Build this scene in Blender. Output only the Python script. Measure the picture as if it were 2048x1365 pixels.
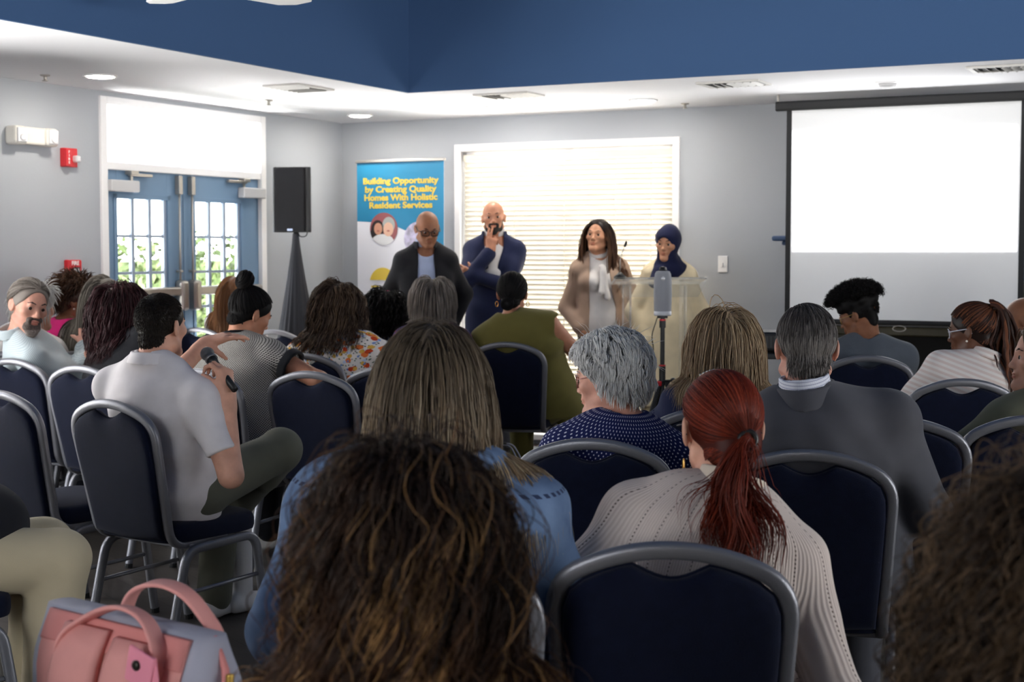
import bpy, bmesh, math, random
import numpy as np
from mathutils import Vector, Matrix
S = bpy.context.scene
COL = S.collection
for _o in list(bpy.data.objects): bpy.data.objects.remove(_o)
rnd = random.Random(7)
PI = math.pi

# ------------------------------------------------------------------ camera
F_PX, CX, CY, HZ, CAMH = 3000.0, 1024.0, 682.5, 500.0, 1.48
PITCH = math.atan((CY-HZ)/F_PX)
cd = bpy.data.cameras.new('camera'); cam = bpy.data.objects.new('camera', cd); COL.objects.link(cam)
cam.location = (0, 0, CAMH); cam.rotation_euler = (PI/2-PITCH, 0, 0)
cd.sensor_width = 36; cd.lens = F_PX/2048*36; cd.clip_start = .05; cd.clip_end = 200
cd.dof.use_dof = True; cd.dof.focus_distance = 4.6; cd.dof.aperture_fstop = 6.3
S.camera = cam

# ------------------------------------------------------------------ room frame: u along the back wall, v towards the camera
CORN = np.array([-1.374, 12.2]); RA = math.radians(27)
E1 = np.array([math.cos(RA), -math.sin(RA)]); E2 = np.array([-math.sin(RA), -math.cos(RA)])
def W(u, v, z=0.0):
    q = CORN+u*E1+v*E2
    return Vector((q[0], q[1], z))
ROOM_ROT = -RA                      # local +X runs along u, local -Y runs along v
def Pt(px, py, d):                  # a point of the place at depth d (metres along +Y) seen at that spot of the photograph
    x = (px-CX)/F_PX; u = (CY-py)/F_PX
    cp, sp = math.cos(PITCH), math.sin(PITCH)
    r = np.array([x, cp+u*sp, -sp+u*cp]); r = r/r[1]*d
    return r+np.array([0, 0, CAMH])

# ------------------------------------------------------------------ light
S.view_settings.view_transform = 'Standard'; S.view_settings.look = 'None'
S.view_settings.gamma = 1; S.view_settings.use_curve_mapping = False
S.view_settings.exposure = 1.3
w = bpy.data.worlds.new('world'); S.world = w; w.use_nodes = True
nt = w.node_tree; nt.nodes.clear()
wo = nt.nodes.new('ShaderNodeOutputWorld'); wb = nt.nodes.new('ShaderNodeBackground')
tc = nt.nodes.new('ShaderNodeTexCoord'); sx = nt.nodes.new('ShaderNodeSeparateXYZ'); cr = nt.nodes.new('ShaderNodeValToRGB')
mr = nt.nodes.new('ShaderNodeMapRange'); mr.inputs[1].default_value = -1; mr.inputs[2].default_value = 1
nt.links.new(tc.outputs['Generated'], sx.inputs[0]); nt.links.new(sx.outputs[2], mr.inputs[0]); nt.links.new(mr.outputs[0], cr.inputs[0])
cr.color_ramp.elements[0].position = .47; cr.color_ramp.elements[0].color = (1.0, .985, .95, 1)
cr.color_ramp.elements[1].position = .52; cr.color_ramp.elements[1].color = (.26, .275, .29, 1)
nt.links.new(cr.outputs[0], wb.inputs[0]); wb.inputs[1].default_value = 11.5
nt.links.new(wb.outputs[0], wo.inputs[0])
def area(name, loc, rot, sx_, sy_, power, col=(1, 1, 1), portal=False, shape='RECTANGLE', spread=PI):
    l = bpy.data.lights.new(name, 'AREA'); l.shape = shape; l.size = sx_; l.size_y = sy_
    l.energy = power; l.color = col; l.spread = spread
    if portal: l.cycles.is_portal = True
    o = bpy.data.objects.new(name, l); COL.objects.link(o); o.location = loc; o.rotation_euler = rot
    return o
# daylight: portals in the openings of the outside door and of the window
def facing(dirv):                   # rotation of an area light that shines along dirv
    return Vector(dirv).to_track_quat('-Z', 'Y').to_euler()
area('door_daylight', W(-.25, 2.0, 1.2), facing((E1[0], E1[1], 0)), 1.75, 2.45, 1, portal=True)
area('window_daylight', W(1.97, -.14, 1.15), facing((E2[0], E2[1], 0)), 1.8, 2.3, 1, portal=True)
area('added_side_daylight', W(-.25, 6.6, 1.4), facing((E1[0], E1[1], 0)), 2.2, 1.9, 1, portal=True)  # from here on, portals of the unseen windows added to light the foreground
area('added_rear_daylight', W(4.6, 13.25, 1.45), facing((-E2[0], -E2[1], 0)), 2.6, 1.6, 1, portal=True)
area('added_far_daylight', W(11.85, 6.0, 1.4), facing((-E1[0], -E1[1], 0)), 3.0, 1.9, 1, portal=True)
S.cycles.use_denoising = True
S.cycles.max_bounces = 8; S.cycles.diffuse_bounces = 4; S.cycles.glossy_bounces = 3
S.cycles.transmission_bounces = 8; S.cycles.transparent_max_bounces = 16
S.cycles.sample_clamp_indirect = 6; S.cycles.caustics_reflective = False; S.cycles.caustics_refractive = False

# ------------------------------------------------------------------ objects
def link(o, parent=None):
    COL.objects.link(o)
    if parent: o.parent = parent
    return o
def tag(o, label=None, cat=None, group=None, kind=None):
    if label: o['label'] = label
    if cat: o['category'] = cat
    if group: o['group'] = group
    if kind: o['kind'] = kind
    return o
def empty(name, loc, label=None, cat=None, group=None, rz=0.0):
    o = bpy.data.objects.new(name, None); link(o); o.location = loc; o.rotation_euler = (0, 0, rz)
    o.empty_display_size = .1
    return tag(o, label, cat, group)
def mobj(name, verts, faces, m=None, parent=None, smooth=False, loc=None, rz=None):
    me = bpy.data.meshes.new(name); me.from_pydata([tuple(v) for v in verts], [], [tuple(f) for f in faces]); me.update()
    if smooth: me.polygons.foreach_set('use_smooth', [True]*len(me.polygons))
    o = bpy.data.objects.new(name, me)
    if m: me.materials.append(m)
    link(o, parent)
    if loc is not None: o.location = loc
    if rz is not None: o.rotation_euler = (0, 0, rz)
    return o
def bobj(name, bm, m=None, parent=None, smooth=False, loc=None, rz=None, label=None):
    me = bpy.data.meshes.new(name); bmesh.ops.recalc_face_normals(bm, faces=bm.faces); bm.to_mesh(me); bm.free()
    if smooth: me.polygons.foreach_set('use_smooth', [True]*len(me.polygons))
    o = bpy.data.objects.new(name, me)
    for k in (m if isinstance(m, (list, tuple)) else [m]):
        if k: me.materials.append(k)
    link(o, parent)
    if loc is not None: o.location = loc
    if rz is not None: o.rotation_euler = (0, 0, rz)
    if label: o['label'] = label
    return o
def autosmooth(o, ang=35):
    me = o.data
    me.polygons.foreach_set('use_smooth', [True]*len(me.polygons))
    bm = bmesh.new(); bm.from_mesh(me); a = math.radians(ang)
    for e in bm.edges:
        e.smooth = not (len(e.link_faces) == 2 and e.calc_face_angle(0) > a)
    bm.to_mesh(me); bm.free()
    return o
def box(bm, c, s, bev=0.0, seg=2, rot=None, mi=0):
    r = bmesh.ops.create_cube(bm, size=1.0)
    vs = r['verts']
    bmesh.ops.scale(bm, vec=s, verts=vs)
    if bev > 0:
        es = list({e for v in vs for e in v.link_edges})
        rb = bmesh.ops.bevel(bm, geom=es, offset=bev, segments=seg, affect='EDGES', profile=.5)
        vs = list({v for f in rb['faces'] for v in f.verts} | {v for v in vs if v.is_valid})
        # collect the full island
        seen = set(vs); st = list(vs)
        while st:
            v = st.pop()
            for e in v.link_edges:
                q = e.other_vert(v)
                if q not in seen: seen.add(q); st.append(q)
        vs = list(seen)
    if rot is not None: bmesh.ops.rotate(bm, cent=(0, 0, 0), matrix=rot, verts=vs)
    bmesh.ops.translate(bm, vec=c, verts=vs)
    if mi:
        for f in {f for v in vs for f in v.link_faces}: f.material_index = mi
    return vs
def cyl(bm, a, b, r1, r2=None, n=16, caps=True, mi=0):
    a, b = Vector(a), Vector(b); r2 = r1 if r2 is None else r2
    d = b-a; q = d.to_track_quat('Z', 'Y').to_matrix().to_4x4()
    M = Matrix.Translation((a+b)/2) @ q
    r = bmesh.ops.create_cone(bm, cap_ends=caps, segments=n, radius1=r1, radius2=r2, depth=d.length, matrix=M)
    if mi:
        for f in {f for v in r['verts'] for f in v.link_faces}: f.material_index = mi
    return r['verts']
def ball(bm, c, r, n=16, scale=(1, 1, 1), mi=0):
    q = bmesh.ops.create_uvsphere(bm, u_segments=n, v_segments=max(6, n//2), radius=r)
    bmesh.ops.scale(bm, vec=scale, verts=q['verts']); bmesh.ops.translate(bm, vec=c, verts=q['verts'])
    if mi:
        for f in {f for v in q['verts'] for f in v.link_faces}: f.material_index = mi
    return q['verts']
def lathe(bm, prof, n=24, c=(0, 0, 0), axis='Z'):
    rings = []
    for (r, z) in prof:
        ring = []
        for k in range(n):
            a = 2*PI*k/n
            p = (r*math.cos(a), r*math.sin(a), z)
            if axis == 'Y': p = (r*math.cos(a), z, r*math.sin(a))
            ring.append(bm.verts.new((p[0]+c[0], p[1]+c[1], p[2]+c[2])))
        rings.append(ring)
    for i in range(len(rings)-1):
        for k in range(n):
            bm.faces.new((rings[i][k], rings[i][(k+1) % n], rings[i+1][(k+1) % n], rings[i+1][k]))
    bm.faces.new(rings[0][::-1]); bm.faces.new(rings[-1])
def smooth_path(pts, rad, n=6):      # round the inner corners of a polyline by a bend of about rad
    pts = [Vector(p) for p in pts]; out = [pts[0]]
    rads = rad if isinstance(rad, (list, tuple)) else [rad]*(len(pts)-2)
    for i in range(1, len(pts)-1):
        p, a, b = pts[i], pts[i-1], pts[i+1]
        r = rads[i-1]
        la, lb = (a-p).length, (b-p).length
        t = min(r, la*.49, lb*.49)
        A = p+(a-p)/la*t; B = p+(b-p)/lb*t
        for k in range(n+1):
            s = k/n
            out.append(A*(1-s)**2+p*2*s*(1-s)+B*s*s)
    out.append(pts[-1]); return out
def sweep(bm, path, prof, up=(0, 1, 0), caps=True, closed=False, scale=None):
    # prof: list of (x, y) in the section; x along side = up x tangent, y along the normal
    path = [Vector(p) for p in path]; n = len(path); rings = []
    up = Vector(up).normalized(); prev = None
    for i, p in enumerate(path):
        if closed: t = path[(i+1) % n]-path[i-1]
        else: t = path[min(i+1, n-1)]-path[max(i-1, 0)]
        t.normalize()
        u = prev if prev is not None else up
        sd = u.cross(t)
        if sd.length < 1e-4: sd = Vector((1, 0, 0)).cross(t)
        sd.normalize(); nn = t.cross(sd).normalized()
        if prev is not None: prev = nn
        else: prev = nn
        k = scale[i] if scale else 1.0
        rings.append([bm.verts.new(p+sd*(x*k)+nn*(y*k)) for x, y in prof])
    m = len(prof)
    for i in range(n if closed else n-1):
        A, B = rings[i], rings[(i+1) % n]
        for k in range(m): bm.faces.new((A[k], A[(k+1) % m], B[(k+1) % m], B[k]))
    if caps and not closed: bm.faces.new(rings[0][::-1]); bm.faces.new(rings[-1])
def circ(r, n=10, sy=1.0): return [(r*math.cos(2*PI*k/n), r*sy*math.sin(2*PI*k/n)) for k in range(n)]
def rrect(wd, ht, r, n=3):
    o = []
    for cx_, cy_, a0 in ((wd/2-r, ht/2-r, 0), (-wd/2+r, ht/2-r, 90), (-wd/2+r, -ht/2+r, 180), (wd/2-r, -ht/2+r, 270)):
        for k in range(n+1):
            a = math.radians(a0+90*k/n); o.append((cx_+r*math.cos(a), cy_+r*math.sin(a)))
    return o
def prism(bm, poly, y0, y1, mi=0):   # polygon in (x, z) extruded along y
    a = [bm.verts.new((x, y0, z)) for x, z in poly]; b = [bm.verts.new((x, y1, z)) for x, z in poly]
    n = len(poly); fs = [bm.faces.new(a), bm.faces.new(b[::-1])]
    for k in range(n): fs.append(bm.faces.new((a[k], b[k], b[(k+1) % n], a[(k+1) % n])))
    if mi:
        for f in fs: f.material_index = mi
def text_mesh(name, body, size, m, parent, loc, rot=(PI/2, 0, 0), bold=0.0, extrude=.001, align='CENTER', spacing=1.0):
    cu = bpy.data.curves.new(name, 'FONT'); cu.body = body; cu.size = size; cu.offset = bold; cu.extrude = extrude
    cu.align_x = align; cu.align_y = 'CENTER'; cu.space_character = spacing; cu.resolution_u = 4
    t = bpy.data.objects.new(name+'_src', cu); COL.objects.link(t)
    dg = bpy.context.evaluated_depsgraph_get(); me = bpy.data.meshes.new_from_object(t.evaluated_get(dg))
    bpy.data.objects.remove(t); bpy.data.curves.remove(cu)
    me.name = name; me.materials.clear(); me.materials.append(m)
    o = bpy.data.objects.new(name, me); link(o, parent); o.location = loc; o.rotation_euler = rot
    return o
def copy_tree(o, parent=None):
    c = o.copy(); COL.objects.link(c)
    if parent: c.parent = parent
    for ch in list(o.children): copy_tree(ch, c)
    return c

# ------------------------------------------------------------------ materials
MATS = {}
def mat(name, col, rough=.6, metal=0.0, bump=None, var=None, spec=.5, emit=None, alpha=None, trans=None, sheen=0.0, sss=None, coat=0.0):
    # bump=(scale, strength[, detail]); var=(scale, amount) lightens and darkens the thing's own colour in blotches
    if name in MATS: return MATS[name]
    m = bpy.data.materials.new(name); m.use_nodes = True; n = m.node_tree.nodes; L = m.node_tree.links
    b = n['Principled BSDF']
    b.inputs['Base Color'].default_value = (*col, 1); b.inputs['Roughness'].default_value = rough; b.inputs['Metallic'].default_value = metal
    b.inputs['Specular IOR Level'].default_value = spec
    if sheen: b.inputs['Sheen Weight'].default_value = sheen
    if coat: b.inputs['Coat Weight'].default_value = coat
    if sss: b.inputs['Subsurface Weight'].default_value = sss; b.inputs['Subsurface Radius'].default_value = (.012, .005, .003)
    if trans: b.inputs['Transmission Weight'].default_value = trans; b.inputs['IOR'].default_value = 1.45
    if emit: b.inputs['Emission Color'].default_value = (*emit[0], 1); b.inputs['Emission Strength'].default_value = emit[1]
    t = n.new('ShaderNodeTexCoord')
    if bump:
        no = n.new('ShaderNodeTexNoise'); no.inputs['Scale'].default_value = bump[0]; no.inputs['Detail'].default_value = bump[2] if len(bump) > 2 else 3
        bp = n.new('ShaderNodeBump'); bp.inputs['Strength'].default_value = bump[1]; bp.inputs['Distance'].default_value = .01
        L.new(t.outputs['Object'], no.inputs['Vector']); L.new(no.outputs[0], bp.inputs['Height']); L.new(bp.outputs[0], b.inputs['Normal'])
    if var:
        no = n.new('ShaderNodeTexNoise'); no.inputs['Scale'].default_value = var[0]; no.inputs['Detail'].default_value = 4
        r = n.new('ShaderNodeValToRGB'); k = var[1]
        r.color_ramp.elements[0].position = .3; r.color_ramp.elements[0].color = (*[max(0, c*(1-k)) for c in col], 1)
        r.color_ramp.elements[1].position = .7; r.color_ramp.elements[1].color = (*[min(1, c*(1+k)) for c in col], 1)
        L.new(t.outputs['Object'], no.inputs['Vector']); L.new(no.outputs[0], r.inputs[0]); L.new(r.outputs[0], b.inputs['Base Color'])
    MATS[name] = m
    return m
def nodes_of(m):
    return m.node_tree.nodes, m.node_tree.links, m.node_tree.nodes['Principled BSDF']
def srgb(r, g, b):
    f = lambda c: (c/255)/12.92 if c <= 10 else (((c/255)+.055)/1.055)**2.4
    return (f(r), f(g), f(b))
# ================================================================== THE SETTING
ROT_L = PI/2-RA                     # for things on the left wall: local -Y points into the room, local +X runs deeper into the picture
def R_(u, v, z): return W(u, v, z)
M_wall = mat('wall_grey', srgb(172, 176, 182), .85, bump=(60, .06), spec=.2)
M_white = mat('white_paint', srgb(240, 239, 240), .55, spec=.3)
M_soffit = mat('ceiling_white', srgb(240, 240, 243), .9, bump=(90, .08), spec=.1)
M_blue = mat('navy_wall', srgb(66, 94, 134), .9, bump=(60, .06), spec=.15)
M_door = mat('door_blue', srgb(112, 140, 168), .5, spec=.3)
M_alu = mat('brushed_steel', srgb(176, 172, 166), .38, metal=.85)
M_black = mat('black_plastic', srgb(22, 22, 24), .45, bump=(300, .05))
M_grey = mat('grey_plastic', srgb(196, 196, 198), .5)

m = mat('floor_planks', srgb(70, 64, 60), .45, spec=.4)
n, L, b = nodes_of(m)
t = n.new('ShaderNodeTexCoord'); mp = n.new('ShaderNodeMapping'); mp.inputs['Rotation'].default_value = (0, 0, .5)
br = n.new('ShaderNodeTexBrick'); br.inputs['Scale'].default_value = 1; br.inputs['Brick Width'].default_value = 1.2; br.inputs['Row Height'].default_value = .15
br.inputs['Mortar Size'].default_value = .002; br.inputs['Color1'].default_value = (*srgb(74, 68, 64), 1); br.inputs['Color2'].default_value = (*srgb(56, 51, 48), 1); br.inputs['Mortar'].default_value = (*srgb(22, 20, 19), 1)
wv = n.new('ShaderNodeTexNoise'); wv.inputs['Scale'].default_value = 3; wv.inputs['Detail'].default_value = 8
mp2 = n.new('ShaderNodeMapping'); mp2.inputs['Scale'].default_value = (1, 14, 1); mp2.inputs['Rotation'].default_value = (0, 0, .5)
mx = n.new('ShaderNodeMixRGB'); mx.blend_type = 'MULTIPLY'; mx.inputs[0].default_value = .7
L.new(t.outputs['Object'], mp.inputs[0]); L.new(mp.outputs[0], br.inputs[0]); L.new(t.outputs['Object'], mp2.inputs[0]); L.new(mp2.outputs[0], wv.inputs[0])
rr = n.new('ShaderNodeValToRGB'); rr.color_ramp.elements[0].color = (.45, .45, .45, 1); rr.color_ramp.elements[1].color = (1, 1, 1, 1); rr.color_ramp.elements[0].position = .3; rr.color_ramp.elements[1].position = .7
L.new(wv.outputs[0], rr.inputs[0]); L.new(br.outputs[0], mx.inputs[1]); L.new(rr.outputs[0], mx.inputs[2]); L.new(mx.outputs[0], b.inputs['Base Color'])
M_floor = m

UR, VR, HC, HT = 11.6, 13.0, 2.5, 4.1          # room width, depth, low ceiling, tray ceiling
TU0, TV0, TU1, TV1 = 1.70, 1.79, 9.9, 11.2     # the raised tray
def rbox(bm, u0, u1, v0, v1, z0, z1, bev=0):   # in room axes: local x = u, local y = -v
    return box(bm, ((u0+u1)/2, -(v0+v1)/2, (z0+z1)/2), (u1-u0, v1-v0, z1-z0), bev)
def room_obj(name, bm, m, kind='structure', **k):
    o = bobj(name, bm, m, loc=W(0, 0, 0), rz=ROOM_ROT, **k); o['kind'] = kind; return o
bm = bmesh.new(); rbox(bm, -.2, UR+.2, -.2, VR+.2, -.12, 0); room_obj('floor', bm, M_floor)
bm = bmesh.new()
DV0, DV1, DZ = 1.10, 2.765, 2.43
rbox(bm, -.16, 0, -.16, DV0, 0, HC+.1); rbox(bm, -.16, 0, DV1, 5.5, 0, HC+.1); rbox(bm, -.16, 0, 7.7, VR, 0, HC+.1); rbox(bm, -.16, 0, 5.5, 7.7, 0, .45); rbox(bm, -.16, 0, 5.5, 7.7, 2.35, HC+.1); rbox(bm, -.16, 0, DV0, DV1, DZ, HC+.1)
room_obj('wall_left', bm, M_wall)
bm = bmesh.new()
WU0, WU1, WZ0, WZ1 = 1.10, 2.85, .06, 2.24
rbox(bm, 0, WU0, -.16, 0, 0, HC+.1); rbox(bm, WU1, UR, -.16, 0, 0, HC+.1); rbox(bm, WU0, WU1, -.16, 0, WZ1, HC+.1); rbox(bm, WU0, WU1, -.16, 0, 0, WZ0)
room_obj('wall_back', bm, M_wall)
bm = bmesh.new(); rbox(bm, UR, UR+.16, -.16, 4.5, 0, HC+.1); rbox(bm, UR, UR+.16, 7.5, VR, 0, HC+.1); rbox(bm, UR, UR+.16, 4.5, 7.5, 0, .45); rbox(bm, UR, UR+.16, 4.5, 7.5, 2.35, HC+.1); room_obj('wall_right', bm, M_wall)
bm = bmesh.new(); rbox(bm, -.16, 3.3, VR, VR+.16, 0, HC+.1); rbox(bm, 5.9, UR+.16, VR, VR+.16, 0, HC+.1); rbox(bm, 3.3, 5.9, VR, VR+.16, 0, .65); rbox(bm, 3.3, 5.9, VR, VR+.16, 2.25, HC+.1); room_obj('wall_rear', bm, M_wall)
bm = bmesh.new()
e = .02
rbox(bm, -.16, UR+.16, -.16, TV0-e, HC, HC+.16); rbox(bm, -.16, UR+.16, TV1+e, VR+.16, HC, HC+.16)
rbox(bm, -.16, TU0-e, TV0-e, TV1+e, HC, HC+.16); rbox(bm, TU1+e, UR+.16, TV0-e, TV1+e, HC, HC+.16)
room_obj('ceiling', bm, M_soffit)
for nm, q in dict(wall_tray_back=(TU0-.1, TU1+.1, TV0-.1, TV0), wall_tray_rear=(TU0-.1, TU1+.1, TV1, TV1+.1), wall_tray_left=(TU0-.1, TU0, TV0, TV1), wall_tray_right=(TU1, TU1+.1, TV0, TV1)).items():
    bm = bmesh.new(); rbox(bm, *q, HC+.001, HT); room_obj(nm, bm, M_blue)
bm = bmesh.new(); rbox(bm, TU0-.1, TU1+.1, TV0-.1, TV1+.1, HT, HT+.1); room_obj('ceiling_tray', bm, M_blue)
for nm, segs in dict(baseboard_left=[(.0, .014, 0, DV0-.05), (.0, .014, DV1+.05, VR)], baseboard_back=[(.014, WU0-.06, 0, .014), (WU1+.06, UR, 0, .014)]).items():
    bm = bmesh.new()
    for q in segs: rbox(bm, *q, 0, .11, .004)
    room_obj(nm, bm, M_white)

# glass that lets daylight straight through and still mirrors a little
def glass_mat(name, tint=(1, 1, 1), refl=.12):
    m = bpy.data.materials.new(name); m.use_nodes = True; n, L = m.node_tree.nodes, m.node_tree.links; n.clear()
    o = n.new('ShaderNodeOutputMaterial'); mx = n.new('ShaderNodeMixShader'); tr = n.new('ShaderNodeBsdfTransparent'); g = n.new('ShaderNodeBsdfGlossy')
    fr = n.new('ShaderNodeLayerWeight'); fr.inputs[0].default_value = refl
    tr.inputs[0].default_value = (*tint, 1); g.inputs['Roughness'].default_value = .02
    L.new(fr.outputs['Fresnel'], mx.inputs[0]); L.new(tr.outputs[0], mx.inputs[1]); L.new(g.outputs[0], mx.inputs[2]); L.new(mx.outputs[0], o.inputs[0])
    return m
M_glass = glass_mat('window_glass')

# ---- outside door: white casing, transom window, two blue leaves
def lx(v): return -(v-2.0)          # on the left wall: local x of a thing whose frame sits at v = 2
DO = W(0, 2.0, 0)
def dobj(name, bm, m, parent=None, kind='structure', **k):
    o = bobj(name, bm, m, parent, **k)
    if parent is None: o.location = DO; o.rotation_euler = (0, 0, ROT_L); o['kind'] = kind
    return o
def vbox(bm, v0, v1, u0, u1, z0, z1, bev=0, **k):      # local: x = -(v-2), y = -u
    return box(bm, (-( (v0+v1)/2-2.0), -(u0+u1)/2, (z0+z1)/2), (abs(v1-v0), abs(u1-u0), z1-z0), bev, **k)
bm = bmesh.new()
for q in ((2.755, 2.815, -.16, .02, 0, 2.47), (1.05, 1.112, -.16, .02, 0, 2.47)): vbox(bm, *q, .006)
vbox(bm, 1.112, 2.755, -.16, .02, 2.418, 2.47, .006)
vbox(bm, 1.112, 2.755, -.16, .012, 2.0, 2.052, .006)
dobj('trim_1', bm, M_white)
tr = bmesh.new(); vbox(tr, 1.112, 2.755, -.09, -.083, 2.052, 2.418)
o = dobj('window_1', tr, M_glass)
bm = bmesh.new()
for k in range(1, 4):
    v = 1.112+(2.755-1.112)*k/4; vbox(bm, v-.008, v+.008, -.1, -.075, 2.052, 2.418)
bobj('muntins', bm, M_white, o)
def leaf(name, v0, v1, g0, g1, cols, hinge_hi):
    # v0 < v1; glass between g0 and g1
    zt, zb = 1.817, .36
    bm = bmesh.new(); U0, U1 = -.105, -.06
    vbox(bm, v0, g0, U0, U1, .012, 2.0, .003); vbox(bm, g1, v1, U0, U1, .012, 2.0, .003)
    vbox(bm, g0, g1, U0, U1, zt, 2.0); vbox(bm, g0, g1, U0, U1, .012, zb)
    for (a, b_, c, d) in ((g0-.03, g0, zb-.03, zt+.03), (g1, g1+.03, zb-.03, zt+.03)): vbox(bm, a, b_, U1, U1+.008, c, d, .002)
    vbox(bm, g0-.03, g1+.03, U1, U1+.008, zt, zt+.03, .002); vbox(bm, g0-.03, g1+.03, U1, U1+.008, zb-.03, zb, .002)
    r = dobj(name, bm, M_door); r.location = W(.045, 1.965, 0)
    bm = bmesh.new(); vbox(bm, g0, g1, -.085, -.08, zb, zt); bobj('glass_pane', bm, M_glass, r)
    bm = bmesh.new()
    for c in cols: vbox(bm, c-.014, c+.014, -.094, -.066, zb, zt, .002)
    for k in range(1, 6):
        z = zt-.246*k; vbox(bm, g0, g1, -.09, -.074, z-.009, z+.009, .002)
    bobj('muntins', bm, mat('muntin_grey', srgb(150, 164, 182), .5), r)
    # closer: box and folding arm
    hv, dv = (v1-.005, -1) if hinge_hi else (v0+.005, 1)
    bm = bmesh.new(); vbox(bm, hv, hv+dv*.27, -.06, .0, 1.86, 1.935, .008)
    c = bobj('door_closer', bm, M_grey, r)
    bm = bmesh.new(); vbox(bm, hv+dv*.2, hv+dv*.42, -.045, -.02, 1.965, 1.985, .003); vbox(bm, hv+dv*.19, hv+dv*.26, -.06, .0, 1.975, 2.0, .003); vbox(bm, hv+dv*.215, hv+dv*.235, -.04, -.03, 1.93, 1.97)
    bobj('closer_arm', bm, M_alu, c)
    # vertical rod of the exit device, latch, guide and lower case
    sv = (v0+.065) if hinge_hi else (v1-.065)
    bm = bmesh.new(); cyl(bm, (-(sv-2), .035, 1.12), (-(sv-2), .035, 1.9), .008, n=8)
    rod = bobj('latch_rod', bm, M_alu, r, smooth=True)
    bm = bmesh.new(); vbox(bm, sv-.018, sv+.018, -.06, -.015, 1.86, 1.99, .006); bobj('latch', bm, M_alu, rod)
    bm = bmesh.new(); vbox(bm, sv-.016, sv+.016, -.06, -.02, 1.325, 1.34, .003); bobj('rod_guide', bm, M_alu, rod)
    bm = bmesh.new(); vbox(bm, sv-.036, sv+.036, -.06, .02, 1.06, 1.27, .02); bobj('exit_device_case', bm, M_alu, r)
    bm = bmesh.new(); a, b_ = (sv+.03, v1-.07) if hinge_hi else (v0+.07, sv-.03)
    vbox(bm, a, b_, -.055, .005, 1.165, 1.225, .012); bobj('push_bar', bm, M_alu, r)
    return r
leaf('door_1', 2.012, 2.79, 2.18, 2.68, (2.515, 2.345, 2.19), True)
leaf('door_2', 1.117, 2.006, 1.362, 1.884, (1.71, 1.54, 1.375), False)

# ---- window with white casing behind the speakers
bm = bmesh.new()
for q in ((1.045, 1.10), (2.85, 2.905)): rbox(bm, *q, -.16, .02, .0, 2.295, .006)
rbox(bm, 1.10, 2.85, -.16, .02, 2.238, 2.295, .006); rbox(bm, 1.10, 2.85, -.16, .03, .03, .075, .006)
room_obj('trim_2', bm, M_white)
bm = bmesh.new()
for q in ((1.10, 1.15), (1.955, 2.0), (2.80, 2.85)): rbox(bm, *q, -.13, -.09, .075, 2.238)
for z in (.075, 2.19): rbox(bm, 1.10, 2.85, -.13, -.09, z, z+.048)
for q in (1.36, 1.56, 1.76, 2.2, 2.4, 2.6): rbox(bm, q-.008, q+.008, -.125, -.1, .12, 2.19)
win = room_obj('window_2', bm, M_white)
bm = bmesh.new(); rbox(bm, 1.15, 2.80, -.112, -.107, .12, 2.19); bobj('glass_pane', bm, M_glass, win)

m = bpy.data.materials.new('blind_slat'); m.use_nodes = True; n, L = m.node_tree.nodes, m.node_tree.links; n.clear()
o = n.new('ShaderNodeOutputMaterial'); mx = n.new('ShaderNodeMixShader'); d = n.new('ShaderNodeBsdfDiffuse'); t = n.new('ShaderNodeBsdfTranslucent')
d.inputs[0].default_value = (.80, .76, .67, 1); t.inputs[0].default_value = (.86, .79, .64, 1); mx.inputs[0].default_value = .03
L.new(d.outputs[0], mx.inputs[1]); L.new(t.outputs[0], mx.inputs[2]); L.new(mx.outputs[0], o.inputs[0])
M_slat = m
bl = empty('window_blind', W(1.975, -.045, 2.19), 'wide cream horizontal blind lowered over the white-framed window', 'blind', rz=ROOM_ROT)
bm = bmesh.new()
zt = -.05; k = 0
while zt > -2.02:
    box(bm, (0, 0, zt), (1.73, .05, .003), rot=None)
    k += 1; zt -= .0375
sl = bobj('slats', bm, M_slat, bl)
# tilt each slat about its own length
me = sl.data; A = np.empty(len(me.vertices)*3); me.vertices.foreach_get('co', A); A = A.reshape(-1, 3)
zc = np.round((A[:, 2]+.05)/.0375)*.0375-.05; dy = A[:, 1].copy(); dz = A[:, 2]-zc
th = math.radians(-58); A[:, 1] = dy*math.cos(th)-dz*math.sin(th); A[:, 2] = zc+dy*math.sin(th)+dz*math.cos(th)
me.vertices.foreach_set('co', A.ravel()); me.update()
bm = bmesh.new(); box(bm, (0, 0, 0), (1.74, .055, .05), .006); bobj('headrail', bm, mat('blind_cream', srgb(236, 228, 214), .5), bl)
bm = bmesh.new(); box(bm, (0, 0, -2.03), (1.73, .05, .022), .006); bobj('bottom_rail', bm, MATS['blind_cream'], bl)
for x in (-.7, -.42, 0, .42, .7):
    bm = bmesh.new(); box(bm, (x, -.032, -1.0), (.006, .001, 2.0)); bobj('ladder_tape', bm, MATS['blind_cream'], bl)

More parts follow.
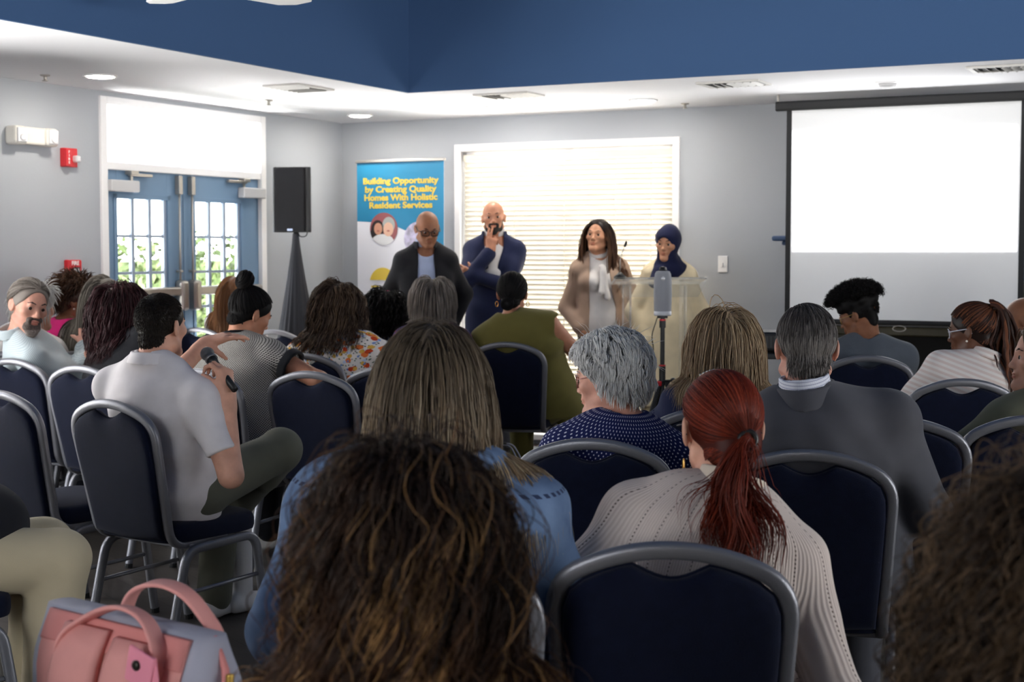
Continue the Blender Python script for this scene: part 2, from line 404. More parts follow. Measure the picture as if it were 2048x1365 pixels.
# ---- windows added out of view, beside and behind the camera, to light the foreground
def added_window(name, boxes, panes):
    bm = bmesh.new()
    for q in boxes: rbox(bm, *q)
    o = room_obj(name, bm, M_white); bm = bmesh.new(); rbox(bm, *panes); bobj('glass_pane', bm, M_glass, o)
added_window('added_window_left', [(-.14, .01, v, v+.05, .45, 2.35) for v in (5.5, 6.575, 7.65)]+[(-.14, .01, 5.5, 7.7, z, z+.05) for z in (.45, 2.3)], (-.09, -.085, 5.55, 7.65, .5, 2.3))
added_window('added_window_right', [(UR-.01, UR+.14, v, v+.05, .45, 2.35) for v in (4.5, 5.975, 7.45)]+[(UR-.01, UR+.14, 4.5, 7.5, z, z+.05) for z in (.45, 2.3)], (UR+.085, UR+.09, 4.55, 7.45, .5, 2.3))
added_window('added_window_rear', [(u, u+.05, VR-.01, VR+.14, .65, 2.25) for u in (3.3, 4.575, 5.85)]+[(3.3, 5.9, VR-.01, VR+.14, z, z+.05) for z in (.65, 2.2)], (3.35, 5.85, VR+.085, VR+.09, .7, 2.2))

# ---- outside: clipped hedge, brick house beyond
hm = mat('hedge_leaf', srgb(78, 92, 54), .6, var=(9, .5), spec=.3)
hr = random.Random(3); bm = bmesh.new()
rbox(bm, -3.9, -3.2, -6, 6, -.03, 1.36)
for k in range(9000):
    v = hr.uniform(-5.5, 5.5); z = hr.uniform(.0, 1.55+.08*math.sin(v*5)+.06*math.sin(v*13)); top = z > 1.36
    u = -3.15+hr.uniform(-.08, .1) if not top else hr.uniform(-3.85, -3.1)
    c = Vector((u, -v, z)); s = hr.uniform(.04, .075)
    d1 = Vector((hr.uniform(-.5, 1), hr.uniform(-1, 1), hr.uniform(-1, 1))).normalized(); d2 = d1.cross(Vector((hr.uniform(-1, 1), hr.uniform(-1, 1), hr.uniform(-1, 1)))).normalized()
    q = [bm.verts.new(c+d1*s), bm.verts.new(c+d2*s*.5), bm.verts.new(c-d1*s), bm.verts.new(c-d2*s*.5)]; bm.faces.new(q)
o = room_obj('hedge', bm, hm, 'thing'); tag(o, 'bright green clipped hedge outside the blue glazed doors', 'hedge')
bm_ = mat('brick', srgb(176, 104, 100), .9)
n, L, b = nodes_of(bm_); t = n.new('ShaderNodeTexCoord'); mp = n.new('ShaderNodeMapping'); mp.inputs['Rotation'].default_value = (PI/2, 0, PI/2)
br = n.new('ShaderNodeTexBrick'); br.inputs['Scale'].default_value = 2.2; br.inputs['Color1'].default_value = (*srgb(100, 50, 54), 1); br.inputs['Color2'].default_value = (*srgb(84, 42, 46), 1); br.inputs['Mortar'].default_value = (*srgb(130, 100, 98), 1)
L.new(t.outputs['Object'], mp.inputs[0]); L.new(mp.outputs[0], br.inputs[0]); L.new(br.outputs[0], b.inputs['Base Color'])
hs = empty('brick_house', W(-11, 1, 0), 'pale red brick house across the way, seen through the door glass', 'house', rz=ROOM_ROT)
bm = bmesh.new(); box(bm, (0, 0, 1.0), (.4, 16, 2.0)); bobj('lower_wall', bm, mat('white_render', srgb(232, 228, 222), .9), hs)
bm = bmesh.new(); box(bm, (0, 0, 2.55), (.42, 16, 1.1)); bobj('brick_wall', bm, bm_, hs)
bm = bmesh.new(); box(bm, (0, 0, 3.4), (.4, 16, .6)); bobj('upper_wall', bm, MATS['white_render'], hs)
for y in (-4.6, -2.2, .4, 2.4):
    bm = bmesh.new(); box(bm, (.22, y, 2.5), (.04, .5, .9)); bobj('window', bm, mat('dark_pane', srgb(120, 130, 160), .2), hs)
# ================================================================== FIXTURES
def BK(px, py, v=0.0):              # where a sight line meets the plane v = const: (u, z)
    r = Pt(px, py, 1.0)-np.array([0, 0, CAMH])
    t = ((CORN+v*E2) @ E2)/(r[:2] @ E2); p = r*t
    return float((p[:2]-CORN) @ E1), float(p[2]+CAMH)
M_lamp = mat('lamp_glow', (1, .95, .86), emit=((1, .93, .82), 60))
def can(u, v, label=None):
    e = empty('downlight', W(u, v, HC), label, 'ceiling light', 'round recessed downlights in the low ceiling')
    bm = bmesh.new(); lathe(bm, [(.078, -.001), (.1, -.001), (.1, -.008), (.094, -.011), (.078, -.006)], 28); bobj('trim_ring', bm, M_white, e, smooth=True)
    bm = bmesh.new(); lathe(bm, [(.001, -.017), (.04, -.016), (.07, -.012), (.077, -.006), (.001, -.005)], 28); bobj('lens', bm, M_lamp, e)
    return e
can(.59, 3.445, 'recessed ceiling downlight above the doors, between the soffit edge and the wall lamp')
can(.545, .578, 'recessed ceiling downlight by the room corner, above the loudspeaker')
can(1.705, .659, 'recessed ceiling downlight in front of the window blind\'s near end, second along the back soffit')
can(2.882, .664, 'recessed ceiling downlight over the hijab wearer, next to the projection screen')
for u, v in ((.6, 6.3), (.6, 9.2), (10.7, 3.4), (10.7, 6.3), (10.7, 9.2), (2.9, 12.2), (5.8, 12.2), (8.7, 12.2), (8.4, .66)):  # extra downlights added out of view as fill light
    can(u, v, 'added recessed downlight, out of view, that gives the room fill light')

M_vent = mat('vent_metal', srgb(206, 204, 200), .5)
def vent(u, v, rz, label):
    e = empty('ceiling_vent', W(u, v, HC), label, 'ceiling vent', 'louvred air vents in the low ceiling', rz=ROOM_ROT+rz)
    bm = bmesh.new(); w_, d_ = .4, .27
    for x, y, a, b_ in ((0, d_/2-.014, w_, .028), (0, -d_/2+.014, w_, .028), (w_/2-.014, 0, .028, d_-.056), (-w_/2+.014, 0, .028, d_-.056)): box(bm, (x, y, -.006), (a, b_, .012), .003)
    bobj('frame', bm, M_vent, e)
    bm = bmesh.new(); box(bm, (0, 0, .001-.004), (w_-.05, d_-.05, .002)); bobj('duct_opening', bm, mat('duct_dark', srgb(70, 70, 72), .8), e)
    bm = bmesh.new()
    for k in range(7):
        box(bm, (-.15+k*.05, 0, -.011), (.028, d_-.05, .002), rot=Matrix.Rotation(math.radians(35 if k < 3 else -35), 3, 'Y'))
    bobj('louvres', bm, M_vent, e)
vent(1.265, 2.40, PI/2, 'louvred ceiling vent over the doors, on the door side of the soffit')
vent(2.234, 1.401, 0, 'louvred ceiling vent just inside the tray edge, above the blind')
vent(3.77, 1.381, 0, 'louvred ceiling vent above the light switch, beside the screen')
vent(5.385, 1.45, 0, 'louvred ceiling vent over the far end of the projection screen')
e = empty('smoke_detector', W(4.614, .982, HC), 'small pale smoke detector on the ceiling above the projection screen', 'smoke detector', rz=ROOM_ROT)
bm = bmesh.new(); box(bm, (0, 0, -.004), (.13, .13, .008), .003); bobj('base', bm, M_white, e)
bm = bmesh.new(); lathe(bm, [(.055, -.008), (.05, -.025), (.03, -.036), (.001, -.038)], 24); bobj('dome', bm, M_grey, e, smooth=True)
for (u, v), lb in (((.321, 3.61), 'tiny sprinkler head in the ceiling above the emergency lamp'), ((3.051, .304), 'tiny sprinkler head in the ceiling between the last downlight and the screen'), ((.609, 1.822), 'tiny sprinkler head in the ceiling between door casing and loudspeaker')):
    bm = bmesh.new(); lathe(bm, [(.03, 0), (.028, -.006), (.01, -.01), (.008, -.03), (.018, -.032), (.016, -.036), (.002, -.036)], 14)
    o = bobj('sprinkler_head', bm, M_alu, loc=W(u, v, HC), smooth=True); tag(o, lb, 'sprinkler', 'sprinkler heads in the low ceiling')

# ceiling fan: hub above the frame, the two far blades show
FX, FY = -1.31, 6.55
e = empty('ceiling_fan', (FX, FY, HT), 'white ceiling fan hanging in the blue raised ceiling, two blade tips in view', 'ceiling fan')
bm = bmesh.new(); cyl(bm, (0, 0, -1.33), (0, 0, 0), .014); lathe(bm, [(.07, 0), (.06, -.05), (.02, -.09)], 20); bobj('down_rod', bm, M_white, e, smooth=True)
bm = bmesh.new(); lathe(bm, [(.03, -1.26), (.09, -1.29), (.11, -1.35), (.1, -1.42), (.05, -1.45), (.001, -1.45)], 28); bobj('motor', bm, M_white, e, smooth=True)
for k in range(5):
    a = math.radians(54+72*k)+math.radians(36-0)*0
    bm = bmesh.new(); pts = [(.10, -.03), (.2, -.055), (.42, -.088), (.56, -.08), (.585, -.05), (.57, .03), (.5, .075), (.3, .07), (.2, .05), (.10, .03)]
    vs = [bm.verts.new((x, y, .004-.1*y)) for x, y in pts]; ws = [bm.verts.new((x, y, -.004-.1*y)) for x, y in pts]
    bm.faces.new(vs); bm.faces.new(ws[::-1])
    for i in range(len(pts)): bm.faces.new((vs[i], ws[i], ws[(i+1) % len(pts)], vs[(i+1) % len(pts)]))
    o = bobj('blade', bm, M_white, e); o.location = (0, 0, -1.49); o.rotation_euler = (0, math.radians(-1), a)

# left wall: emergency lamp, fire strobe, pull station
M_red = mat('fire_red', srgb(204, 36, 46), .4)
M_lens = mat('clear_lens', (.9, .9, .92), .08, spec=.8, metal=.35)
M_wtxt = mat('white_print', (.9, .9, .9), .6)
e = empty('emergency_light', W(0, 3.443, 2.165), 'white twin-head emergency light high on the grey wall', 'emergency light', rz=ROT_L)
bm = bmesh.new(); box(bm, (0, -.035, 0), (.2, .07, .105), .012); bobj('housing', bm, mat('ivory_plastic', srgb(226, 222, 214), .45), e)
for s in (-1, 1):
    bm = bmesh.new(); box(bm, (s*.128, -.045, -.002), (.1, .1, .112), .022, 3); h = bobj('lamp_head', bm, MATS['ivory_plastic'], e)
    bm = bmesh.new(); box(bm, (s*.128, -.095, 0), (.078, .012, .088), .006); ball(bm, (s*.128, -.102, -.015), .022, 12, (1.2, .4, 1)); bobj('lens', bm, M_lens, h)
e = empty('fire_strobe', W(0, 3.109, 2.055), 'red fire alarm strobe under the emergency light', 'fire alarm', rz=ROT_L)
bm = bmesh.new(); box(bm, (0, -.02, 0), (.115, .04, .118), .006); box(bm, (-.035, -.045, 0), (.045, .02, .112), .005); bobj('housing', bm, M_red, e)
bm = bmesh.new(); box(bm, (.03, -.055, -.008), (.04, .045, .044), .012, 3); bobj('strobe_lens', bm, M_lens, e)
text_mesh('lettering', 'F\nI\nR\nE', .022, M_wtxt, e, (-.035, -.0565, .0), bold=.0006)
e = empty('fire_alarm_pull_station', W(0, 3.09, 1.335), 'red fire alarm pull station on the grey wall beside the door casing', 'fire alarm', rz=ROT_L)
bm = bmesh.new(); box(bm, (0, -.02, 0), (.12, .04, .165), .008); bobj('housing', bm, M_red, e)
bm = bmesh.new(); box(bm, (.002, -.045, -.002), (.055, .014, .075), .004); h = bobj('pull_handle', bm, mat('gunmetal', srgb(62, 62, 64), .4, metal=.5), e)
bm = bmesh.new(); box(bm, (.002, -.053, .018), (.05, .004, .018), .001); box(bm, (.002, -.053, -.022), (.046, .004, .014), .001); bobj('handle_bars', bm, M_grey, h)
text_mesh('lettering', 'FIRE', .036, M_wtxt, e, (0, -.0405, .06), bold=.0008)
u, z = BK(1446, 528.5)
e = empty('light_switch', W(u, 0, z), 'white light switch plate on the grey wall between blind and screen', 'light switch', rz=ROOM_ROT)
bm = bmesh.new(); box(bm, (0, -.004, 0), (.072, .008, .118), .003); bobj('plate', bm, M_white, e)
bm = bmesh.new(); box(bm, (0, -.012, -.004), (.011, .016, .026), .003, rot=None); bobj('toggle', bm, M_white, e)

# ================================================================== STAGE THINGS
# loudspeaker and its stand in a black stretch cover
p = Pt(586, 465, 11.0); SX, SY, SZ = p
e = empty('loudspeaker', (SX, SY, SZ), 'black loudspeaker up on the stand by the room corner', 'loudspeaker', rz=math.radians(-8))
bm = bmesh.new(); prism(bm, [(-.14, 0), (.14, 0), (.14, .475), (-.14, .475)], -.02, .12)
prism(bm, [(-.14, 0), (.14, 0), (.14, .475), (-.14, .475)], .12, .121)
for v in bm.verts:
    if v.co.y > .1: v.co.x *= .72
bobj('cabinet', bm, M_black, e)
bm = bmesh.new(); box(bm, (-.012, -.026, .2375), (.225, .022, .465), .012, 3); bobj('grille', bm, mat('grille_black', srgb(30, 30, 33), .75, bump=(500, .4), spec=.2), e)
bm = bmesh.new(); box(bm, (.125, -.014, .2375), (.03, .03, .475), .008); bobj('side_handle', bm, M_black, e)
bm = bmesh.new(); box(bm, (-.137, -.02, .2375), (.012, .02, .475), .004); bobj('edge_trim', bm, mat('trim_grey', srgb(110, 112, 116), .4), e)
bm = bmesh.new(); box(bm, (-.012, -.039, .018), (.04, .006, .016), .002); bobj('badge', bm, mat('badge', srgb(190, 205, 235), .3), e)
bm = bmesh.new(); sweep(bm, smooth_path([(.03, .03, 0), (.05, 0, -.035), (.1, 0, -.03), (.1, .03, 0)], .03), circ(.004, 6)); bobj('cable', bm, M_black, e, smooth=True)
e = empty('speaker_stand', (SX+.02, SY, 0), 'black fabric-covered cone stand carrying the loudspeaker', 'speaker stand')
bm = bmesh.new(); cyl(bm, (0, 0, .1), (0, 0, SZ), .018); bobj('pole', bm, M_black, e, smooth=True)
bm = bmesh.new(); rings = []
for i in range(24):
    s = i/23; z = SZ*(1-s)-.01*(1-s); ring = []
    for k in range(72):
        a = 2*PI*k/72
        r = (.022+.27*s**1.15)*(1+.16*s*math.cos(3*a+.6))*(1+.05*min(1, s*3)*math.sin(17*a+2*math.sin(3*a)))
        ring.append(bm.verts.new((r*math.cos(a), r*math.sin(a), max(.004, z))))
    rings.append(ring)
for i in range(23):
    for k in range(72): bm.faces.new((rings[i][k], rings[i+1][k], rings[i+1][(k+1) % 72], rings[i][(k+1) % 72]))
bobj('stretch_cover', bm, mat('spandex_black', srgb(40, 41, 47), .6, spec=.25), e, smooth=True)

# roll-up banner
BV = .34
(u0, zt), (u1, _) = BK(714, 322, BV), BK(888, 325, BV)
bw = u1-u0; uc = (u0+u1)/2
e = empty('banner_stand', W(uc, BV, 0), 'teal and white roll-up banner with yellow heading standing in the corner', 'banner', rz=ROOM_ROT)
M_teal = mat('banner_teal', srgb(34, 128, 170), .5); M_ban = mat('banner_white', srgb(232, 232, 240), .5); M_yel = mat('banner_yellow', srgb(226, 196, 72), .5)
bm = bmesh.new(); box(bm, (0, 0, .045), (bw+.04, .16, .08), .02); bobj('base', bm, M_alu, e)
bm = bmesh.new(); cyl(bm, (0, .03, .08), (0, .03, zt), .012, n=10); bobj('pole', bm, M_alu, e)
bm = bmesh.new(); box(bm, (0, 0, zt-.008), (bw+.02, .03, .022), .005); bobj('top_rail', bm, M_alu, e)
bm = bmesh.new(); box(bm, (0, 0, (zt+.06)/2), (bw, .002, zt-.08)); g = bobj('graphic', bm, M_ban, e)
def bl_(px, py): a, z = BK(px, py, BV); return a-uc, z
pl = [(-bw/2, zt-.015), (bw/2, zt-.015)]
for px, py in ((888, 560), (872, 520), (850, 486), (822, 466), (790, 452), (752, 445)): pl.append(bl_(px, py))
pl.append((-bw/2, bl_(714, 443)[1]))
pl = [(max(-bw/2, min(bw/2, x)), z) for x, z in pl]
bm = bmesh.new(); prism(bm, pl, -.0022, -.0012); bobj('teal_field', bm, M_teal, g)
for txt, py, x0, x1 in (('Building Opportunity', 362, 726, 877), ('by Creating Quality', 379, 730, 873), ('Homes With Holistic', 395.5, 729, 875), ('Resident Services', 411, 739, 865)):
    (xa, z), (xb, z2) = bl_(x0, py), bl_(x1, py)
    t = text_mesh('heading', txt, .075, M_yel, g, ((xa+xb)/2, -.004, (z+z2)/2), bold=.0028, extrude=.0006)
    wid = max(v.co.x for v in t.data.vertices)-min(v.co.x for v in t.data.vertices)
    t.scale = ((xb-xa)/wid, .88, 1)
def disc(c, r, y, m, nm, par, clip=None, sx_=1.0, n=36):
    pts = [(c[0]+sx_*r*math.cos(2*PI*k/n), c[1]+r*math.sin(2*PI*k/n)) for k in range(n)]
    if clip: pts = [(x, z) for x, z in pts if clip(x, z)]
    pts = [(max(-bw/2, min(bw/2, x)), z) for x, z in pts]
    bm = bmesh.new(); prism(bm, pts, y-.0008, y); return bobj(nm, bm, m, par)
c1 = bl_(768, 458); c2 = bl_(838, 478); pr = .125
photo = disc(c1, pr, -.0035, mat('photo_maroon', srgb(150, 84, 88), .5), 'round_photo', g)
def inphoto(dx, dz, r, m, nm, y, sx_=1.0):
    pts = []
    for k in range(28):
        x = dx+sx_*r*math.cos(2*PI*k/28); z = dz+r*math.sin(2*PI*k/28); q = math.hypot(x, z)
        if q > pr: x, z = x*pr/q, z*pr/q
        pts.append((c1[0]+x, c1[1]+z))
    bm = bmesh.new(); prism(bm, pts, y-.0005, y); bobj(nm, bm, m, photo)
P_dk = mat('photo_dark', srgb(34, 24, 24), .5); P_sk = mat('photo_skin', srgb(206, 150, 124), .5); P_s2 = mat('photo_skin_pale', srgb(226, 182, 158), .5); P_gr = mat('photo_grey', srgb(168, 172, 170), .5); P_wh = mat('photo_white', srgb(226, 226, 228), .5)
inphoto(-.055, .0, .068, P_dk, 'photo_hair', -.0045, .85); inphoto(.045, .03, .062, P_gr, 'photo_grey_hair', -.0045, .9)
inphoto(-.07, -.05, .06, P_dk, 'photo_hair', -.0043); inphoto(-.01, -.1, .06, P_wh, 'photo_shirt', -.0047, 1.7)
inphoto(-.05, .0, .046, P_sk, 'photo_face', -.005, .8); inphoto(.042, -.004, .054, P_s2, 'photo_face', -.005, .85)
P_lp = mat('photo_lip', srgb(176, 98, 88), .5)
for xx in (-.05, .042): inphoto(xx, -.016, .006, P_lp, 'photo_smile', -.0054, 2.2)
ph2 = disc(c2, pr*1.05, -.0032, mat('photo_lilac', srgb(196, 190, 216), .5, var=(18, .4)), 'round_photo', g)
lg = bl_(766, 566)
disc(lg, .118, -.0034, M_yel, 'sun_emblem', g, clip=lambda x, z: z >= lg[1]+.01)
for dx, dz, ww in ((-.07, -.03, .07), (-.03, -.07, .04), (.03, -.045, .08)):
    bm = bmesh.new(); box(bm, (lg[0]+dx, -.0035, lg[1]+dz), (ww, .0008, .016)); bobj('emblem_band', bm, M_yel, g)

# projection screen
SV = .55
u0, z1 = BK(1574, 214, SV); u1, z0 = BK(2046, 640, SV)[0], BK(1700, 640, SV)[1]
z1 = 2.415
e = empty('projection_screen', W((u0+u1)/2, SV, z1), 'large pull-down projection screen showing a blank bright picture', 'projection screen', rz=ROOM_ROT)
sw, sh = u1-u0, z1-z0
M_scr = mat('screen_fabric', srgb(244, 245, 246), .8); M_bk = mat('screen_border', srgb(16, 17, 20), .6)
bm = bmesh.new(); box(bm, (0, 0, -sh/2), (sw, .002, sh)); f = bobj('fabric', bm, M_scr, e)
bm = bmesh.new(); bd = .034
box(bm, (-sw/2+bd/2, -.002, -sh/2), (bd, .002, sh)); box(bm, (sw/2-bd/2, -.002, -sh/2), (bd, .002, sh)); bobj('black_border', bm, M_bk, f)
bm = bmesh.new(); sweep(bm, [(-sw/2-.07, 0, .01), (sw/2+.12, 0, .01)], rrect(.062, .062, .015), up=(0, 0, 1)); bobj('case', bm, M_bk, e)
for s in (-sw/2-.06, sw/2+.1):
    bm = bmesh.new(); cyl(bm, (s, 0, .035), (s, 0, HC-z1), .008, n=8); bobj('hanging_hook', bm, M_alu, e)
bm = bmesh.new(); box(bm, (0, -.002, -sh-.012), (sw, .03, .03), .008); bobj('weight_bar', bm, M_bk, e)
bm = bmesh.new(); hx = BK(1800, 657, SV)[0]-(u0+u1)/2
sweep(bm, [(hx+.042*math.cos(2*PI*k/20), -.022, -sh-.05+.018*math.sin(2*PI*k/20)) for k in range(20)], circ(.0035, 6), up=(0, 1, 0), closed=True); bobj('pull_handle', bm, M_alu, e, smooth=True)
ia, ib, ic, id_ = BK(1586, 262, SV), BK(2035, 249, SV), BK(2033, 503, SV), BK(1585, 503, SV)
um = (u0+u1)/2
bm = bmesh.new(); prism(bm, [(q[0]-um, q[1]-z1) for q in (id_, ic, ib, ia)], -.004, -.0025)
bobj('projected_picture', bm, mat('projected_light', (1, 1, 1), emit=((1, 1, 1), 2.2)), f)

# navy fireplace mantel behind the screen
M_navy = mat('mantel_navy', srgb(52, 76, 112), .5); M_sur = mat('surround_dark', srgb(62, 57, 40), .35, var=(6, .3))
mu0 = BK(1546, 475, .2)[0]; mz = BK(1546, 472, .2)[1]
e = empty('fireplace', W(mu0+1.1, 0, 0), 'navy mantel with dark surround half hidden behind the projection screen', 'fireplace', rz=ROOM_ROT)
bm = bmesh.new(); box(bm, (0, -.12, mz-.018), (2.2, .24, .036), .014, 3); box(bm, (0, -.1, mz-.05), (2.08, .2, .03), .012, 3); bobj('mantel_shelf', bm, M_navy, e)
for s in (-1, 1):
    bm = bmesh.new(); box(bm, (s*.93, -.06, (mz-.06)/2), (.2, .12, mz-.06), .005); box(bm, (s*.93, -.07, .1), (.24, .14, .2), .006); bobj('pilaster', bm, M_navy, e)
bm = bmesh.new(); box(bm, (0, -.05, mz-.18), (1.68, .1, .24), .004); bobj('frieze', bm, M_navy, e)
bm = bmesh.new()
box(bm, (0, -.04, 1.12), (1.66, .08, .3)); box(bm, (0, -.05, .93), (1.66, .1, .06), .01); box(bm, (-.7, -.04, .48), (.26, .08, .95)); box(bm, (.7, -.04, .48), (.26, .08, .95)); bobj('surround', bm, M_sur, e)
bm = bmesh.new(); box(bm, (0, -.015, .46), (1.14, .03, .92)); bobj('firebox', bm, mat('firebox_black', srgb(14, 13, 12), .9), e)  # flat near-black panel closes the firebox

# clear acrylic lectern with gooseneck microphone
M_acr = glass_mat('clear_acrylic', (.985, .99, .99), .2)
n, L = M_acr.node_tree.nodes, M_acr.node_tree.links
mx2 = n.new('ShaderNodeMixShader'); mx2.inputs[0].default_value = .10; df = n.new('ShaderNodeBsdfTranslucent'); df.inputs[0].default_value = (.95, .97, .97, 1)
om = [k for k in n if k.type == 'OUTPUT_MATERIAL'][0]; src = om.inputs[0].links[0].from_socket
L.new(src, mx2.inputs[1]); L.new(df.outputs[0], mx2.inputs[2]); L.new(mx2.outputs[0], om.inputs[0])
p = Pt(1316, 600, 9.85); lxx, lyy = p[0], p[1]
zt_ = 1.48-(562-500)/3000*9.85
e = empty('lectern', (lxx, lyy, 0), 'clear acrylic lectern in front of the woman in the navy hijab', 'lectern')
bm = bmesh.new(); box(bm, (0, 0, .0), (.59, .4, .014), .004, rot=Matrix.Rotation(math.radians(-6), 3, 'X')); o = bobj('slanted_top', bm, M_acr, e); o.location = (0, 0, zt_)
bm = bmesh.new(); pts = [(-.29, .0), (.29, .0), (.24, -.1), (-.24, -.1)]; prism(bm, [(x, z+zt_) for x, z in pts], -.19, -.18); bobj('front_panel', bm, M_acr, e)
for s, xx in ((-1, -.205), (1, .165)):
    bm = bmesh.new(); box(bm, (xx, .0, zt_/2-.01), (.05 if s < 0 else .035, .16, zt_-.03), .01, 3); bobj('post', bm, M_acr, e)
bm = bmesh.new(); box(bm, (0, .02, .012), (.56, .42, .024), .006); bobj('base_plate', bm, M_acr, e)
p = Pt(1240, 552, 9.75)
e = empty('gooseneck_microphone', (p[0], p[1], zt_+.016), 'thin black gooseneck microphone on the acrylic lectern', 'microphone')
bm = bmesh.new(); lathe(bm, [(.04, 0), (.042, .012), (.02, .03), (.008, .045), (.001, .045)], 20); bobj('base', bm, M_black, e, smooth=True)
bm = bmesh.new(); sweep(bm, smooth_path([(0, 0, .04), (-.0, 0, .13), (.02, -.01, .19), (.03, -.02, .215)], .05), circ(.0028, 8)); bobj('gooseneck', bm, M_alu, e, smooth=True)
bm = bmesh.new(); cyl(bm, (.028, -.018, .208), (.038, -.026, .236), .0075, .009, 12); ball(bm, (.038, -.026, .236), .009, 10); bobj('capsule', bm, M_black, e, smooth=True)

# conference camera on a tripod
D_ = 8.8; px0 = 1325.5
x0 = (px0-1024)/3000*D_; zb = Pt(px0, 632, D_)[2]; zz = Pt(px0, 542, D_)[2]; hd = zz-zb
e = empty('conference_camera', (x0, D_, zb), 'tall grey conference camera speaker topping the tripod', 'conference camera')
bm = bmesh.new(); lathe(bm, [(.001, 0), (.046, 0), (.05, .006), (.05, .018), (.052, hd*.3), (.0535, hd*.5), (.051, hd*.8), (.047, hd*.93), (.04, hd*.985), (.028, hd), (.001, hd)], 32); b0 = bobj('body', bm, mat('speaker_cloth', srgb(158, 160, 166), .8, bump=(700, .3)), e, smooth=True)
bm = bmesh.new(); lathe(bm, [(.0505, .002), (.0515, .008), (.0518, .026), (.0505, .027)], 32); bobj('base_ring', bm, mat('pale_grey', srgb(208, 210, 216), .4), b0, smooth=True)
bm = bmesh.new(); lathe(bm, [(.012, 0), (.012, .006), (.009, .008), (.001, .008)], 20, axis='Y'); o = bobj('lens', bm, M_lens, b0, smooth=True); o.location = (-.003, -.055, hd*.83)
bm = bmesh.new(); lathe(bm, [(.026, hd), (.022, hd+.008), (.02, hd+.02), (.005, hd+.026), (.001, hd+.026)], 20); bobj('camera_dome', bm, M_black, b0, smooth=True)
bm = bmesh.new(); sweep(bm, smooth_path([(-.03, -.02, .0), (-.07, -.03, -.12), (-.05, -.02, -.2), (-.08, 0, -.3), (-.02, .02, -.42)], .08), circ(.003, 6)); bobj('cable', bm, M_black, e, smooth=True)
zh = Pt(px0, 757, D_)[2]
e = empty('camera_tripod', (x0, D_, 0), 'black tripod with red rings holding the conference camera', 'tripod')
bm = bmesh.new(); cyl(bm, (0, 0, zh-.1), (0, 0, zb-.012), .0135, n=12); cyl(bm, (0, 0, zb-.014), (0, 0, zb-.001), .03, n=16); cyl(bm, (0, 0, zh-.04), (0, 0, zh+.07), .019, n=12); cyl(bm, (0, 0, zb-.07), (0, 0, zb-.03), .019, n=12)
bobj('centre_column', bm, M_black, e, smooth=False)
M_redring = mat('red_ring', srgb(200, 30, 40), .35, metal=.3)
bm = bmesh.new(); cyl(bm, (0, 0, zb-.028), (0, 0, zb-.02), .0195, n=14); bobj('red_ring', bm, M_redring, e)
bm = bmesh.new(); cyl(bm, (0, 0, zh+.072), (0, 0, zh+.08), .0195, n=14); bobj('red_ring', bm, M_redring, e)
bm = bmesh.new(); cyl(bm, (0, -.02, zh-.015), (.05, -.03, zh-.012), .007, n=8); ball(bm, (.06, -.03, zh-.01), .017, 10); bobj('crank', bm, M_black, e)
for k, a in enumerate((math.radians(225), math.radians(345), math.radians(105))):
    r = .34; d = Vector((math.cos(a), math.sin(a), 0))
    bm = bmesh.new(); A = d*.02+Vector((0, 0, zh-.02)); B = d*r; mid = A.lerp(B, .55)
    cyl(bm, A, mid, .014, n=10); cyl(bm, mid, B+Vector((0, 0, .004)), .010, n=10); ball(bm, B+Vector((0, 0, .008)), .012, 8); lg_ = bobj('leg', bm, M_black, e)
    bm = bmesh.new(); box(bm, tuple(d*.03+Vector((0, 0, zh-.03))), (.03, .03, .03), .006); bobj('leg_hinge', bm, M_redring if k == 0 else M_black, lg_)

# projector on its stand
D_ = 7.0; xp = (1572-1024)/3000*D_; zp = Pt(1530, 703, D_)[2]
e = empty('projector', (xp, D_, zp), 'black projector on a stand behind the grey-suited man', 'projector', rz=math.radians(-10))
bm = bmesh.new(); box(bm, (0, 0, .05), (.3, .24, .09), .016, 3); bobj('body', bm, M_black, e)
bm = bmesh.new(); cyl(bm, (.06, .1, .052), (.06, .14, .052), .03, n=20); bobj('lens_barrel', bm, M_black, e)
bm = bmesh.new()
for k in range(7): box(bm, (-.12+k*.018, -.121, .05), (.006, .004, .05))
bobj('vents', bm, mat('vent_black', srgb(50, 50, 52), .4), e)
for sx1 in (-1, 1):
    for sy1 in (-1, 1):
        bm = bmesh.new(); cyl(bm, (sx1*.12, sy1*.09, 0), (sx1*.12, sy1*.09, .008), .012, n=10); bobj('foot', bm, M_black, e)
e = empty('projector_stand', (xp, D_, 0), 'dark small-topped stand carrying the projector', 'stand', rz=math.radians(-10))
bm = bmesh.new(); box(bm, (0, 0, zp-.014), (.4, .32, .026), .005); bobj('top', bm, M_black, e)
bm = bmesh.new(); cyl(bm, (0, 0, .04), (0, 0, zp-.02), .02, n=12); bobj('column', bm, M_alu, e)
for k in range(4):
    a = PI/4+k*PI/2
    bm = bmesh.new(); cyl(bm, (0, 0, .06), (.26*math.cos(a), .26*math.sin(a), .012), .012, n=8); bobj('leg', bm, M_black, e)

